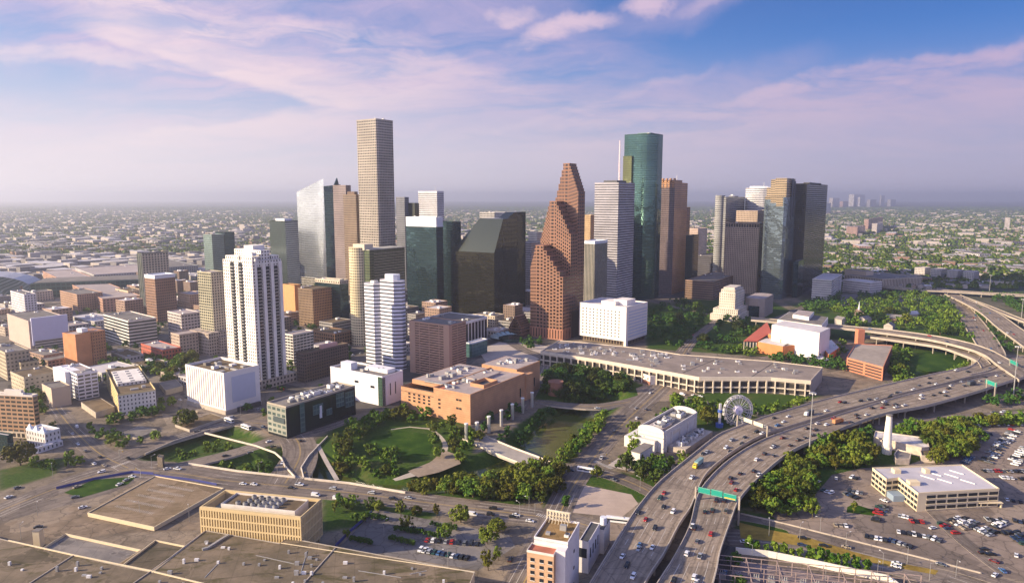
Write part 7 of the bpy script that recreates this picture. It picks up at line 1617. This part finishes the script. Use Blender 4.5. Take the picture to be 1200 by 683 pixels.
fout=z6([(704,458,'white'),(733,462,'black'),(778,488,'red'),(738,515,'grey'),(686,565,'white suv'),(741,575,'silver'),(717,657,'white suv'),(747,675,'white'),(650,670,'black'),(795,395,'black'),(758,400,'black'),(793,355,'black')],600,480,3.3625)\
 +z6([(290,195,'white suv'),(265,240,'black'),(230,250,'black'),(188,268,'black'),(195,286,'maroon'),(283,255,'white'),(228,315,'red'),(170,357,'black'),(123,395,'black suv'),(182,398,'grey'),(325,173,'black'),(362,147,'white'),(348,140,'black'),(368,180,'grey'),(413,137,'black'),(448,117,'black'),(408,112,'maroon'),(475,108,'grey'),(488,73,'black'),(540,53,'white'),(563,58,'white'),(540,80,'black'),(520,100,'grey'),(597,33,'red'),(660,48,'black')],800,480,3.365)\
 +z6([(240,600,'black suv'),(290,572,'white'),(293,600,'red'),(296,583,'black'),(212,628,'white'),(165,630,'black'),(168,642,'black'),(135,665,'black'),(342,585,'black'),(352,598,'white'),(388,590,'white'),(450,555,'white'),(470,545,'white'),(500,540,'black'),(530,530,'black'),(545,525,'white'),(568,545,'black suv'),(600,500,'white'),(632,482,'white'),(700,478,'silver'),(575,512,'black'),(640,500,'grey'),(730,462,'black'),(790,455,'white'),(852,443,'red'),(820,455,'grey')],960,320,3.796)
lanew=['innermost','second','middle','fourth','outermost']; used={}
def ordinal(n): return {1:'first',2:'second',3:'third',4:'fourth',5:'fifth',6:'sixth',7:'seventh',8:'eighth',9:'ninth',10:'tenth',11:'eleventh',12:'twelfth'}.get(n,str(n)+'th')
def where(px,py):
    if py>640: return 'at the bottom edge'
    if py>600: return 'below the green sign gantry'
    if py>560: return 'level with the green sign gantry'
    if py>520: return 'on the bend past the gantry'
    if px<960: return 'beside the tall lamp mast'
    if px<1040: return 'passing above the white tapering tower'
    if px<1110: return 'in front of the small pond'
    return 'near the ramp merge at the right'
def freecars(lst,rows,deck,sign):
    cnt={}; 
    lst=sorted(lst,key=lambda c:-c[1])
    for px,py,c in lst:
        k='suv' if 'suv' in c else rg.choice(('sedan','sedan','sedan','suv','pickup')); col=c.replace(' suv','')
        x,y=P(px,py,9.6); a,f,b,r=dirat(rows,x,y); f2=(min(4,max(0,int(f*5)))+.5)/5
        q=rows[b]; x+=(q[2]-q[0])*(f2-f); y+=(q[3]-q[1])*(f2-f)
        kk={'sedan':'car','suv':'tall estate car','pickup':'pickup truck'}[k]; w=where(px,py); ky=(col,kk,w,deck); cnt[ky]=cnt.get(ky,0)+1; n=cnt[ky]
        car(k,col,x,y,9.0,a+(0 if sign>0 else math.pi),'%s%s %s on the %s deck %s'%('' if n==1 else ordinal(n)+' ',col,kk,deck,w),'cars on the elevated freeway')
freecars(fin_,INNER,'left freeway',-1); freecars(fout,OUTER,'right freeway',1)
for rn,rows,n,lab,z in (('n',NORTH,22,'car on the northbound freeway beyond the ramp',0),('e',EASTR,18,'car on the far east freeway arm at the right edge',0),('r',R1,5,'car on the curved ramp bridge',0)):
    for i in range(n):
        j=rg.randint(1,len(rows)-3); r=rows[j]; L=5 if rn!='r' else 2; f=(rg.randint(0,L-1)+.5)/L; a,_,_,_=dirat(rows,r[0]+(r[2]-r[0])*f,r[1]+(r[3]-r[1])*f)
        car(rg.choice(('sedan','suv')),rg.choice(list(CC)[:7]),r[0]+(r[2]-r[0])*f,r[1]+(r[3]-r[1])*f,r[4],a,lab,lab.replace('car','cars',1),False)
# articulated lorries
def lorry(px,py,rows,z,cab,box,label,L=13,sign=-1):
    x,y=P(px,py,z+1.5); a,_,_,_=dirat(rows,x,y); r=thing('lorry',label,'lorry',(x,y,z),a+(0 if sign>0 else math.pi))
    MB().box(-L/2,-1.25,1.1,L/2-3.2,1.25,3.9,None,None).build('trailer',box,r); mb=MB(); sec(mb,[(L/2-2.6,.6,1),(L/2,.6,1),(L/2,1.8,.97),(L/2-.6,3.0,.9),(L/2-2.6,3.2,.9)],1.2); cb=mb.build('cab',cab,r)
    MB().box(L/2-.55,-1.0,1.9,L/2-.2,1.0,2.7,None,None).build('windscreen',GL,cb); MB().box(-L/2,-.9,.6,L/2-2.6,.9,1.09,None,None).build('chassis',DARKM,r)
    for xx in (-L/2+1,-L/2+2.4,L/2-4,L/2-1): 
        for yy in (-1.05,1.05): link('wheel',carmesh('sedan')[2],r,(xx,yy,.5),0,(1.45,1,1.45))
lorry(818,543,INNER,9,CM['yellow'],mat('teal_trailer',(.20,.33,.33),.5),'articulated lorry with a yellow cab and pale teal trailer on the left freeway deck',13)
lorry(982,493.5,OUTER,9,CM['orange'],mat('orange_load',(.45,.20,.08),.6),'orange flatbed lorry on the right freeway deck above the woods',12,1)
lorry(948,484,INNER,9,CM['white'],mat('dark_trailer',(.06,.07,.08),.5),'dark box lorry beside the tall lamp mast on the left freeway deck',10)
lorry(1139,449,OUTER,9,CM['grey'],mat('dark_trailer'),'dark lorry heading under the far green sign, right side of the freeway',12,1)
# buses
def bus(px,py,px2,py2,label,L=12,band=None):
    a=P(px,py,1);b=P(px2,py2,1); r=thing('bus',label,'bus',((a[0]+b[0])/2,(a[1]+b[1])/2,.1),math.atan2(b[1]-a[1],b[0]-a[0]))
    MB().box(-L/2,-1.28,.4,L/2,1.28,3.1,None,None).build('body',mat('bus_white',(.74,.74,.73),.4),r); MB().box(-L/2+.5,-1.31,1.5,L/2-.4,1.31,2.4,None,None).build('window_band',GL,r)
    MB().box(-L/4,-.7,3.1,L/4,.7,3.4,None,None).build('roof_unit',UNITW,r)
    MB().box(L/2-.02,-1.1,1.3,L/2+.03,1.1,2.7,None,None).build('windscreen',GL,r)
    for xx in (-L*.3,L*.3): 
        for yy in (-1.1,1.1): link('wheel',carmesh('sedan')[2],r,(xx,yy,.48),0,(1.4,1,1.4))
bus(679,550,698,553,'long white bus on the street above the sandy lot',14); bus(715,609,733,611,'white bus parked at the right corner of the sandy lot',13)
bus(263,491,274,495,'white bus farther from the dark school, below the windowless hall',11); bus(283,499,294,503,'white bus nearer the dark glass school',11)
# street cars
stc=[(110,543,'white'),(117,535,'black'),(196,549,'white'),(208,549,'white pickup'),(264,533.5,'black'),(293,530,'grey'),(285,566.5,'white'),(351,567.5,'white pickup'),(352,516,'black'),(315,517,'white'),(320,523,'black'),(370,580,'white van'),(395,584,'white van'),(554,602.5,'white van'),(575,602,'black suv'),(601,605,'black'),(605,603,'white'),(621,610,'white'),(669,551,'black'),(719,562,'grey'),(762,460,'white'),(800,462,'white van'),(813,463,'white'),(821,464,'white'),(100,528,'grey'),(90,500,'white van'),(85,508,'white'),(97,594,'white'),(88,582,'grey'),(140,567,'white'),(148,562,'silver'),(155,558,'white'),(598,655,'black'),(850,670,'blue'),(1103,661,'grey'),(1050,663,'white'),(45,617,'black'),(20,571,'grey'),(10,582,'white'),(230,505,'grey'),(700,478,'white'),(745,478,'silver'),(720,505,'grey'),(648,604,'grey'),(632,655,'white')]
for px,py,c in stc:
    k='pickup' if 'pickup' in c else 'van' if 'van' in c else 'suv' if 'suv' in c else 'sedan'; col=c.split()[0]; x,y=P(px,py,.6); best=None
    for kk,(rows,ln) in ROADS.items():
        if rows[0][4]>1.5 or rows[len(rows)//2][4]>1.5: continue
        a,f,b,r=dirat(rows,x,y); d=math.hypot((r[0]+r[2])/2-x,(r[1]+r[3])/2-y)
        if best is None or d<best[0]: best=(d,a)
    lm_=min((((px-a)**2+(py-b)**2*2),n_) for a,b,n_ in ((105,540,'at the left road junction'),(205,549,'on the avenue near the sunken lawn'),(278,532,'on the lower bridge road'),(318,565,'on the avenue behind the ribbed tan block'),(335,517,'at the junction by the dark school'),(382,582,'parked right of the ribbed tan block'),(560,602,'on the avenue above the grey car park'),(605,605,'waiting at the signals by the car park'),(690,555,'near the long bus'),(765,460,'on the wide street by the long complex'),(812,463,'parked in front of the long complex'),(92,505,'on the street by the white mansion'),(95,588,'beside the raised parking deck at the green triangle'),(150,562,'parked in line beside the raised deck'),(600,655,'on the wide street by the brick fronted block'),(850,670,'in the lane below the right freeway deck'),(1075,662,'on the frontage road below the car parks'),(15,575,'at the left edge road'),(45,617,'alone on the worn lot'),(230,505,'on the road bridge'),(720,480,'on the bridge street near the bayou')))[1]
    ky=(col,k,lm_); used[ky]=used.get(ky,0)+1
    car(k,col,x,y,.12,best[1] if best[0]<25 else R(30),'%s%s %s %s'%('' if used[ky]==1 else ordinal(used[ky])+' ',col,{'sedan':'car','suv':'tall estate car','pickup':'pickup truck','van':'van'}[k],lm_),None)
# parked rows
def row(a,b,n,rowname,pal,occ=.92,across=True,seed=0,z=.1):
    rg=random.Random(seed+int(a[0])); A=P(a[0],a[1],.6);B=P(b[0],b[1],.6); th=math.atan2(B[1]-A[1],B[0]-A[0]); L=math.hypot(B[0]-A[0],B[1]-A[1]); n=min(n,max(1,int(L/2.7)+1)) if across else n; seen={}
    for i in range(n):
        if rg.random()>occ: continue
        u=(i+.5)/n; c=rg.choice(pal); k=rg.choice(('sedan','sedan','suv','pickup','sedan','suv')); x=A[0]+(B[0]-A[0])*u+rg.uniform(-.2,.2); y=A[1]+(B[1]-A[1])*u+rg.uniform(-.2,.2)
        rz=th+(math.pi/2 if across else 0)+rg.uniform(-.04,.04)+(math.pi if rg.random()<.4 else 0); ky=(c,k); seen[ky]=seen.get(ky,0)+1
        car(k,c,x,y,z,rz,'%s%s %s parked %s'%('' if seen[ky]==1 else ordinal(seen[ky])+' ',c,{'sedan':'car','suv':'tall estate car','pickup':'pickup truck'}[k],rowname),'parked cars '+rowname,False)
M1=['white','white','silver','grey','black','white','dark blue','red','silver','black','tan']; MD=['black','grey','dark blue','black','dark green','white']; MW=['white','white','silver','white','black']
row((497,632),(563,637),9,'in the upper row of the grey car park',['white','silver','black','black','red','grey','white'],1,seed=1); row((490,643),(550,654),11,'in the lower row of the grey car park',['white','silver','dark blue','black','blue','dark green'],1,seed=2); row((470,617),(512,625),5,'in the back row of the grey car park',['white','grey','black'],.7,seed=3)
rows_=[((1150,541),(1187,502),14,'in the left line of the long diagonal double row',M1),((1157,543),(1193,504),14,'in the right line of the long diagonal double row',M1),((1143,507),(1163,509),6,'in the short dark row by the upper hedge',MD),((1112,498.5),(1198,497),16,'along the upper hedge by the frontage road',['white','silver','red','white','grey']),
 ((1183,542),(1200,524),8,'in the dense cluster at the right edge',MW),((1188,545),(1206,528),8,'in the second line of the cluster at right',MW),((1150,551),(1200,552),14,'in the level row behind the cream office',M1),((1172,559),(1204,561),9,'in the lower level row behind the cream office',MD),((1128,543),(1139,534),5,'in the small group beside the copse behind the office',['dark blue','silver','blue']),((1168,583),(1200,588),4,'beside the right end of the cream office',['white','black']),
 ((1101,612),(1131,631),11,'in the leftmost diagonal row before the cream office',MD+['red','white']),((1112,608),(1140,623),11,'in the second diagonal row before the cream office',M1),((1119,606),(1163,628),14,'in the third diagonal row before the cream office',MW),((1126,604.5),(1168,625),13,'in the fourth diagonal row before the cream office',M1),((1154,608),(1176,610),7,'in the short row right of the diagonal rows',M1),((1163,617),(1177,611.5),5,'in the second short row right of the diagonal rows',MW),((1186,609),(1204,612),5,'by the right edge before the cream office',MD),((1172,624),(1186,622),4,'in the small row near the right edge',['white','black']),((1189,628),(1202,638),6,'in the dark group at the right edge',MD),((1188,622),(1206,632),6,'beside the dark group at the right edge',MD),
 ((1052,603),(1066,606),4,'in the upper left pair row before the office wing',MW),((1066,610),(1082,611),5,'in the lower left pair row before the office wing',['red','white','black']),((1050,622),(1086,628),11,'in the long left row before the cream office',MW+['black','grey']),((1040,631),(1070,641),8,'in the row along the kerb of the lower road',M1),((1086,628),(1104,634),4,'at the dark end of the long left row',MD),
 ((1031,592),(1026,611),7,'in the short column left of the office entrance',['dark green','red','grey','black','red']),((1037,592),(1034,600),3,'beside the short column left of the office entrance',MD),((990,577),(1006,584),5,'in the left cluster by the grass strip',MD),((993,574),(1012,578),5,'in the upper cluster by the grass strip',['white','black','grey']),((963,573),(976,578),4,'by the trees at the left of the car park',['white','black','dark green']),((953,562),(964,566),3,'at the wood edge left of the car park',['white','silver']),((976,614),(995,616),3,'on the lower left of the car park',['white','tan']),((1013,627),(1040,633),5,'along the frontage kerb left of the car park',['white','black']),
 ((868,549),(890,556),4,'among the trees right of the freeway bend',['white','silver','red']),((996,558),(1006,561),3,'near the left corner of the cream office',['black','white']),((925,552),(945,562),5,'under the trees right of the freeway',MW),((1150,640),(1165,652),2,'at the lower right of the car park',['black','blue']),((995,350),(1070,349),26,'in the far lot before the sloping roofed hall',M1)]
for i,(a,b,n,nm,pal) in enumerate(rows_): row(a,b,n,nm,pal,.92,True,seed=i*7+3)
for i,(px,py,c,l) in enumerate(((1152,647,'black','car near the lower exit of the car park'),(1191,650,'white','car on the lower right of the car park'),(1165,657,'maroon','car by the verge at the lower right'),(1166,673,'white','car leaving the car park at the bottom right'),(1175,668,'blue','car on the bottom right road'),(1093,618,'white','car alone in the aisle before the diagonal rows'),(980,560,'white','car on the curved drive left of the cream office'),(1036,586,'white','car by the office wing entrance'))): x,y=P(px,py,.6); car('sedan',c,x,y,.12,rg.uniform(0,3),'%s %s'%(c,l),None)
# cars between freeway decks
# lamp masts and street lamps
LP=mat('galvanised_steel',(.40,.39,.37),.5,.5)
def mast(px,py,ytop,label,heads=6):
    x,y=P(px,py,0); h=PY(px,ytop,y)[2]; r=thing('lamp_mast',label,'lamp post',(x,y,hz(x,y)),0,'high lamp masts by the freeway'); MB().cyl(0,0,0,h,.55,.22,n=10,bay=None,fh=None).build('pole',LP,r); MB().cyl(0,0,h-1,h-.4,1.9,n=12).build('ring',LP,r)
    lm=MB().box(-.6,-.35,-.5,.6,.35,.1,None,None).mesh('lamp_head',UNITW)
    for i in range(heads): a=2*math.pi*i/heads; link('lamp_head',lm,r,(1.9*math.cos(a),1.9*math.sin(a),h-.9),a)
mast(948,537,459,'very tall lamp mast rising through the right freeway deck left of the woods'); mast(1187,468,405,'very tall lamp mast near the right edge before the far ramp'); mast(1159,346,322,'distant tall lamp mast beyond the wood'); mast(1197,372,350,'distant tall lamp mast at the right edge')
pm_=MB().cyl(0,0,0,9,.14,.08,n=6,bay=None,fh=None).mesh('pole',LP); am=MB().beam((0,0,8.8),(2.2,0,9.3),.1).mesh('arm',LP); hm2=MB().box(1.9,-.18,9.2,2.8,.18,9.38,None,None).mesh('lamp_head',UNITW)
for i,(px,py,l) in enumerate(((178,549,'on the avenue left of the sunken lawn'),(62,560,'beside the left grass strip'),(44,604,'in the middle of the worn lot'),(25,633,'on the worn lot near the great roof'),(303,555,'by the pale bridge parapet'),(164,604,'on the raised parking deck'),(222,611,'between the raised deck and the ribbed block'),(881,658,'at the left end of the white retaining wall'),(901,628,'beside the frontage road left'),(937,632,'on the yellow verge of the frontage road'),(967,682,'before the middle of the white retaining wall'),(961,624,'by the wood edge on the frontage road'),(991,643,'on the frontage road below the car park'),(1028,676,'at the right end of the white retaining wall'),(1034,668,'near the right end of the white retaining wall'),(1089,680,'at the bottom right of the frontage road'),(450,628,'in the middle of the grey car park'),(609,606,'at the signals above the car park'),(620,599,'on the corner of the wide street'),(282,485,'by the dark glass school'),(70,430,'between the left blocks'),(1120,676,'at the bottom right corner of the road'),(1063,660,'beside the lower car park'),(525,664,'at the edge of the great worn roof'),(232,484,'by the windowless hall'),(750,575,'beside the sandy lot near the freeway'))):
    x,y=P(px,py,0); r=thing('street_lamp','slim street lamp '+l,'lamp post',(x,y,hz(x,y)),rg.uniform(0,6.28)); link('pole',pm_,r); link('arm',am,r); link('lamp_head',hm2,r)
# sign gantries
SG=mat('sign_green',(.015,.28,.20),.45); SGB=mat('sign_back_cream',(.60,.53,.40),.6)
def gantry(a,b,z,hh,label,m,panels,rows,deck=9.0):
    A=P(*a,deck);B=P(*b,deck); dx,dy=B[0]-A[0],B[1]-A[1]; L=math.hypot(dx,dy); r=thing('sign_gantry',label,'road sign',(A[0],A[1],deck),math.atan2(dy,dx))
    for x in (0,L): MB().box(x-.45,-.45,-9,x+.45,.45,z+hh,None,None).build('post',PIER,r)
    mb=MB()
    for zz in (z+.4,z+hh-.4): mb.beam((0,.6,zz),(L,.6,zz),.3)
    k=int(L/2); 
    for i in range(k): mb.beam((L*i/k,.6,z+.4 if i%2 else z+hh-.4),(L*(i+1)/k,.6,z+hh-.4 if i%2 else z+.4),.2)
    mb.build('truss',LP,r)
    for u0,u1,dz in panels:
        p=MB().box(L*u0,-.15,z-.5,L*u1,.1,z+hh+dz,None,None).build('sign_panel',m,r)
        if m is SG:
            mb=MB(); w=L*(u1-u0)
            for x0,x1,z0,z1 in ((.03,.97,.92,.95),(.03,.97,.05,.08)): mb.box(L*u0+w*x0,-.18,z-.5+(hh+dz+.5)*z0,L*u0+w*x1,-.152,z-.5+(hh+dz+.5)*z1,None,None)
            mb.build('sign_border',PAINT,p)
            if u0>.6: MB().box(L*u0+w*.08,-.19,z-.2,L*u1-w*.08,-.155,z+.45,None,None).build('yellow_band',mat('sign_yellow',(.60,.42,.03),.5),p)
gantry((815,585),(866,597),5.2,2.6,'green overhead sign gantry spanning the right freeway deck in the foreground',SG,((.06,.34,.3),(.36,.62,.7),(.64,.93,.2)),OUTER)
gantry((864,497.5),(899,510.5),5.2,2.2,'cream backed sign gantry spanning the left freeway deck near the wheel',SGB,((.22,.5,.2),(.55,.85,.2)),INNER)
gantry((1156,455),(1166,459),5,3,'far green sign over the right carriageway near the pond',SG,((-.15,1.1,.2),),OUTER); gantry((1183,430),(1191,434),5,3,'farthest green sign at the ramp merge by the right edge',SG,((-.1,1.1,.2),),OUTER)
# blue hoarding fences
BF=mat('blue_fence',(.04,.05,.22),.6)
pwall([(181,557.5),(225,563),(254,568.5)],'blue site fence along the back of the raised parking deck',1.4,.15,BF,name='site_fence',cat='fence'); pwall([(66,573),(110,562),(155,554),(180,556)],'blue site fence round the small green triangle',1.6,.15,BF,name='site_fence',cat='fence'); pwall([(393,641),(410,624),(436,601)],'blue site fence at the left side of the grey car park',1.8,.15,BF,name='site_fence',cat='fence')
# brick well house in the grove
x,y=P(651,462,0); r=thing('brick_tower','squat round red brick drum standing in the plaza grove','tower',(x,y,0)); MB().cyl(0,0,0,12,7,7,n=14,bay=None,fh=None).build('wall',REDR,r); MB().cyl(0,0,12,12.6,7.3,n=14,bay=None,fh=None).build('rim',REDR,r)
x,y=P(842,452,0)
for i,(px,py) in enumerate(((790,522),(736,524))): pass

# cars along the kerbs of the downtown blocks and on the larger streets
rg=random.Random(31); n_=0
for (ox,oy) in sorted(BLOCKS,key=lambda b:b[1]):
    if oy>1150 or n_>170: break
    for side in range(4):
        for k in range(6):
            if rg.random()>.30: continue
            u=8+k*13+rg.uniform(-2,2); a,b,th=((u,-1.6,0),(u,83.6,0),(-1.6,u,1),(83.6,u,1))[side]; x=ox+rv[0]*a+lv[0]*b; y=oy+rv[1]*a+lv[1]*b
            if abs(x)>.78*y or any(inpoly(x,y,o) for o in OCC): continue
            car(rg.choice(('sedan','suv','sedan','van')),rg.choice(M1),x,y,.02,math.pi/2-A33+th*math.pi/2,'car parked at a downtown kerb','cars parked at downtown kerbs',False); n_+=1
def traffic(rows,lanes,n,lab,seed,y0=0,y1=1e9):
    rg=random.Random(seed); used_=[]
    for i in range(n*4):
        if len(used_)>=n: break
        j=rg.randint(1,len(rows)-3); r=rows[j]; q=rows[j+1]; ln=rg.randint(0,lanes-1); f=(ln+.5)/lanes; x,y=r[0]+(r[2]-r[0])*f,r[1]+(r[3]-r[1])*f
        if any(abs(x-a)+abs(y-b)<9 for a,b in used_): continue
        used_.append((x,y)); car(rg.choice(('sedan','suv','sedan','pickup')),rg.choice(M1),x,y,r[4]+.02,math.atan2(q[1]-r[1],q[0]-r[0])+(math.pi if ln<lanes/2 else 0),lab,lab.replace('car','cars',1),True)
sts=[v for k,v in ROADS.items() if k.startswith('street')]
for i,(idx,n,lab) in enumerate(((0,9,'car driving along the wide avenue'),(2,7,'car on the left street past the white mansion'),(5,6,'car on the curving downtown approach'),(7,14,'car on the wide street right of the bayou'),(13,6,'car on the lower frontage road'),(16,8,'car on the service road beside the upper car park'))): traffic(sts[idx][0],sts[idx][1],n,lab,i)
# small things of the streets
bm=MB().box(-.6,-.6,0,.6,.6,1.2,None,None).mesh('cabinet',UNIT); 
tr_=MB(); tr_.beam((0,0,0),(0,0,6),.22); tr_.beam((0,0,5.8),(5,0,6.1),.14); tr_=tr_.mesh('mast_arm',LP); th_=MB().box(4.2,-.2,5.0,4.7,.2,6.0,None,None).mesh('signal_head',mat('signal_yellow',(.30,.20,.03),.5))
for i,(px,py,rz_,l) in enumerate(((703,541,0,'by the crossing near the long bus'),(722,551,180,'on the corner opposite the long bus'),(627,601,20,'at the car park corner of the wide street'),(655,609,200,'at the far corner by the sandy lot'),(140,536,-30,'at the left junction'),(165,560,150,'on the near side of the left junction'),(325,556,0,'at the mouth of the curving junction'),(366,563,180,'on the right of the curving junction'))):
    x,y=P(px,py,0); r=thing('traffic_signal','mast arm traffic signal '+l,'traffic light',(x,y,0),R(rz_)); link('mast_arm',tr_,r); link('signal_head',th_,r)

# the 290 cars that show largest are objects; the smallest ones are one object
CARQ.sort(key=lambda q:q[0][2]**2+q[0][3]**2); nc=0; mb=MB(); cols_=list(CC)
for a,k in CARQ:
    if a[0] in('sedan','suv'):
        nc+=1
        if nc>290:
            B=carmesh(a[0]); c,s_=math.cos(a[5]),math.sin(a[5])
            for src,mi_ in ((B[0].v,cols_.index(a[1])),): 
                for f_ in B[0].f: mb.poly([(a[2]+c*src[i][0]-s_*src[i][1],a[3]+s_*src[i][0]+c*src[i][1],a[4]+src[i][2]) for i in f_],None,mi_)
            gm_=B[1]; vs_=[v.co for v in gm_.vertices]
            for pg_ in gm_.polygons: mb.poly([(a[2]+c*vs_[i][0]-s_*vs_[i][1],a[3]+s_*vs_[i][0]+c*vs_[i][1],a[4]+vs_[i][2]) for i in pg_.vertices],None,len(cols_))
            continue
    make_car(*a,**k)
tag(mb.build('distant_cars',[CM[c] for c in cols_]+[GL]),'the smallest and farthest cars on the roads, lots and kerbs','cars',kind='stuff')
# ---------------- haze ----------------
hb=MB().box(-27500,-3500,-12,27500,28500,330,None,None); 
hm=bpy.data.materials.new('haze'); hm.use_nodes=True; hn=NT(hm.node_tree); hn.n.clear()
pv=hn.new('ShaderNodeVolumePrincipled',{'Color':(.86,.89,1.0,1),'Density':9.6e-5,'Anisotropy':0.5})
hn.new('ShaderNodeOutputMaterial',{'Volume':pv.outputs[0]})
tag(hb.build('haze',hm),kind='stuff')
